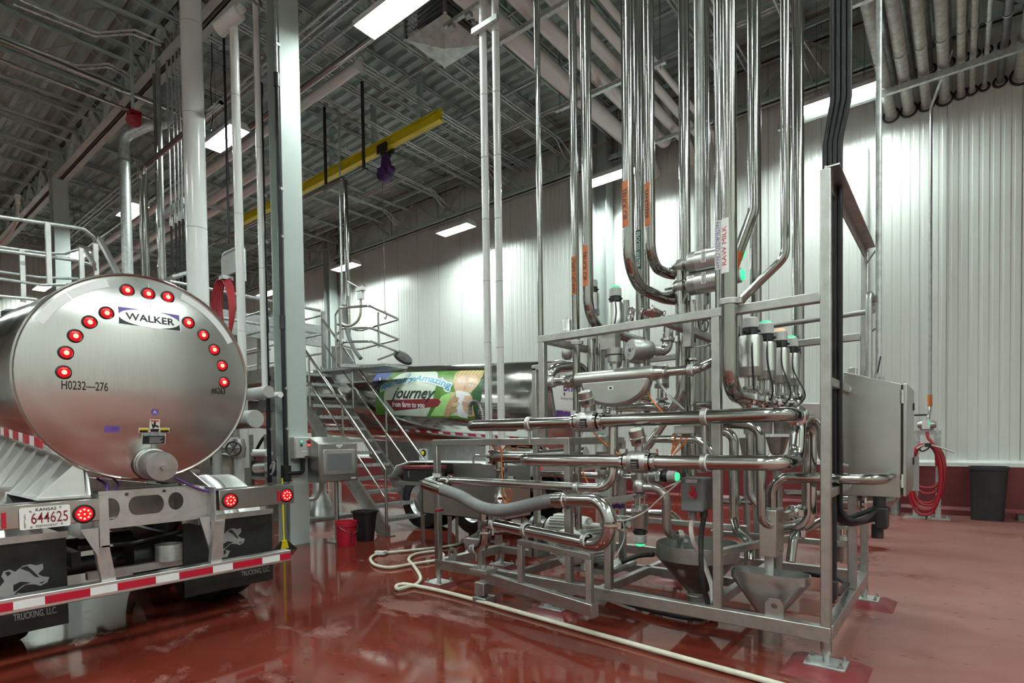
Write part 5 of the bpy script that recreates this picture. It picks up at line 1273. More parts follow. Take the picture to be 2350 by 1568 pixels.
sq('top_rail', (XL - .03, YF, zl), (-2.65, YF, zl)); sq('top_rail', (-2.68, YF, zl), (-2.68, 5.15, zl)); sq('top_rail', (XL, YF, zl), (XL, 5.15, zl)); sq('top_rail', (XL, 5.15, zl), (-2.68, 5.15, zl))
m = MB(); m.bar((XR_, YF - .02, 3.24), (XR_, YR + .03, 3.22), .012, .10); m.bar((XR_ + .04, YF - .02, 3.28), (XR_ + .04, YR + .03, 3.26), .08, .01); m.build('head_channel', fs_, SK)
sq('bracket_arm', (XR_, YF + .03, 1.905), (XR_, 4.94, 1.905), .06); sq('bracket_arm', (XR_, YF + .03, 1.17), (XR_, 4.94, 1.17), .06)
for z in (1.905, 1.17): MB().cyl((XR_, 4.93, z), (XR_, 5.006, z), .032).build('spacer', 'pale plastic', SK)
sq('mid_rail', (-2.68, 4.9, .78), (-1.385, 4.9, .78), .05); sq('mid_rail', (-1.9, 5.5, .62), (-.7, 5.5, .62), .05); sq('mid_rail', (-1.385, YF, .70), (-1.05, 5.3, .70), .055)
for p, a in (((-1.0, YF, zb1), 0), ((-.74, YR, zb1), 0), ((-4.18, YF + .05, zb1), 0)):
    hole = oval(0, .075, .022, .022, 16); ol = [(-.06, 0), (.06, 0), (.06, .09), (.035, .125), (-.035, .125), (-.06, .09)]
    plate_holes(ol, [hole], flat(p, (1, 0, 0), (0, 0, 1), (0, 1, 0)), .014, 'lifting_lug', 'dull steel', SK)
plinths = [(XR_, YF), (XR_, YR - .02), (XL, YF), (XL - .0, YR - .85), (-2.82, YF - .02), (-2.4, YR - .25), (-1.5, YR)]
for i, (x, y) in enumerate(plinths):
    MB().tube([(x, y, .04), (x, y, .10), (x, y, .125), (x, y, zb0 + .01)], lambda t: .034 if t > .5 else .022, 14).build('levelling_foot', 'dull steel', SK)
    MB().cbox((x, y, .052), (.24, .20, .014)).build('foot_plate', 'galvanized', SK, bevel=.003)
    for sx in (-1, 1):
        for sy in (-1, 1): MB().lathe((x + sx * .095, y + sy * .075, .058), (0, 0, 1), [(.014, 0), (.014, .014), (.008, .016), (.008, .035), (0, .036)], 8).build('anchor_bolt', 'dull steel', SK)
    big = i in (0, 1, 4, 5)
    k = (.17, .15, .24, .22) if big else (.125, .105, .15, .13)
    z1 = .045
    tag(MB().add([(x - k[2], y - k[3], 0), (x + k[2], y - k[3], 0), (x + k[2], y + k[3], 0), (x - k[2], y + k[3], 0), (x - k[0], y - k[1], z1), (x + k[0], y - k[1], z1), (x + k[0], y + k[1], z1), (x - k[0], y + k[1], z1)],
                 [(3, 2, 1, 0), (4, 5, 6, 7), (0, 1, 5, 4), (1, 2, 6, 5), (2, 3, 7, 6), (3, 0, 4, 7)]).build('floor_plinth', 'curb red'),
        'red floor plinth under the ' + ('near right corner foot of the skid', 'far right corner foot of the skid', 'near left corner foot of the skid', 'far left foot of the skid', 'foot behind the swing frame', 'foot beside the large drain hopper', 'far middle foot of the skid')[i], 'plinth')
p = onY(1229, 900, 4.8); sq('post', (p.x, 4.8, .3), (p.x, 4.8, zat_(1229, 845, 4.8)), .06); sq('short_rail', (p.x - .03, 4.8, zat_(1229, 845, 4.8)), (p.x + .25, 4.8, zat_(1229, 845, 4.8)), .06)
sq('hanger_box', onY(1580, 736, 4.4), onY(1580, 798, 4.4), .07)

# hinged support frame swung out towards the camera
HA, HB = V((-3.52, 4.0, .245)), V((-2.16, 3.69, .245)); hd = (HB - HA).normalized()
SW = thing('swing_frame', 'low hinged support frame swung out in front of the skid, carrying the bottom pipe', 'frame', (-2.9, 3.8, 0))
MB().bar(HA, HB, .065, .10).build('arm', fs_, SW, bevel=.006)
MB().bar(HB - hd * .0, HB + hd * .006, .067, .102).build('end_plate', fs_, SW)
L1, L2 = HA + hd * .52, HB - hd * .05
for p in (L1, L2): MB().bar(p + V((0, 0, .05)), p + V((0, 0, .385)), .05, .05).build('upright', fs_, SW, bevel=.004)
MB().bar(L1 - hd * .025 + V((0, 0, .405)), L2 + hd * .025 + V((0, 0, .405)), .05, .05).build('top_bar', fs_, SW, bevel=.004)
MB().box((HA.x - .10, HA.y - .07, .08), (HA.x + .02, HA.y + .07, .20)).build('hinge_block', 'cast steel', SW, bevel=.006)
MB().box((HA.x - .14, HA.y - .09, .29), (HA.x + .06, HA.y + .09, .33)).build('hinge_plate', 'cast steel', SW, bevel=.004)
for sx in (-.11, .03):
    for sy in (-.06, .06): MB().lathe((HA.x + sx, HA.y + sy, .33), (0, 0, 1), [(.014, 0), (.014, .015), (0, .018)], 8).build('hinge_bolt', 'dull steel', SW)
MB().lathe((HA.x - .04, HA.y, .33), (0, 0, 1), [(.03, 0), (.03, .03), (0, .045)], 16).build('hinge_pin', 'cast steel', SW)
MB().box((HA.x - .12, HA.y - .08, 0), (HA.x + .04, HA.y + .08, .06)).build('foot_block', 'cast steel', SW, bevel=.006)
MB().bar(HA + V((-.06, 0, .09)), HA + V((-.06, 0, .33)), .05, .05).build('stub_post', fs_, SW); MB().bar(HA + V((-.05, 0, .33)), HA + V((-.26, -.02, .33)), .05, .05).build('stub_arm', fs_, SW)

# ================================================================== pipework
PS = 'polished steel'
def clampband(par, p, d, r, lug=(0, 0, -1), post=0., mt='cast steel'):
    p, d = V(p), V(d).normalized()
    g = MB().lathe(p - d * .016, d, [(r, 0), (r + .013, 0), (r + .013, .032), (r, .032)], 26).build('pipe_clamp', mt, par)
    MB().lathe(p + d * .017, d, [(r, 0), (r + .009, 0), (r + .009, .008), (r, .008)], 26).build('clamp_liner', 'white paint', g)
    s = d.cross(V((0, 0, 1)) if abs(d.z) < .9 else V((0, 1, 0))).normalized()
    MB().cbox(p - s * (r + .018), (.03, .03, .03)).build('clamp_lug', mt, g)
    if post: MB().tube([p - V((0, 0, r)), p - V((0, 0, r + post))], .012, 8).build('clamp_post', mt, g)
    return g
def ferrule(par, p, d, r):
    p, d = V(p), V(d).normalized()
    g = MB().lathe(p - d * .022, d, [(r, 0), (r + .008, .004), (r + .022, .012), (r + .022, .032), (r + .008, .040), (r, .044)], 26).build('coupling', 'chrome', par)
    e = d.cross(V((0, 0, 1)) if abs(d.z) < .9 else V((0, 1, 0))).normalized()
    MB().cbox(p - e * (r + .03) , (.03, .03, .05)).build('wing_nut', 'chrome', g)
    return g
def pipe(label, pts, r, bend=None, mt=PS, clamps=(), ferr=(), n=22, name='process_pipe', at=None, group=None):
    pts = [V(p) for p in pts]
    zs = min(pts, key=lambda p: p.z)
    t = thing(name, label, 'pipe', at or zs, group)
    MB().tube(pts, r, n, bend if bend is not None else r * 3.0, seg=9).build('tube', mt, t)
    for c in clamps: clampband(t, *c[:2], r, **(c[2] if len(c) > 2 else {}))
    for p, d in ferr: ferrule(t, p, d, r)
    return t
def wrap_label(par, x, y, r, zt, zb, body, down, base, ink, off=-38, span=80, th=.62, pad=.12, bold=.015):
    f0 = math.atan2(-y, -x) + math.radians(off)
    hw = math.radians(span) / 2 * r
    L = zt - zb
    def put(a, z, d=0.):
        f = f0 + a / r
        return V((x + math.cos(f) * (r + d), y + math.sin(f) * (r + d), z))
    k = 14
    vs = [(-hw + 2 * hw * i / k, z) for z in (zb, zt) for i in range(k + 1)]
    g = figure('pipe_label', vs, [(i, i + 1, k + 2 + i, k + 1 + i) for i in range(k)], put, base, par, .0012)
    if down: pt_ = lambda X, Y, d=0.: put(Y, zt - X, d)
    else: pt_ = lambda X, Y, d=0.: put(-Y, zb + X, d)
    letters('lettering', body, pt_, ink, g, (L * pad, -hw * th, L * (1 - pad), hw * th), bold, d=.0026, step=hw * .3)
def top_pipe(label, u, v, y, w_, tail=(), mt='tube steel', bend=None, z0=None, **kw):
    p = onY(u, v, y); x = p.x; r = rad((x, y, p.z), w_)
    pts = [(x, y, TOP)] + ([(x, y, z0)] if z0 is not None else []) + [(x, y, q) if isinstance(q, float) else q for q in tail]
    return pipe(label, pts, r, bend, mt, **kw), x, r
zat = lambda u, v, y: onY(u, v, y).z
top_pipe('slimmest vertical steel pipe, passing the left end of the top rail', 1238, 500, 4.45, 13, z0=1.6)
g, x, r = top_pipe('slim vertical steel pipe with an orange label reading RAW CIP 1 SUPPLY', 1320, 600, 4.55, 18, z0=.7)
wrap_label(g, x, 4.55, r, zat(1320, 591, 4.55), zat(1320, 678, 4.55), 'RAW CIP 1 SUPPLY', False, 'orange', 'black print', -30, 84, .66, .05, .02)
clampband(g, (x, 4.55, zat(1320, 788, 4.55)), (0, 0, 1), r)
top_pipe('slim plain pipe half hidden behind the RAW CIP pipe', 1310, 100, 5.6, 8, z0=2.5)
y = 4.45; p = onY(1349, 600, y); ze = zat(1355, 748, y)
g, x, r = top_pipe('vertical pipe with the lower orange TRUCK CIP label, bending back into the skid', 1349, 600, y, 24, (ze, (p.x, 5.55, ze)), bend=.26)
wrap_label(g, x, y, r, zat(1345, 568, y), zat(1345, 660, y), 'TRUCK CIP', True, 'orange', 'black print', -40, 82, .62, .14)
y = 4.35; p = onY(1441, 400, y); ze = zat(1450, 648, y)
g, x, r = top_pipe('vertical pipe with the upper orange TRUCK CIP label, bending to the lower side valve', 1441, 400, y, 27, (ze, (p.x, 5.05, ze), (p.x + .08, 5.2, ze)), bend=.30)
wrap_label(g, x, y, r, zat(1435, 422, y), zat(1435, 526, y), 'TRUCK CIP', True, 'orange', 'black print', -40, 82, .62, .16)
XD, ZD = x, ze
y = 5.3; g, x, r = top_pipe('vertical pipe with the green PROCESS WATER label', 1468, 560, y, 20, z0=zat(1468, 740, y))
wrap_label(g, x, y, r, zat(1468, 531, y), zat(1468, 620, y), 'PROCESS WATER', True, 'green label', 'white print', -26, 90, .66, .05, .012)
top_pipe('vertical pipe just right of the PROCESS WATER pipe', 1482, 560, 5.6, 16, z0=1.8)
y = 4.75; p = onY(1491, 400, y); ze = zat(1497, 607, y)
g, x, r = top_pipe('vertical pipe with the orange SANITIZER label, bending back to the upper side valve', 1491, 400, y, 24, (ze, (p.x, 5.15, ze), (p.x + .1, 5.25, ze)), bend=.26)
wrap_label(g, x, y, r, zat(1485, 425, y), zat(1485, 523, y), 'SANITIZER', True, 'orange', 'black print', -40, 82, .6, .16)
XS_, ZS = x, ze
top_pipe('plain bright vertical pipe above the two side valves', 1571, 400, 5.25, 25, z0=.9)
top_pipe('dull vertical pipe right of the side valve stack', 1606, 400, 5.55, 22, mt='dull steel', z0=1.2)
top_pipe('slim vertical pipe between the dull pipe and the PASTEURIZED CREAM pipe', 1623, 400, 5.75, 13, z0=1.2)
y = 4.35; g, x, r = top_pipe('vertical pipe with the purple-lettered PASTEURIZED CREAM label', 1649, 500, y, 17, z0=2.0)
wrap_label(g, x, y, r, zat(1649, 509, y), zat(1649, 621, y), 'PASTEURIZED CREAM', True, 'white print', 'plum', -18, 110, .55, .03, .0)
y = 4.08; p = onY(1673, 600, y); XJ = -1.28; ZM = 1.853
g, x, r = top_pipe('fat vertical pipe with the red-lettered RAW MILK label, bending back into the valve row', 1673, 600, y, 36, (ZM, (p.x, 4.52, ZM)), bend=.20)
wrap_label(g, x, y, r, zat(1670, 506, y), zat(1670, 630, y), 'RAW MILK', False, 'white print', 'red print', -34, 66, .52, .14, .0)
clampband(g, (x, y, zat(1672, 695, y)), (0, 0, 1), r)
y = 4.9; p = onY(1727, 300, y); q1, q2 = onY(1730, 485, y), onY(1672, 640, y)
g, x, r = top_pipe('vertical pipe kinked down to the left behind the RAW MILK pipe', 1729, 300, y, 26, (q1.z, (q2.x, y, q2.z)), bend=.22)
e_ = (V((q2.x, y, q2.z)) - V((x, y, q1.z))).normalized(); c = V((x, y, q1.z)) + e_ * .33; MB().tube([c, c + e_ * .20], r + .0015, 20).build('pipe_label', 'orange', g)
top_pipe('straight vertical pipe behind the kinked pipe', 1734, 560, 5.5, 25, z0=1.9)
y = 4.75; p = onY(1802, 400, y); q1, q2 = onY(1800, 590, y), onY(1694, 695, y)
top_pipe('vertical pipe kinked down to the left above the valve row', 1802, 400, y, 20, (q1.z, (q2.x, y, q2.z), (q2.x, y, q2.z - .3)), bend=.14)
y = 6.25; p = onY(1831, 500, y)
g, x, r = top_pipe('rightmost fat vertical pipe, bending forward into the far end of the valve row', 1831, 500, y, 26, (ZM, (p.x, 6.02, ZM)), bend=.17)
clampband(g, (x, y, zat(1844, 787, y)), (0, 0, 1), r)
XM = x
# valve-row header
g = pipe('header pipe of the valve row behind the RAW MILK pipe', [(XJ, 4.5, ZM), (XJ, 6.05, ZM)], .055, 0, ferr=[((XJ, yy, ZM), (0, 1, 0)) for yy in (4.52, 4.83, 5.27, 5.75, 6.02)], name='header_pipe')

# ---------------------------------------------------------------- valves
def valve(label, p, ax, r, ln, cap=True, yoke=.12, lampmat=None, body=.062, tagtxt=None, hang=True, cable=None):
    p, ax = V(p), V(ax).normalized()
    d, e1, e2 = frame_of(ax)
    t = thing('process_valve', label, 'valve', p)
    MB().lathe(p - ax * body, ax, [(body * .55, 0), (body * .9, body * .35), (body, body), (body * .9, body * 1.65), (body * .5, body * 2), (body * .5, body * 2.3)], 22).build('valve_body', 'satin steel', t)
    MB().lathe(p + ax * (body * 1.15), ax, [(0, 0), (body * .95, 0), (body * .95, .02), (0, .02)], 22).build('body_clamp', 'cast steel', t)
    y0 = body * 1.15 + .02
    for k in range(3):
        a = 2 * PI * k / 3 + .5; o = (e1 * math.cos(a) + e2 * math.sin(a)) * body * .7
        MB().tube([p + o + ax * y0, p + o + ax * (y0 + yoke)], .010, 8).build('yoke_rod', 'satin steel', t)
    MB().tube([p + ax * y0, p + ax * (y0 + yoke)], .016, 10).build('stem', 'chrome', t)
    c = y0 + yoke
    MB().lathe(p + ax * c, ax, [(0, 0), (r * .97, 0), (r, .008), (r, ln * .22), (r * 1.006, ln * .225), (r, ln * .23), (r, ln - .02), (r * .92, ln), (0, ln)], 32).build('actuator', 'satin steel', t)
    c += ln
    if cap:
        h = r * .60 if r > .085 else r * .72
        g = MB().lathe(p + ax * c, ax, [(h * .5, 0), (h * .5, .015), (h * 1.05, .015), (h * 1.05, h * 1.05), (h * .95, h * 1.1), (0, h * 1.1)], 24).build('control_head', 'black', t)
        c2 = c + h * 1.1
        MB().lathe(p + ax * c2, ax, [(h * 1.02, 0), (h * 1.10, .004), (h * 1.05, h * 1.35), (h * .9, h * 1.5), (0, h * 1.5)], 24).build('head_cover', 'pale plastic', t)
        if lampmat: MB().lathe(p + ax * (c2 + h * 1.45), ax, [(h * .85, 0), (h * .7, .022), (h * .3, .03), (0, .032)], 18).build('status_lamp', lampmat, t)
        for k in range(3):
            a = k * 2.1 + 2.6; o = (e1 * math.cos(a) + e2 * math.sin(a))
            MB().cyl(p + ax * (c + h * .6) + o * h * .95, p + ax * (c + h * .6) + o * (h * 1.35), .010, n=8).build('cable_gland', 'black', g)
        if cable: MB().tube(catmull(cable(p + ax * (c + h * .6)), 6), .007, 6).build('cable', 'black', t)
    else: MB().lathe(p + ax * c, ax, [(.012, 0), (.012, .02), (0, .024)], 12).build('bleed_plug', 'brushed steel', t)
    if tagtxt:
        s, zz, hh, off = tagtxt
        f0 = off
        def put(a, b, dd=0.):
            f = f0 + a / r; return p + ax * b + (e1 * math.cos(f) + e2 * math.sin(f)) * (r + dd)
        return t, put
    return t
for i, (yy, rr, zb_, zt2, lm, lb) in enumerate(((4.61, .092, 2.02, 2.335, None, 'nearest and largest of the four upright valves behind the RAW MILK pipe'), (5.05, .085, 2.03, 2.34, 'lamp green', 'second upright valve of the row, green lamp on top'),
                                              (5.54, .082, 2.03, 2.35, 'lamp amber', 'third upright valve of the row, orange lamp on top'), (5.98, .080, 2.04, 2.35, 'lamp green', 'fourth and farthest upright valve of the row, green lamp on top'))):
    valve(lb, (XJ, yy, ZM), (0, 0, 1), rr, zt2 - zb_, lampmat=lm, yoke=zb_ - ZM - .09, cable=(lambda c, k=i: [c + V((.03, -.06, .02)), c + V((.04, -.09, -.2)), c + V((.05 + .03 * k, -.09, -.45)), c + V((.02, -.05, -.58))]))
    MB().lathe((XJ, yy, ZM - .28), (0, 0, 1), [(0, 0), (.05, 0), (.055, .1), (.07, .12), (.07, .2), (.05, .22)], 20).build('seat_flange', 'cast steel', bpy.data.objects[list(o.name for o in bpy.data.objects if o.get('label') == lb)[0]])
def front_text(label_, p, w, h, body, par, nrm=(0, -1, 0), base='white print'):
    p = V(p); nz = V(nrm).normalized(); ex = V((0, 0, 1)).cross(nz).normalized()
    pt_ = flat(p - ex * w / 2 - V((0, 0, h / 2)), ex, (0, 0, 1), nz)
    g = figure('tag_label', [(0, 0), (w, 0), (w, h), (0, h)], [(0, 1, 2, 3)], pt_, base, par, .001)
    if body: letters('lettering', body, pt_, 'black print', g, (w * .08, h * .2, w * .92, h * .8), .02, d=.002)
    return g
# two horizontal side valves
for (v0, yy, tx, lb) in ((603, 5.0, 'TV-11232', 'upper of the two lying valves left of the RAW MILK pipe'), (650, 5.0, 'TV-11233', 'lower of the two lying valves left of the RAW MILK pipe')):
    p = onY(1560, v0 + 8, yy); e = onY(1586, v0, yy); f = onY(1650, v0 - 4, yy)
    t = valve(lb, (p.x, yy, p.z), (1, 0, 0), .098, f.x - e.x + .05, lampmat='lamp green bright', yoke=e.x - p.x - .10, body=.062)
    c = V((f.x - .1, yy - .099, p.z)); 
    pt_ = flat(c + V((0, 0, .06)), (0, 0, -1), (1, 0, 0), (0, -1, 0)); g = figure('tag_label', [(0, -.02), (.10, -.02), (.10, .02), (0, .02)], [(0, 1, 2, 3)], pt_, 'white print', t, .002); letters('lettering', tx, pt_, 'black print', g, (.008, -.011, .092, .011), .02, d=.0035)
    pipe('short branch joining the ' + ('upper' if v0 < 620 else 'lower') + ' lying valve to its supply pipe', [(XS_ if v0 < 620 else XD, yy + .12, p.z), (p.x, yy + .12, p.z), (p.x, yy, p.z - .12)], .042, .06, name='branch_pipe')
p = onY(1560, 640, 5.0); pipe('riser pipe under the two lying valves', [(p.x, 5.0, zat(1560, 600, 5.0)), (p.x, 5.0, zat(1560, 900, 5.0))], .042, 0, name='riser_pipe')
p = onY(1588, 700, 5.1); pipe('second riser pipe below the lying valves, capped by an elbow', [(p.x, 5.1, zat(1588, 690, 5.1)), (p.x, 5.1, 1.2)], .035, 0, name='riser_pipe')
p = onY(1690, 632, 5.6); MBg = valve('rear lying valve whose green lamp peeps out behind the RAW MILK pipe', (p.x - .55, 5.6, p.z), (1, 0, 0), .085, .26, lampmat='lamp green bright', yoke=.08)
MB().tube([(p.x - .55, 5.6, p.z - .05), (p.x - .55, 5.6, 1.9)], .04, 14).build('valve_riser', PS, MBg)
# upright valves on the left
def upright(label, u, vb, vt, y, w_, down, lm=None, cap=True, **kw):
    p, q = onY(u, vb, y), onY(u, vt, y); r = rad(p, w_)
    return valve(label, (p.x, y, p.z - down), (0, 0, 1), r, q.z - p.z, cap, down - .10, lm, **kw)
upright('upright valve with a grey and black control head above the middle of the top rail', 1413, 768, 694, 4.9, 36, .26, 'lamp green', cable=lambda c: [c + V((.02, -.05, 0)), c + V((.06, -.10, -.15)), c + V((.03, -.10, -.3)), c + V((0, -.08, -.4))])
upright('upright valve half hidden behind the lower TRUCK CIP pipe', 1360, 722, 672, 5.35, 32, .26)
upright('short upright actuator on the left end of the top rail', 1301, 767, 733, 4.95, 22, .2, cap=False)
# bulb fitting beneath it and the bowed crossover
p = onY(1303, 808, 4.95)
pipe('bowed crossover pipe at the upper left corner of the skid', [onY(1262, 880, 4.5), onY(1263, 846, 4.5), onY(1340, 838, 4.9), onY(1347, 870, 4.9)], .05, .12, ferr=[(onY(1264, 868, 4.5), (0, 0, 1))], name='crossover_pipe')
# flow head facing the camera
p = onY(1447, 803, 4.45)
ax = V((.55, .83, .02)).normalized()
g = thing('round_actuator', 'fat round actuator with a pale disc face in the middle of the skid', 'actuator', p)
MB().lathe(p, ax, [(0, 0), (.088, 0), (.092, .006), (.092, .15), (.075, .20), (.05, .21), (.05, .28)], 36).build('housing', 'dull steel', g)
MB().lathe(p - ax * .004, ax, [(0, 0), (.086, 0), (.086, .005)], 36).build('face_plate', 'pale plastic', g)
MB().lathe(p - ax * .016, ax, [(0, 0), (.014, 0), (.018, .014)], 12).build('hub_screw', 'dark steel', g)
for k in range(3): MB().lathe(p - ax * .006 + frame_of(ax)[1] * .05 * math.cos(2.1 * k) + frame_of(ax)[2] * .05 * math.sin(2.1 * k), ax, [(0, 0), (.007, 0), (.007, .01)], 8).build('screw', 'dark steel', g)
pipe('curved pipe rising from the fat round actuator', [p + ax * .27, onY(1530, 815, 4.75), onY(1535, 745, 4.75)], .045, .10, ferr=[(onY(1534, 780, 4.75), (0, 0, 1))], name='branch_pipe')
p = onY(1411, 812, 4.5)
g = thing('diaphragm_valve', 'small stacked diaphragm valve left of the fat round actuator', 'valve', p)
MB().lathe((p.x, 4.5, p.z - .09), (0, 0, 1), [(.03, -.12), (.03, 0), (.066, .02), (.068, .07), (.055, .075), (.07, .08), (.07, .135), (.05, .14), (0, .14)], 26).build('bonnet', 'satin steel', g)
MB().cbox(onY(1400, 783, 4.75), (.16, .1, .16)).build('bracket_plate', 'frame steel', g)
# bolted cover flanges above the rail
for (u, v, a2, b2, lb, nx) in ((1452, 728, 0, 0, 'left polished clamp flange above the top rail', (-.75, -.6, .15)), (1497, 722, 0, 0, 'right polished clamp flange above the top rail', (.1, .25, 1))):
    p = onY(u, v, 4.75); d = V(nx).normalized(); g = thing('clamp_flange', lb, 'flange', p)
    MB().lathe(p, d, [(0, 0), (.075, 0), (.085, .015), (.085, .03), (.05, .05), (0, .05)], 28).build('disc', 'chrome', g)
    MB().ring(p + d * .02, d, .088, .008, 28, 8).build('clamp_ring', 'chrome', g)
    e = frame_of(d)
    for k in range(4): c = p + (e[1] * math.cos(1.57 * k + .4) + e[2] * math.sin(1.57 * k + .4)) * .10 + d * .02; MB().lathe(c - d * .02, d, [(0, 0), (.012, 0), (.016, .02), (.010, .045), (0, .05)], 10).build('wing_nut', 'chrome', g)

# ---------------------------------------------------------------- the long horizontal lines
y1 = 3.95; z1 = 1.694
A_, B_ = onY(1062, 977, y1).x + .05, onY(1805, 952, y1).x
h1 = pipe('upper long horizontal pipe across the skid front, with a flow meter on its left half', [(A_, 4.7, z1), (A_, y1, z1), (B_, y1, z1), (B_, 4.32, z1)], .050, .13, mt='tube steel',
     clamps=[(onY(1215, 973, y1), (1, 0, 0), dict(post=.12)), (onY(1617, 957, y1), (1, 0, 0), dict(post=.25))], ferr=[((B_, 4.25, z1), (0, 1, 0))])
y2 = 3.9; z2 = 1.377
A2, B2 = onY(1182, 1057, y2).x + .05, onY(1790, 1062, y2).x
pk = onY(1845, 988, 4.75)
h2 = pipe('lower long horizontal pipe, looping over and down at its right end', [(A2, 4.6, z2), (A2, y2, z2), (B2, y2, z2), (B2, 4.36, z2), (B2, 4.42, 1.66), (B2, 4.80, 1.66), (B2, 4.80, .86), (B2 - .28, 4.80, .80)], .052, .13,
     clamps=[(onY(1617, 1062, y2), (1, 0, 0), dict(post=.0))])
y3 = 4.0; z3 = 1.153
A3, B3 = onY(1010, 1104, y3).x, onY(1407, 1120, y3).x
h3 = pipe('third horizontal pipe, from the hose elbow to an upturned bend', [(A3, y3, z3), (B3, y3, z3), (B3, y3 + .02, z3 + .62)], .038, .14, clamps=[(onY(1324, 1119, y3), (1, 0, 0))], ferr=[(onY(1031, 1105, y3), (1, 0, 0))])
p = V((A3 - .02, y3, z3)); MB().tube([p, p + V((-.05, 0, 0)), p + V((-.05, -.10, -.02))], .05, 18, .05).build('hose_elbow', 'cast steel', h3)
for e in ((-.05, .02, .05), (.01, -.02, .05)): MB().cbox(p + V(e), (.07, .06, .04), .5).build('cam_lever', 'chrome', h3)
# bottom line on the swing frame, with U bend, coupling and rubber hose
nS = V((0, 0, 1)).cross(hd).normalized()
PS0 = HA + V((0, 0, 0))
def onS(u, v): return onP(u, v, PS0, nS)
b0, b1 = onS(1130, 1197), onS(1352, 1248)
b1.z = b0.z = (b0.z + b1.z) / 2
b0, b1 = V((b0.x, b0.y, b0.z)), V((b1.x, b1.y, b1.z))
k2 = onS(1392, 1225); top = onS(1388, 1150); cpl = onS(1300, 1147); cp2 = onS(1282, 1147)
rB = .053
h4 = pipe('bottom pipe on the swing frame, turned up in a U bend to the hose coupling', [b0, onS(1397, 1258), onS(1399, 1150), cp2], rB, .19, clamps=[(b0.lerp(b1, .40), b1 - b0, dict(post=.03)), (b0.lerp(b1, .98), b1 - b0, dict(post=.03)), (b0.lerp(b1, .03), b1 - b0)],
          ferr=[(onS(1400, 1204), (0, 0, 1)), (cpl, cpl - cp2)])
MB().tube([onS(1308, 1147), onS(1276, 1148)], rB + .012, 22).build('hose_tail', 'polished steel', h4)
hc = p + V((-.05, -.14, -.03))
ho = thing('rubber_hose', 'grey ribbed rubber hose sagging between the pipe elbow and the U bend', 'hose', (-3.2, 3.85, .7))
hz = [hc]; n_ = 8
for k, (u, v) in enumerate(((1050, 1136), (1082, 1154), (1112, 1167), (1145, 1172), (1180, 1168), (1215, 1160), (1250, 1152))):
    f_ = (k + 1) / 8; q = onS(u, v); w_ = onY(u, v, hc.y)
    hz.append(w_.lerp(q, min(1, f_ * 1.15)))
hz += [onS(1268, 1149), onS(1285, 1148)]
path = catmull(hz, 16)
MB().tube(path, lambda t: .058 + .0012 * math.sin(t * 520), 22).build('hose_wall', 'grey hose', ho)
MB().tube(path[:9], .0605, 22).build('hose_ferrule', 'polished steel', ho)
# tee, elbows and pump inlet at its left end
tp = b0 - (b1 - b0).normalized() * .06
q1 = onS(1112, 1222); 
g = pipe('looped pump inlet pipe at the left foot of the skid', [tp + V((.02, 0, .0)), tp + V((-.04, 0, 0)), V((tp.x - .05, tp.y, tp.z - .26)), V((tp.x - .36, tp.y + .06, tp.z - .26)), V((tp.x - .36, tp.y + .40, tp.z - .16)), V((tp.x - .05, tp.y + .62, tp.z - .14))], rB, .13, mt='tube steel',
         ferr=[(V((tp.x - .05, tp.y, tp.z - .09)), (0, 0, 1))], clamps=[(V((tp.x - .19, tp.y + .03, tp.z - .26)), (1, -.15, 0), dict(post=.08)), (V((tp.x - .24, tp.y + .04, tp.z - .26)), (1, -.15, 0))], name='pump_inlet')
MB().tube([tp + V((-.05, .0, .02)), tp + V((-.05, .0, .17))], rB, 20).build('tee', 'tube steel', g); ferrule(g, tp + V((-.05, 0, .14)), (0, 0, 1), rB)
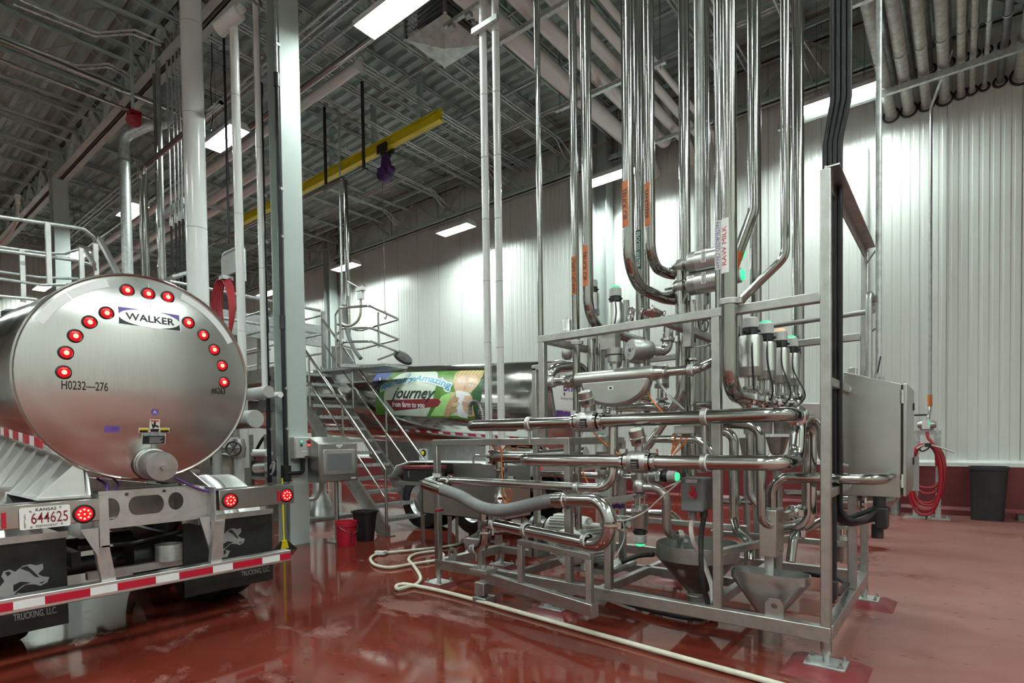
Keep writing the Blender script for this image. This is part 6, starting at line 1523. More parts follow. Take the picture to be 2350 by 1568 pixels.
# flow meters
def flow_meter(label, p, r, head=True):
    p = V(p); t = thing('flow_meter', label, 'flow meter', p)
    MB().lathe(p - V((.085, 0, 0)), (1, 0, 0), [(r, 0), (r + .02, .0), (r + .034, .02), (r + .034, .15), (r + .02, .17), (r, .17)], 30).build('meter_body', 'cast steel', t)
    for s in (-1, 1):
        MB().lathe(p + V((s * .085, 0, 0)) - V((.016, 0, 0)), (1, 0, 0), [(r, 0), (r + .028, 0), (r + .028, .032), (r, .032)], 28).build('flange', 'polished steel', t)
        MB().lathe(p + V((s * .125, 0, 0)) - V((.016, 0, 0)), (1, 0, 0), [(r, 0), (r + .02, .006), (r + .02, .026), (r, .032)], 28).build('clamp_ring', 'chrome', t)
        MB().cbox(p + V((s * .125, -.01, (r + .03))), (.05, .04, .03)).build('clamp_screw', 'chrome', t)
    f0 = -PI / 2
    def put(a, b, d=0.): return p + V((a, math.cos(f0 + b / r) * 0 - math.cos(b / (r + .034)) * (r + .034 + d), math.sin(b / (r + .034)) * (r + .034 + d)))
    pl = figure('rating_plate', [(a, b) for b in (-.05, -.025, 0., .022) for a in (-.03, .035)], [(2 * i, 2 * i + 1, 2 * i + 3, 2 * i + 2) for i in range(3)], put, 'black print', t, .002)
    for k in range(3): figure('text_line', [(-.024, -.04 + .018 * k), (.02, -.04 + .018 * k), (.02, -.035 + .018 * k), (-.024, -.035 + .018 * k)], [(0, 1, 2, 3)], put, 'grey print', pl, .0035)
    figure('serial_label', [(-.03, .03), (.03, .03), (.03, .05), (-.03, .05)], [(0, 1, 2, 3)], put, 'white print', t, .002)
    d = V((-.08, -.30, .95)).normalized(); h = p + V((0, 0, r + .03))
    MB().tube([h, h + V((0, 0, .05))], .03, 14).build('neck', 'satin steel', t)
    c = h + V((0, 0, .05))
    g = MB().lathe(c, d, [(0, -.01), (.055, 0), (.058, .045), (.066, .05), (.066, .058), (.058, .062), (.058, .115), (.052, .12), (0, .12)], 28).build('meter_head', 'satin steel', t)
    MB().lathe(c + d * .119, d, [(0, .004), (.045, .004), (.048, 0)], 24).build('dial_glass', 'pale plastic', g)
    MB().cbox(c + V((.02, -.062, .02)), (.05, .008, .03)).build('maker_tag', 'black print', g)
    return t
flow_meter('flow meter with a round head on the upper long pipe', onY(1350, 968, y1), .05)
flow_meter('flow meter with a round head on the lower long pipe', onY(1467, 1060, y2), .052)
# bulging mass flow meter
y4 = 4.3; a, b = onY(1322, 873, y4), onY(1503, 856, y4); zm = (a.z + b.z) / 2
g = thing('mass_flow_meter', 'satin steel mass flow meter with a bulging half-moon belly, below the top rail', 'flow meter', ((a.x + b.x) / 2, y4, zm - .2))
MB().lathe((a.x, y4, zm), (1, 0, 0), [(0, 0), (.05, .0), (.062, .012), (.065, .03), (.065, b.x - a.x - .02), (.06, b.x - a.x), (0, b.x - a.x)], 30).build('tube_case', 'satin steel', g)
xc_, bw, bh = (a.x + b.x) / 2 + .02, (b.x - a.x) / 2 * .88, .245
pl_ = [(xc_ + bw * math.cos(t_), y4 - .052, zm - .015 - bh * abs(math.sin(t_)) ** .9) for t_ in [PI * i / 26 for i in range(27)]]
MB().prism(pl_, (0, .104, 0)).build('belly', 'satin steel', g, bevel=.030)
front_text('', (xc_ - .02, y4 - .054, zm - .10), .05, .035, '', g); MB().cbox((xc_ - .02, y4 - .0555, zm - .10), (.022, .001, .018)).build('print_block', 'black print', g)
for s, xx in ((-1, a.x), (1, b.x)): MB().lathe((xx, y4, zm), (s, 0, 0), [(.06, 0), (.045, .08), (.038, .10), (.038, .12)], 26).build('reducer', 'polished steel', g)
MB().lathe(onY(1411, 850, y4) + V((0, 0, -.05)), (0, 0, 1), [(.03, -.03), (.03, .1), (.05, .12), (.05, .16), (0, .16)], 20).build('sensor_neck', 'satin steel', g)
pipe('pipe leaving the mass flow meter to the right, turning up behind the post', [(b.x + .1, y4, zm), (onY(1600, 848, y4).x, y4, zm), (onY(1632, 835, y4).x, y4 + .15, zm + .08), (onY(1640, 835, y4).x, y4 + .4, zm + .1)], .036, .10, clamps=[(onY(1585, 850, y4), (1, 0, 0))], ferr=[(onY(1528, 855, y4), (1, 0, 0))])
pipe('pipe entering the mass flow meter from the left', [(a.x - .1, y4, zm), (onY(1250, 880, y4).x, y4, zm), (onY(1238, 880, y4).x, y4 + .15, zm - .02), (onY(1240, 880, y4).x, y4 + .2, zm - .3)], .036, .08, clamps=[(onY(1268, 878, y4), (1, 0, 0))], ferr=[(onY(1300, 876, y4), (1, 0, 0)), (onY(1312, 875, y4), (1, 0, 0))])

# ---------------------------------------------------------------- boxes on the skid
p, q = onY(1547, 977, 4.02), onY(1593, 996, 4.02)
g = thing('junction_box', 'shallow steel junction box with orange cables under the upper long pipe', 'junction box', (p.x, 4.05, q.z))
MB().box((p.x, 4.02, q.z), (q.x, 4.16, p.z)).build('box_body', 'satin steel', g, bevel=.005)
for k in (.38, .62): MB().cyl((p.x + (q.x - p.x) * k, 4.07, q.z), (p.x + (q.x - p.x) * k, 4.07, q.z - .03), .014, n=10).build('cable_gland', 'grey plastic', g)
for k, pts in enumerate(([(1565, 1000), (1558, 1015), (1545, 1035), (1538, 1050)], [(1577, 1000), (1570, 1018), (1550, 1040), (1540, 1052)], [(1549, 997), (1546, 1020), (1541, 1040)])):
    tag(MB().tube(catmull([onY(u, v, 4.07) for u, v in pts], 6), .006, 6).build('signal_cable', 'cable orange'), 'thin orange signal cable looping under the junction box', 'cable', 'orange cables under the junction box')
p, q = onY(1564, 1097, 4.05), onY(1613, 1175, 4.05)
g = thing('disconnect_switch', 'grey disconnect switch box with a red rotary handle, left of the middle post', 'switch box', (p.x, 4.05, q.z))
MB().box((p.x, 4.06, q.z), (q.x, 4.26, p.z)).build('box_body', 'box grey', g, bevel=.012)
MB().box((p.x - .002, 4.035, q.z - .002), (q.x + .002, 4.07, p.z + .002)).build('box_cover', 'box grey', g, bevel=.008)
cx_ = (p.x + q.x) / 2
h = onY(1591, 1134, 4.035)
MB().lathe((h.x, 4.035, h.z), (0, -1, 0), [(0, 0), (.027, 0), (.027, .02), (0, .02)], 24).build('handle_base', 'red print', g)
MB().box((h.x - .011, 4.0, h.z - .005), (h.x + .016, 4.02, h.z + .065)).build('handle', 'red', g, bevel=.003)
MB().box((h.x - .006, 4.012, h.z - .015), (h.x + .006, 4.0145, h.z + .012)).build('padlock_slot', 'black', g)
front_text('', (cx_ - .0, 4.034, zat(1588, 1104.5, 4.035)), .085, .022, 'P-11201', g)
MB().cyl((p.x + .05, 4.13, q.z), (p.x + .05, 4.13, q.z - .07), .03, n=14).build('cable_gland', 'grey plastic', g); MB().cyl((q.x - .02, 4.13, q.z), (q.x - .02, 4.13, q.z - .05), .028, n=14).build('cable_gland', 'black', g)
run('white_conduit', 'white flexible conduit leaving the switch box downwards', 'conduit', catmull([(p.x + .05, 4.13, q.z - .06), onY(1586, 1215, 4.14), onY(1592, 1245, 4.18), onY(1605, 1270, 4.25), onY(1618, 1300, 4.32), onY(1633, 1345, 4.35), onY(1636, 1385, 4.35)], 6), .018, 'white paint', 0, 12)
run('black_conduit', 'thick black flexible conduit leaving the switch box downwards', 'conduit', catmull([(q.x - .02, 4.13, q.z - .05), onY(1609, 1230, 4.13), onY(1609, 1290, 4.1), onY(1613, 1340, 4.12), onY(1622, 1375, 4.18), onY(1626, 1395, 4.2)], 6), .019, 'rubber', 0, 12)
# lying valve above the box with the green lamp
yy = 4.75; p = onY(1478, 1092, yy); e = onY(1545, 1092, yy)
t = valve('lying valve just above the switch box with a bright green lamp at its right end', (p.x - .28, yy, p.z), (1, 0, 0), .068, e.x - p.x, lampmat='lamp green bright', yoke=.09)
pt_ = flat((e.x - .12, yy - .0685, p.z + .05), (0, 0, -1), (1, 0, 0), (0, -1, 0)); g = figure('tag_label', [(0, -.016), (.09, -.016), (.09, .016), (0, .016)], [(0, 1, 2, 3)], pt_, 'white print', t, .002); letters('lettering', '11231', pt_, 'black print', g, (.008, -.010, .082, .010), .02, d=.0035)
# hanging valve
yy = 4.5; p = onY(1468, 1118, yy); c0, c1 = onY(1471, 1157, yy), onY(1471, 1210, yy)
t = valve('hanging valve under the lower flow meter with a green glow at its foot', (p.x, yy, p.z), (0, 0, -1), .072, c0.z - c1.z, lampmat='lamp green bright', yoke=p.z - c0.z - .085)
front_text('', (p.x - .01, yy - .0745, c0.z - .045), .075, .026, 'TV-11236', t)
MB().tube([(p.x, yy, p.z), (p.x, yy, z2)], .034, 16).build('branch', 'satin steel', t)
pipe('drain bend curling from the hanging valve into the large hopper', [(p.x, yy, p.z), (onY(1528, 1120, yy).x, yy, p.z), (onY(1528, 1225, yy).x, yy + .02, zat(1528, 1228, yy)), onY(1567, 1232, 4.72), onY(1572, 1236, 4.8)], .038, .12, mt='satin steel', clamps=[(onY(1560, 1230, 4.62), (.8, .6, 0))], name='drain_pipe')
upright('dark-bodied upright valve behind the long pipes, between the two flow meters', 1384, 1046, 997, 5.0, 34, .18, cap=False)
t = upright('upright valve with bare rods seen under the right end of the mass flow meter', 1519, 898, 860, 5.2, 33, -.02, cap=False, yoke=.03) if False else valve('upright valve in the core of the skid right of the half-moon meter', (onY(1519, 925, 5.3).x, 5.3, zat(1519, 935, 5.3)), (0, 0, 1), .072, .17, False, .10)
valve('small hanging valve at the right end of the skid, below the steel enclosure', (onY(1932, 1190, 5.6).x, 5.6, zat(1932, 1190, 5.6)), (0, 0, -1), .056, .22, False, .06)
# strainer at the left
yy = 4.75; p = onY(1131, 1049, yy)
g = thing('strainer', 'inline strainer with a bolted round end plate, above the wash sink side of the skid', 'strainer', (p.x, yy, p.z))
d = V((-.85, -.5, 0)).normalized()
d = V((-1, -.12, 0)).normalized()
MB().lathe(p, -d, [(0, 0), (.075, 0), (.088, .012), (.088, .035), (.07, .04), (.068, .10), (.068, .62), (.05, .7), (.05, .75)], 30).build('body', 'tube steel', g)
MB().lathe(p + d * .012, -d, [(0, 0), (.06, .0), (.07, .012)], 30).build('end_plate', 'chrome', g)
for k in range(8): c = p + V((0, math.cos(k * PI / 4), math.sin(k * PI / 4))) * .085 - d * .02; MB().lathe(c + d * .03, -d, [(0, 0), (.01, 0), (.01, .06), (0, .06)], 8).build('wing_nut', 'chrome', g)
xx = p.x + .10
MB().tube([(xx, yy, p.z - .05), (xx, yy, p.z - .33)], .045, 20).build('leg_pipe', 'tube steel', g)
ferrule(g, (xx, yy, p.z - .14), (0, 0, 1), .045)
MB().lathe((xx, yy, p.z - .66), (0, 0, 1), [(.05, 0), (.075, .06), (.075, .14), (.055, .19), (.07, .22), (.05, .27), (.045, .34)], 24).build('check_body', 'polished steel', g)
MB().tube([(xx, yy, p.z - .65), (xx, yy, .55)], .045, 20).build('lower_leg', 'tube steel', g)
MB().cbox((xx + .14, yy - .02, p.z - .22), (.16, .04, .03)).build('handle', 'chrome', g)

# ---------------------------------------------------------------- inner piping of the skid
inner = [
 ('tall pipe in the core left of the half-moon meter', [(1378, 760, 5.0), (1378, 930, 5.0)], 20, 0), ('pipe left of the core, clamped under the rail', [(1357, 780, 4.8), (1357, 960, 4.8)], 20, 0), ('pipe behind the round actuator', [(1437, 690, 5.6), (1437, 860, 5.6)], 15, 0),
 ('pipe dropping below the hanger box', [(1563, 700, 4.9), (1563, 905, 4.9), (1530, 960, 4.9), (1480, 1035, 4.9)], 20, .14), ('pipe right of the hanger box', [(1588, 720, 5.0), (1588, 930, 5.0)], 18, 0), ('slim pipe beside the middle post', [(1622, 700, 5.3), (1622, 940, 5.3)], 14, 0),
 ('U-bent pipe under the half-moon meter', [(1385, 905, 4.9), (1385, 948, 4.9), (1410, 948, 4.9), (1410, 905, 4.9)], 15, .1), ('bend rising to the right of the U-bent pipe', [(1408, 990, 4.7), (1408, 915, 4.7), (1450, 910, 4.95), (1490, 918, 5.2)], 15, .09),
 ('level pipe through the core of the skid', [(1380, 938, 5.3), (1640, 930, 5.3)], 18, 0), ('lower level pipe through the core of the skid', [(1500, 965, 5.0), (1650, 960, 5.0)], 15, 0),
 ('bent pipe turning down right of the middle post', [(1500, 1008, 4.55), (1600, 1009, 4.55), (1632, 1030, 4.55), (1640, 1080, 4.55)], 17, .16), ('level pipe behind the lower long pipe', [(1238, 1087, 5.0), (1440, 1094, 5.0)], 15, 0), ('second level pipe near the sink', [(1235, 1062, 5.3), (1360, 1060, 5.3)], 17, 0),
 ('fat level pipe behind the junction rail', [(1170, 1050, 5.2), (1345, 1040, 5.2)], 26, 0), ('drop pipe with a floor flange right of the middle post', [(1655, 990, 4.9), (1684, 990, 4.9), (1685, 1196, 4.9)], 21, .10), ('U-bent drop pipe behind the square block', [(1721, 985, 5.0), (1721, 1135, 5.0), (1740, 1160, 5.0)], 19, .08),
 ('long low pipe running to the right behind the hoppers', [(1640, 1150, 5.5), (1760, 1153, 5.5)], 15, 0), ('low pipe behind the square block', [(1800, 1132, 5.6), (1895, 1135, 5.6)], 15, 0), ('low dark pipe behind the hanging valve', [(1430, 1175, 5.5), (1540, 1180, 5.5), (1560, 1200, 5.5)], 16, .08),
 ('pipe stub behind the motors', [(1420, 1210, 4.9), (1440, 1200, 4.9)], 26, 0), ('steel pipe dropping from the long pipes behind the U bend', [(1412, 1170, 4.8), (1412, 1050, 4.8)], 15, 0),
 ('arched pipe leaving the upper long pipe to the right', [(1832, 960, 4.5), (1868, 958, 4.7), (1884, 985, 4.7), (1885, 1060, 4.7), (1940, 1072, 5.0)], 18, .12), ('coupled pipe left of the loop foot', [(1836, 1168, 4.85), (1800, 1186, 4.55)], 20, 0)]
for i, (lb, pts, w_, bd) in enumerate(inner):
    P_ = [onY(*p) for p in pts]; r_ = rad(P_[0], w_)
    g = pipe('polished ' + lb, P_, r_, bd, ferr=[((P_[0] + P_[1]) / 2, P_[1] - P_[0])] if i % 3 == 1 else [])
g = pipe('pipe turning down in front of the tall hoppers into the square block', [onY(1662, 973, 4.3), onY(1745, 976, 4.3), onY(1748, 1205, 4.3), onY(1772, 1205, 4.36)], .034, .11, mt='tube steel')
# pipe from enclosure to the block
y5 = 4.42; zz = zat(1900, 1098, y5); px_ = onY(1772, 1100, y5).x
xe = onY(2025, 1098, y5).x
g = pipe('level pipe from the steel enclosure turning down into the square block', [(xe, 5.01, zz), (xe, y5, zz), (px_, y5, zz), (px_, y5, zat(1772, 1165, y5))], .037, .13, mt='tube steel')
p, q = onY(1742, 1170, 4.33), onY(1778, 1280, 4.33)
g = thing('drain_block', 'square-edged steel drain block above the oblong funnel', 'block', (p.x, 4.3, q.z))
MB().box((p.x, 4.33, q.z), (q.x + .01, 4.56, p.z)).build('block_body', 'satin steel', g, bevel=.004)
for v in (1192, 1262): c = onX(1790, v, q.x + .012); MB().lathe((q.x + .010, 4.44, onX(1790, v, q.x).z), (1, 0, 0), [(0, 0), (.011, 0), (.011, .006), (0, .006)], 12).build('bolt', 'dark steel', g)
cX = onY(1765, 1300, 4.45).x
MB().tube([(cX, 4.45, q.z), (cX, 4.45, zat(1765, 1306, 4.45) + .10)], .034, 18).build('spout', 'tube steel', g)
mat('water', (.80, .83, .84), .12, 0, .05)
M['water'].node_tree.nodes['Principled BSDF'].inputs['Transmission Weight'].default_value = .35
zs_ = zat(1765, 1306, 4.45)
tag(MB().tube([(cX, 4.45, zs_ + .10), (cX, 4.45, zs_ - .06)], lambda t: .034 - .003 * t, 16).build('water_stream', 'water'), 'milky water pouring from the square drain block into the oblong funnel', 'water')
# funnels
def funnel(label, c, rx, ry, zr, zlip, zt2, rt, z0, slab=False):
    g = thing('drain_hopper', label, 'funnel', (c[0], c[1], z0))
    n = 40
    def loop(rx_, ry_, z):
        out = []
        for k in range(n):
            a = 2 * PI * k / n; cx, cy = math.cos(a), math.sin(a)
            if slab: e = .5; x_ = math.copysign(abs(cx) ** e, cx) * rx_; y_ = math.copysign(abs(cy) ** .8, cy) * ry_
            else: x_, y_ = cx * rx_, cy * ry_
            out.append((c[0] + x_, c[1] + y_, z))
        return out
    L = [loop(rx, ry, zr), loop(rx, ry, zlip), loop(rt, rt, zt2)]; Li = [loop(rt - .006, rt - .006, zt2), loop(rx - .008, ry - .008, zlip), loop(rx - .006, ry - .006, zr)]
    al = L + Li
    MB().add([p for l in al for p in l], [(i * n + k, i * n + (k + 1) % n, (i + 1) * n + (k + 1) % n, (i + 1) * n + k) for i in range(len(al) - 1) for k in range(n)] + [((len(al) - 1) * n + k, (len(al) - 1) * n + (k + 1) % n, (k + 1) % n, k) for k in range(n)]).build('cone', 'dull steel' if not slab else 'frame steel', g, sharp=24)
    MB().tube([(c[0], c[1], z0), (c[0], c[1], zt2 + .005)], rt + .002, 26).build('outlet', 'frame steel', g)
    return g
F1 = (-1.80, 4.85)
s1 = 1286 / depth((F1[0], F1[1], .6))
g = funnel('large round drain hopper under the drain bend, left of the middle post', F1, 91 / s1, 91 / s1, .625, .50, .19, .083, .0)
MB().ring((F1[0], F1[1], .165), (0, 0, 1), .088, .010, 28, 8).build('hose_clip', 'dull steel', g)
F2 = (cX, 4.47); s2 = 1286 / depth((F2[0], F2[1], .6))
g = funnel('oblong steel funnel catching the milky water, right of the middle post', F2, 84 / s2, .125, .535, .475, .22, .082, .0, True)
tag(MB().lathe((F2[0], F2[1], .47), (0, 0, 1), [(0, .012), (.10, .010), (.125, 0)], 24).build('water_pool', 'water'), 'milky water swirling in the oblong funnel', 'water')
q = onY(1562, 1240, 4.75); tag(MB().tube([(q.x, 4.75, q.z), (q.x, 4.75, .45)], .027, 14).build('water_stream', 'water'), 'milky water falling into the large round hopper', 'water')
pipe('curved spout pouring into the left side of the oblong funnel', [onY(1685, 1196, 4.85), onY(1692, 1222, 4.75), onY(1724, 1248, 4.6), onY(1724, 1286, 4.55)], .033, .12, mt='tube steel', name='spout_pipe')
pipe('slanted drain pipe with spout right of the oblong funnel', [onY(1895, 1192, 5.1), onY(1822, 1228, 4.72), onY(1814, 1290, 4.65)], .034, .10, mt='tube steel', ferr=[(onY(1838, 1222, 4.8), (-.6, -.3, -.1))], name='spout_pipe')
# tapered sheet hoppers at the back
for u, w0, w1, vt, vb, lb in ((1714, 36, 22, 1005, 1046, 'left'), (1784, 52, 30, 1003, 1040, 'right')):
    yy = 5.5; a, b = onY(u, vt, yy), onY(u, vb, yy); r0, r1 = rad(a, w0), rad(b, w1)
    g = thing('drip_hopper', f'tapered sheet steel drip hopper under the valve row, {lb} one of two', 'funnel', (a.x, yy, .25))
    MB().lathe((a.x, yy, a.z), (0, 0, -1), [(r0, 0), (r1, a.z - b.z), (r1 * .7, a.z - b.z + .02), (r1 * .7, a.z - .3)], 12).build('cone', 'frame steel', g, sharp=20)

# motors and pump
def motor(label, p, ax, r, ln, fan_front):
    p, ax = V(p), V(ax).normalized(); d, e1, e2 = frame_of(ax)
    t = thing('electric_motor', label, 'motor', (p.x, p.y, p.z - r))
    MB().lathe(p, ax, [(0, 0), (r * .86, 0), (r * .9, .02), (r * .9, ln), (r * .7, ln + .03), (0, ln + .03)], 32).build('stator', 'motor enamel', t)
    m = MB()
    for k in range(30):
        a = 2 * PI * k / 30
        if abs(math.sin(a)) > .93: continue
        o = e1 * math.cos(a) + e2 * math.sin(a); q = p + o * r * .95
        m.bar(q + ax * ln * .30, q + ax * ln * .92, .010, .05, o)
    m.build('cooling_fins', 'motor enamel', t)
    f = MB().lathe(p - ax * .02, ax, [(0, 0), (r * .75, 0), (r * .98, .03), (r * 1.04, .08), (r * 1.04, ln * .30), (r * .98, ln * .31)], 32).build('fan_cowl', 'motor enamel', t)
    m = MB()
    for i in range(-5, 6):
        for j in range(-5, 6):
            if i * i + j * j < 28: m.cbox(p - ax * .021 + e1 * i * r * .1 + e2 * j * r * .1, (.0, .0, .0)) if False else m.lathe(p - ax * .022 + e1 * i * r * .105 + e2 * j * r * .105, ax, [(0, 0), (r * .036, 0), (r * .036, .004)], 6)
    m.build('cowl_grille', 'dark steel', f)
    MB().cbox(p + ax * ln * .62 + V((0, 0, r * .95)), (ln * .5, r * .9, r * .35), math.atan2(ax.y, ax.x)).build('terminal_box', 'motor enamel', t, bevel=.012)
    g = MB().tube([p + ax * ln * .6 + V((0, 0, r * 1.1)), p + ax * ln * .6 + V((0, 0, r * 1.2))], .012, 8); g.ring(p + ax * ln * .6 + V((0, 0, r * 1.32)), e1, .028, .009, 16, 8); g.build('lifting_eye', 'motor enamel', t)
    for s in (-1, 1):
        for k in (.35, .85): MB().cbox(p + ax * ln * k + V((0, 0, -r * .98)) + ax.cross(V((0, 0, 1))) * r * .75 * s, (.09, .06, r * .35), math.atan2(ax.y, ax.x)).build('foot', 'motor enamel', t)
    return t
mB = onY(1292, 1262, 4.45); motor('cream enamelled motor with a perforated fan cowl facing the camera', (mB.x, 4.45, .52), (.42, .9, 0), .175, .50, True)
motor('cream enamelled finned motor behind the bottom pipe, driving the pump', (-2.98, 5.0, .58), (-1, -.18, 0), .165, .44, False)
g = thing('pump', 'dark round steel pump on the end of the finned motor', 'pump', (-3.62, 4.88, .3))
MB().lathe((-3.45, 4.91, .58), (-1, -.18, 0), [(.12, 0), (.12, .05), (.15, .06), (.15, .10), (.13, .11), (.15, .12), (.15, .16), (.11, .19), (.06, .2), (0, .2)], 32).build('volute', 'dark steel', g)
for x in (-3.5, -3.6): MB().box((x - .02, 4.8, .29), (x + .02, 5.0, .46)).build('pump_foot', 'dull steel', g)
tag(MB().box((-2.95, 4.55, .29), (-2.5, 5.1, .335)).build('base_plate', 'dull steel'), 'steel base plate under the front motor', 'plate')

# cables and air lines
def line(label, pts, r, mt, grp=None): return run('signal_cable' if 'orange' in mt or 'black' in mt else 'air_line', label, 'cable', catmull([onY(*p) for p in pts], 6), r, mt, 0, 6, grp)
line('orange cable slanting down right of the half-moon meter', [(1478, 890, 4.35), (1490, 910, 4.35), (1510, 935, 4.3), (1530, 955, 4.2)], .006, 'cable orange')
line('orange cable from the upper flow meter to the lower one', [(1362, 993, 3.95), (1385, 1015, 4.0), (1410, 1035, 4.0), (1425, 1046, 3.95)], .006, 'cable orange')
line('orange cable hanging in a coil by the sink', [(1150, 1025, 4.5), (1153, 1100, 4.5), (1156, 1150, 4.5), (1168, 1150, 4.5), (1175, 1130, 4.5), (1168, 1122, 4.5), (1162, 1135, 4.5), (1168, 1160, 4.5)], .007, 'cable orange')
line('orange cable looped under the left top rail', [(1128, 1022, 4.2), (1150, 1034, 4.2), (1165, 1024, 4.2), (1180, 1033, 4.2), (1190, 1025, 4.2), (1215, 1026, 4.2)], .007, 'cable orange')
line('orange cable behind the hanging valve', [(1335, 1078, 4.5), (1350, 1110, 4.5), (1372, 1140, 4.4), (1380, 1152, 4.4)], .007, 'cable orange')
line('orange cable left of the switch box', [(1563, 1125, 4.3), (1555, 1150, 4.35), (1548, 1170, 4.4), (1540, 1180, 4.45)], .005, 'cable orange')
line('white air line crossing from the switch box to the U bend', [(1563, 1104, 4.12), (1520, 1140, 4.2), (1480, 1175, 4.3), (1440, 1193, 4.35), (1415, 1195, 4.4)], .007, 'white paint')
line('white air line sagging under the lower flow meter', [(1485, 1090, 4.0), (1490, 1110, 4.05), (1515, 1122, 4.1), (1545, 1112, 4.1), (1563, 1103, 4.1)], .006, 'white paint')
line('white air line falling across the upper core', [(1502, 868, 4.35), (1520, 890, 4.35), (1545, 920, 4.4), (1565, 938, 4.5)], .006, 'white paint')
line('second white air line falling beside the first', [(1508, 873, 4.5), (1540, 910, 4.5), (1570, 940, 4.5)], .006, 'white paint')
line('white air line bowed below the hanger box', [(1580, 790, 4.5), (1595, 797, 4.5), (1620, 793, 4.4), (1632, 788, 4.3)], .006, 'white paint')
line('white air lines dropping from the purple fittings', [(1405, 1160, 4.6), (1412, 1180, 4.6), (1430, 1200, 4.6), (1433, 1235, 4.6), (1420, 1265, 4.6), (1408, 1285, 4.6)], .006, 'white paint')
line('black wire looped above the hanger box', [(1602, 735, 4.3), (1606, 755, 4.3), (1620, 760, 4.3), (1625, 740, 4.3), (1615, 735, 4.3), (1612, 745, 4.3)], .005, 'black')
for k in range(4):
    p = onY(1407 + 7.6 * k, 1158 + (3 if k % 2 else 5), 4.6); tag(MB().box((p.x - .009, 4.59, p.z - .02), (p.x + .009, 4.62, p.z + .02)).build('air_fitting', 'purple'), 'small purple air fitting under the steel bar right of the U bend', 'fitting', 'purple air fittings')
tag(MB().bar(onY(1390, 1150, 4.65), onY(1465, 1140, 4.75), .045, .055).build('fitting_bar', 'frame steel'), 'short steel bar carrying the purple air fittings', 'bar')
line('thick black hose on the floor beside the large hopper', [(1500, 1273, 4.75), (1470, 1275, 4.75), (1445, 1283, 4.7), (1428, 1290, 4.7)], .024, 'rubber')
line('thick white hose joined to the black hose near the motors', [(1428, 1290, 4.7), (1418, 1298, 4.7), (1405, 1308, 4.65), (1398, 1312, 4.65)], .022, 'white paint')
run('floor_hose', 'thick black hose lying under the front base rail of the skid', 'hose', catmull([onZ(u, v, .05) for u, v in ((1395, 1366), (1440, 1382), (1500, 1399), (1560, 1412), (1605, 1416), (1640, 1405))], 6), .035, 'rubber', 0, 12)
p = onY(1008, 1173, 4.05); g = thing('shutoff_knob', 'small red hand knob on a chain at the left end post', 'knob', p)
MB().lathe(p, (0, 0, 1), [(0, 0), (.045, 0), (.05, .012), (.045, .024), (0, .024)], 16).build('knob', 'red', g); MB().tube([p + V((.0, 0, .02)), V((p.x, 4.05, 1.1))], .006, 6).build('chain', 'dull steel', g)

# ================================================================== right end: enclosure, conduits
EX0, EX1, EY0, EY1, EZ0 = -.705, -.335, 5.006, 5.87, 1.085
g = thing('steel_enclosure', 'brushed steel control enclosure with a sloping top on the right end of the skid', 'cabinet', (-.5, 5.4, EZ0))
MB().prism([(EX0, EY0, EZ0), (EX1, EY0, EZ0), (EX1, EY0, 1.925), (EX0, EY0, 2.045)], (0, EY1 - EY0, 0)).build('cabinet', 'satin steel', g, bevel=.005)
MB().box((EX1 + .012, EY0 + .0, EZ0 + .01), (EX1 + .035, EY1, 1.925)).build('door', 'satin steel', g, bevel=.005)
MB().box((EX1, EY0 + .012, EZ0 + .02), (EX1 + .012, EY1 - .012, 1.915)).build('door_seal', 'black', g)
for z in (1.78, 1.16): MB().lathe((EX1 + .008, EY0 - .008, z), (0, 0, 1), [(0, 0), (.012, 0), (.012, .10), (0, .10)], 12).build('hinge', 'chrome', g)
for z in (1.75, 1.3): MB().box((EX1 + .035, EY1 - .16, z), (EX1 + .045, EY1 - .12, z + .06)).build('door_latch', 'black', g)
p = onY(2085, 1110, 5.9); MB().box((EX1 - .1, EY1 + .005, 1.07), (EX1 + .07, EY1 + .02, 1.36)).build('side_plate', 'grey print', g)
# glands on top, rods
for k, (u, v0, v1) in enumerate(((1990, 855, 660), (2003, 860, 820), (2012, 868, 840), (2022, 872, 850))):
    p = onY(u, 862 + 4 * k, 5.4); MB().cyl((p.x, 5.4, 1.93 + .05 - .03 * k), (p.x, 5.4, 2.08 - .02 * k), .020, n=10).build('cable_gland', 'dull steel', g)
p = onY(1994, 700, 5.4)
run('steel_conduit', 'bent steel conduit entering the enclosure top from the rear post', 'conduit', [(p.x, 5.4, 2.0), (p.x, 5.4, onY(1992, 672, 5.4).z), (p.x, 5.75, onY(1992, 672, 5.4).z), (p.x + .02, 5.75, 2.62), (-2.6, 6.02, 2.63)], .024, 'dull steel', .06, 12)
p = onY(2016, 800, 5.55)
g = run('steel_conduit', 'thin straight conduit rising from the enclosure to the roof', 'conduit', [(p.x, 5.55, 1.95), (p.x, 5.55, TOP)], .022, 'galvanized', 0, 12)
for v in (565, 748): q = onY(2016, v, 5.55); tag(MB().tube([(p.x, 5.55, q.z), (-.66, 6.02, q.z)], .008, 6).build('standoff_rod', 'dull steel'), ('upper' if v < 600 else 'lower') + ' thin rod bracing the straight conduit to the rear post', 'rod')
run('antenna', 'short black antenna on the enclosure top', 'antenna', [onY(2014, 855, 5.3), onY(2021, 818, 5.3)], .006, 'black', 0, 6)
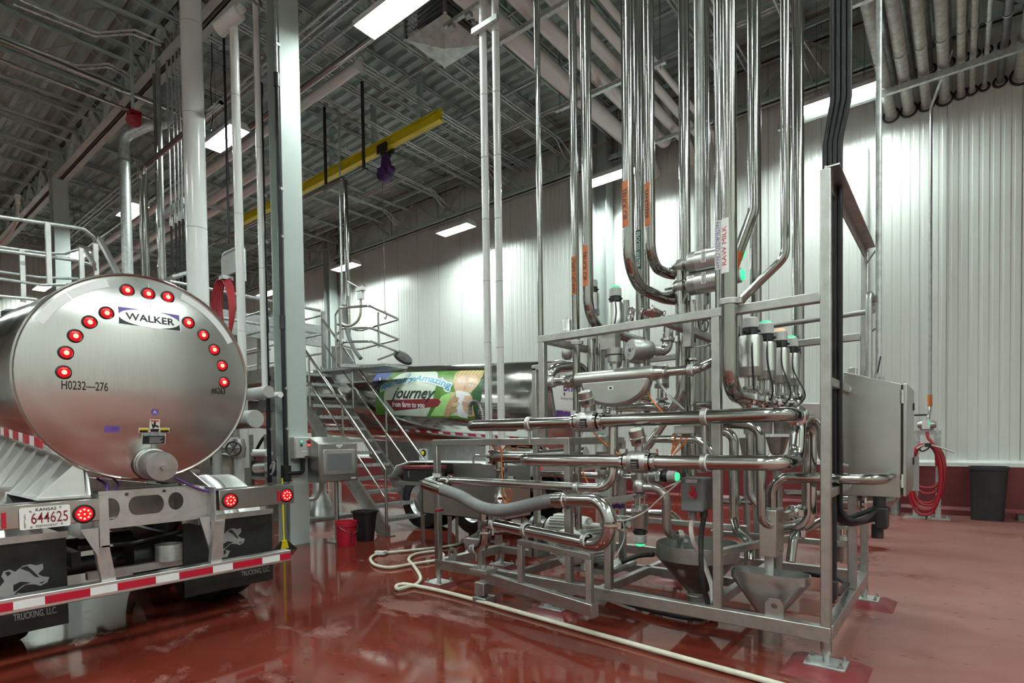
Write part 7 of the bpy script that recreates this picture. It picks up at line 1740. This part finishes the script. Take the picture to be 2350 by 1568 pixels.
# bundle of black conduits with an offset bend
for k in range(7):
    a = (k % 4) * .034; b = (k // 4) * .045
    x0 = onY(1934, 100, 4.55).x - .055 + a; x1 = onY(1913, 500, 4.55).x - .045 + a * .9; yb = 4.5 + b
    z0_, z1_ = zat(1934, 235, 4.55), zat(1913, 335, 4.55)
    if k < 5: end = [(x1, yb, 1.02 - .02 * k), (x1 + .12, yb + .16, .90 + .012 * k), (onY(2012, 1188, 5.0).x, 5.0 + b, .92 + .02 * k)]
    else: end = [(x1, yb, 1.3)]
    run('black_conduit', 'black conduit of the offset bundle behind the corner post', 'conduit', [(x0, yb, TOP), (x0, yb, z0_), (x1, yb, z1_)] + end, .0175, 'black pipe', .28, 12, 'black conduit bundle')
g = thing('conduit_outlet', 'black square conduit outlet hanging below the enclosure', 'junction box', onY(2025, 1225, 5.0))
a, b = onY(2008, 1166, 4.95), onY(2036, 1222, 4.95)
MB().box((a.x, 4.95, b.z + .02), (b.x, 5.12, a.z)).build('outlet_body', 'black', g, bevel=.008); MB().cyl(((a.x + b.x) / 2 - .03, 5.03, b.z - .06), ((a.x + b.x) / 2 - .03, 5.03, b.z + .04), .04).build('hub', 'black', g)
MB().cyl(((a.x + b.x) / 2 - .02, 5.05, a.z), ((a.x + b.x) / 2 - .02, 5.05, EZ0), .042).build('nipple', 'black', g)
x1 = onY(1912, 1250, 4.45).x
run('black_conduit', 'lone black conduit dropping behind the corner post to a fitting near the floor', 'conduit', [(x1, 4.45, 1.2), (x1, 4.45, zat(1912, 1335, 4.45))], .024, 'black pipe', 0, 12)
g = thing('conduit_fitting', 'black conduit fitting at the foot of the lone conduit', 'fitting', (x1, 4.45, .33))
p, q = onY(1905, 1332, 4.43), onY(1921, 1378, 4.43); MB().box((p.x, 4.41, q.z), (q.x, 4.49, p.z)).build('fitting_body', 'black', g, bevel=.01); MB().cyl((x1, 4.45, q.z - .03), (x1, 4.45, q.z), .012).build('plug', 'black', g)
run('black_conduit', 'black conduit along the rear base rail, clipped and bent to the fitting', 'conduit', [onY(1842, 1316, 5.6), onY(1920, 1326, 5.6), onY(1944, 1340, 5.3), onY(1925, 1362, 4.7), (x1, 4.47, zat(1912, 1360, 4.45))], .022, 'black pipe', .06, 12)
# pipes below the enclosure
pipe('fat coupled pipe under the steel enclosure', [onY(1930, 1152, 5.45), onY(1995, 1152, 5.45), onY(2035, 1148, 5.7), onY(2058, 1120, 5.9)], .065, .15, mt='tube steel', ferr=[(onY(1984, 1152, 5.45), (1, 0, 0))])
pipe('pipe elbow tucked left of the enclosure', [onY(1924, 1015, 5.5), onY(1924, 1060, 5.5), onY(1960, 1064, 5.6)], .05, .1)
p = onZ(2055, 1182, 0); tag(MB().cyl(p, p + V((0, 0, .32)), .085, n=20).build('floor_stub', 'dull steel'), 'short grey pipe stub standing on the floor behind the enclosure', 'pipe')

# ================================================================== wall side at right
g = thing('hose_station', 'steel stand by the wall with a mixing valve and hooks for the red hose', 'hose station', onZ(2130, 1180, 0))
Yh = 12.9
l0, l1 = onY(2101, 1180, Yh).x, onY(2153, 1180, Yh).x; zt2 = zat(2127, 998, Yh)
for x in (l0, l1):
    MB().box((x - .04, Yh - .04, 0), (x + .04, Yh + .04, zt2)).build('leg', 'galvanized', g); MB().cbox((x, Yh - .05, .01), (.36, .3, .02)).build('foot_plate', 'galvanized', g)
    for s in (-.13, .13): MB().lathe((x + s, Yh - .12, .02), (0, 0, 1), [(.02, 0), (.02, .02), (.01, .05), (0, .05)], 8).build('anchor_bolt', 'dull steel', g)
MB().box((l0 - .04, Yh - .04, zt2), (l1 + .04, Yh + .04, zt2 + .08)).build('cross_bar', 'galvanized', g)
p, q = onY(2112, 968, Yh), onY(2143, 995, Yh); MB().box((p.x, Yh - .02, q.z), (q.x, Yh, p.z + .02)).build('back_plate', 'dull steel', g)
c = onY(2127, 975, Yh - .1); MB().lathe((c.x - .14, Yh - .1, c.z), (1, 0, 0), [(0, 0), (.05, 0), (.075, .05), (.075, .23), (.05, .28), (0, .28)], 18).build('mixing_valve', 'cast steel', g)
MB().box((c.x - .07, Yh - .19, c.z - .08), (c.x + .05, Yh - .18, c.z + .08)).build('valve_label', 'white print', g); MB().box((c.x + .03, Yh - .192, c.z - .03), (c.x + .05, Yh - .190, c.z + .07)).build('label_stripe', 'lamp green', g)
MB().box((c.x - .2, Yh - .12, zat(2120, 953, Yh) - .015), (c.x, Yh - .09, zat(2120, 953, Yh) + .015)).build('lever', 'black', g)
for x in (c.x - .12, c.x + .12): MB().tube([(x, Yh - .05, zt2), (x, Yh - .05, zt2 - .3), (x, Yh - .16, zt2 - .34)], .012, 8).build('hook', 'galvanized', g)
xw = onY(2131, 900, Yh - .02).x
g = thing('wall_drop_pipe', 'thin pipe dropping down the white wall to the hose station, with an orange band', 'pipe', (xw, 13.5, 1.9))
zk = zat(2137, 245, 13.5)
MB().tube([(xw, Yh - .1, 1.70), (xw, Yh - .1, 1.88), (xw, 13.4, 1.98), (xw, 13.5, 2.08), (xw, 13.5, zk), (onY(2186, 190, 12.2).x, 12.2, zk + .25)], .028, 12, .1).build('tube', 'dull steel', g)
zo0, zo1 = zat(2131, 907, 13.5), zat(2131, 933, 13.5); MB().tube([(xw, 13.5, zo1), (xw, 13.5, zo0)], .038, 14).build('colour_band', 'orange', g)
hs = thing('red_hose', 'coiled bright red hose hanging on the hose station by the white wall', 'hose', (onY(2128, 1100, Yh - .2).x, Yh - .2, .05))
xc = onY(2126, 1100, Yh - .25).x; ztop = zat(2126, 1020, Yh - .25)
for k, (wl, wr, vb) in enumerate(((2088, 2168, 1120), (2093, 2165, 1133), (2090, 2162, 1155), (2092, 2166, 1160), (2086, 2158, 1182), (2089, 2160, 1171))):
    yk = Yh - .22 - .025 * k; a, b, c2 = onY(wl, 1080, yk), onY(wr, 1080, yk), onY(2126, vb, yk)
    cx2, hw = (a.x + b.x) / 2, (b.x - a.x) / 2; zc2 = (ztop + c2.z) / 2; hh = (ztop - c2.z) / 2
    MB().tube([(cx2 + hw * math.copysign(abs(math.sin(t_)) ** .8, math.sin(t_)), yk, zc2 + hh * math.cos(t_)) for t_ in [2 * PI * j / 34 for j in range(34)]], .026, 8, closed=True).build('hose_loop', 'hose red', hs)
MB().tube(catmull([onY(2127, 992, Yh - .2), onY(2130, 1005, Yh - .22), onY(2140, 1018, Yh - .24), onY(2148, 1035, Yh - .26), onY(2150, 1070, Yh - .26)], 6), .026, 8).build('hose_tail', 'hose red', hs)
g = thing('spray_gun', 'black spray gun with a long wand hooked on the red hose', 'spray gun', onY(2130, 1022, Yh - .4))
MB().tube(catmull([onY(2104, 1030, Yh - .42), onY(2118, 1023, Yh - .42), onY(2140, 1023, Yh - .42), onY(2165, 1030, Yh - .42), onY(2191, 1039, Yh - .42)], 6), .016, 8).build('wand', 'dull steel', g)
MB().tube(catmull([onY(2110, 1030, Yh - .43), onY(2116, 1036, Yh - .43), onY(2128, 1031, Yh - .43), onY(2137, 1022, Yh - .43)], 6), .014, 8).build('trigger_guard', 'black', g)
p, q = onY(2122, 1017, Yh - .44), onY(2138, 1026, Yh - .44); MB().box((p.x, Yh - .46, q.z), (q.x, Yh - .40, p.z)).build('grip', 'black', g, bevel=.01)
# tall waste bin by the wall
c = onZ(2267, 1196, 0); Yb = c.y
a0, a1, b0_, b1_ = onY(2228, 1195, Yb).x, onY(2305, 1195, Yb).x, onY(2222, 1070, Yb).x, onY(2318, 1070, Yb).x; zt2 = zat(2268, 1072, Yb)
def rr(x0, x1, y0, y1, z, c=.07): return [(x0 + c, y0, z), (x1 - c, y0, z), (x1, y0 + c, z), (x1, y1 - c, z), (x1 - c, y1, z), (x0 + c, y1, z), (x0, y1 - c, z), (x0, y0 + c, z)]
L = [rr(a0, a1, Yb, Yb + .42, 0), rr(b0_ + .02, b1_ - .02, Yb - .05, Yb + .47, zt2 - .07), rr(b0_, b1_, Yb - .07, Yb + .49, zt2 - .06), rr(b0_, b1_, Yb - .07, Yb + .49, zt2), rr(b0_ + .03, b1_ - .03, Yb - .04, Yb + .46, zt2), rr(a0 + .03, a1 - .03, Yb + .03, Yb + .39, .03)]
g = thing('waste_bin', 'tall dark grey plastic waste bin against the red curb at right', 'bin', (c.x, Yb + .2, 0))
MB().add([p for l in L for p in l], [(8 * i + k, 8 * i + (k + 1) % 8, 8 * i + 8 + (k + 1) % 8, 8 * i + 8 + k) for i in range(5) for k in range(8)] + [tuple(range(7, -1, -1)), tuple(range(40, 48))]).build('bin_body', 'bin grey' if 'bin grey' in M else 'black', g, sharp=50)
u0, u1 = a0 + .2, a1 - .2; m = MB()
for x in (u0 - .01, u1 + .01): m.bar((x, Yb + .005, .15), (x, Yb - .035, zt2 - .25), .02, .02)
m.bar((u0, Yb + .005, .15), (u1, Yb + .005, .15), .02, .02); m.build('moulded_panel', 'black', g)
p = onZ(2343, 1195, 0); tag(MB().box((p.x - .04, p.y - .1, 0), (p.x + .5, p.y + .3, .10)).build('floor_box', 'dark steel'), 'low dark box on the floor at the right edge', 'box')
p = onY(1981, 300, 13.4); g = thing('down_pipe', 'pale grey down pipe standing against the white wall behind the conduits', 'pipe', (p.x, 13.68, 1.0)); MB().tube([(p.x, 13.68, 1.04), (p.x, 13.68, 7.4)], .075, 18).build('tube', 'grey paint', g)
# hose reel cover behind the loop, pink bag, wall post
p, q = onY(1835, 925, 12.9), onY(1895, 985, 12.9)
g = thing('wall_hood', 'rounded pale hood fixed to the white wall behind the pipe loop', 'hood', (p.x, 13.2, q.z))
mat('hood', (.46, .42, .41), .4, 0, .05)
MB().prism([(p.x + (q.x - p.x) * a, 12.75, q.z + (p.z - q.z) * b) for a, b in ((0, .35), (.02, .8), (.12, 1), (.95, .95), (1.15, .8), (1.15, .3), (.95, .05), (.75, 0), (.3, .22))], (0, .85, 0)).build('hood_shell', 'hood', g, bevel=.03)
letters('lettering', 'NICOLER', flat(onY(1845, 944, 12.745), (1, 0, 0), (0, 0, 1), (0, -1, 0)), 'plum', g, (0, 0, .13, .02), .01) if False else None
p = onY(1932, 1030, 13.5); g = thing('pink_bag', 'bright pink bag pinned on the wall left of the enclosure', 'bag', p)
MB().prism([onY(u, v, 13.5) for u, v in ((1921, 1026), (1945, 1005), (1960, 1012), (1960, 1050), (1934, 1040))], (0, .26, 0)).build('bag', 'pink', g); MB().prism([onY(u, v, 13.48) for u, v in ((1930, 1022), (1948, 1018), (1950, 1045), (1936, 1043))], (0, .03, 0)).build('card', 'hose tan', g)
p = onY(1924, 930, 13.2); run('wall_rod', 'thin pipe fixed on the white wall left of the enclosure', 'pipe', [(p.x, 13.3, 1.1), (p.x, 13.3, zat(1924, 928, 13.3))], .03, 'galvanized', 0, 10)
# drain grate in the floor
c = onZ(1605, 1290, 0.004)
g = thing('floor_drain', 'steel grated floor drain behind the oblong funnel', 'drain', c)
MB().cbox((c.x, c.y + .3, .006), (.36, 1.6, .012)).build('drain_frame', 'galvanized', g)
m = MB()
for k in range(22): m.cbox((c.x, c.y - .42 + .067 * k, .014), (.30, .035, .008))
m.build('grate', 'dull steel', g)
for o in bpy.data.objects:
    if '_at' in o: del o['_at']
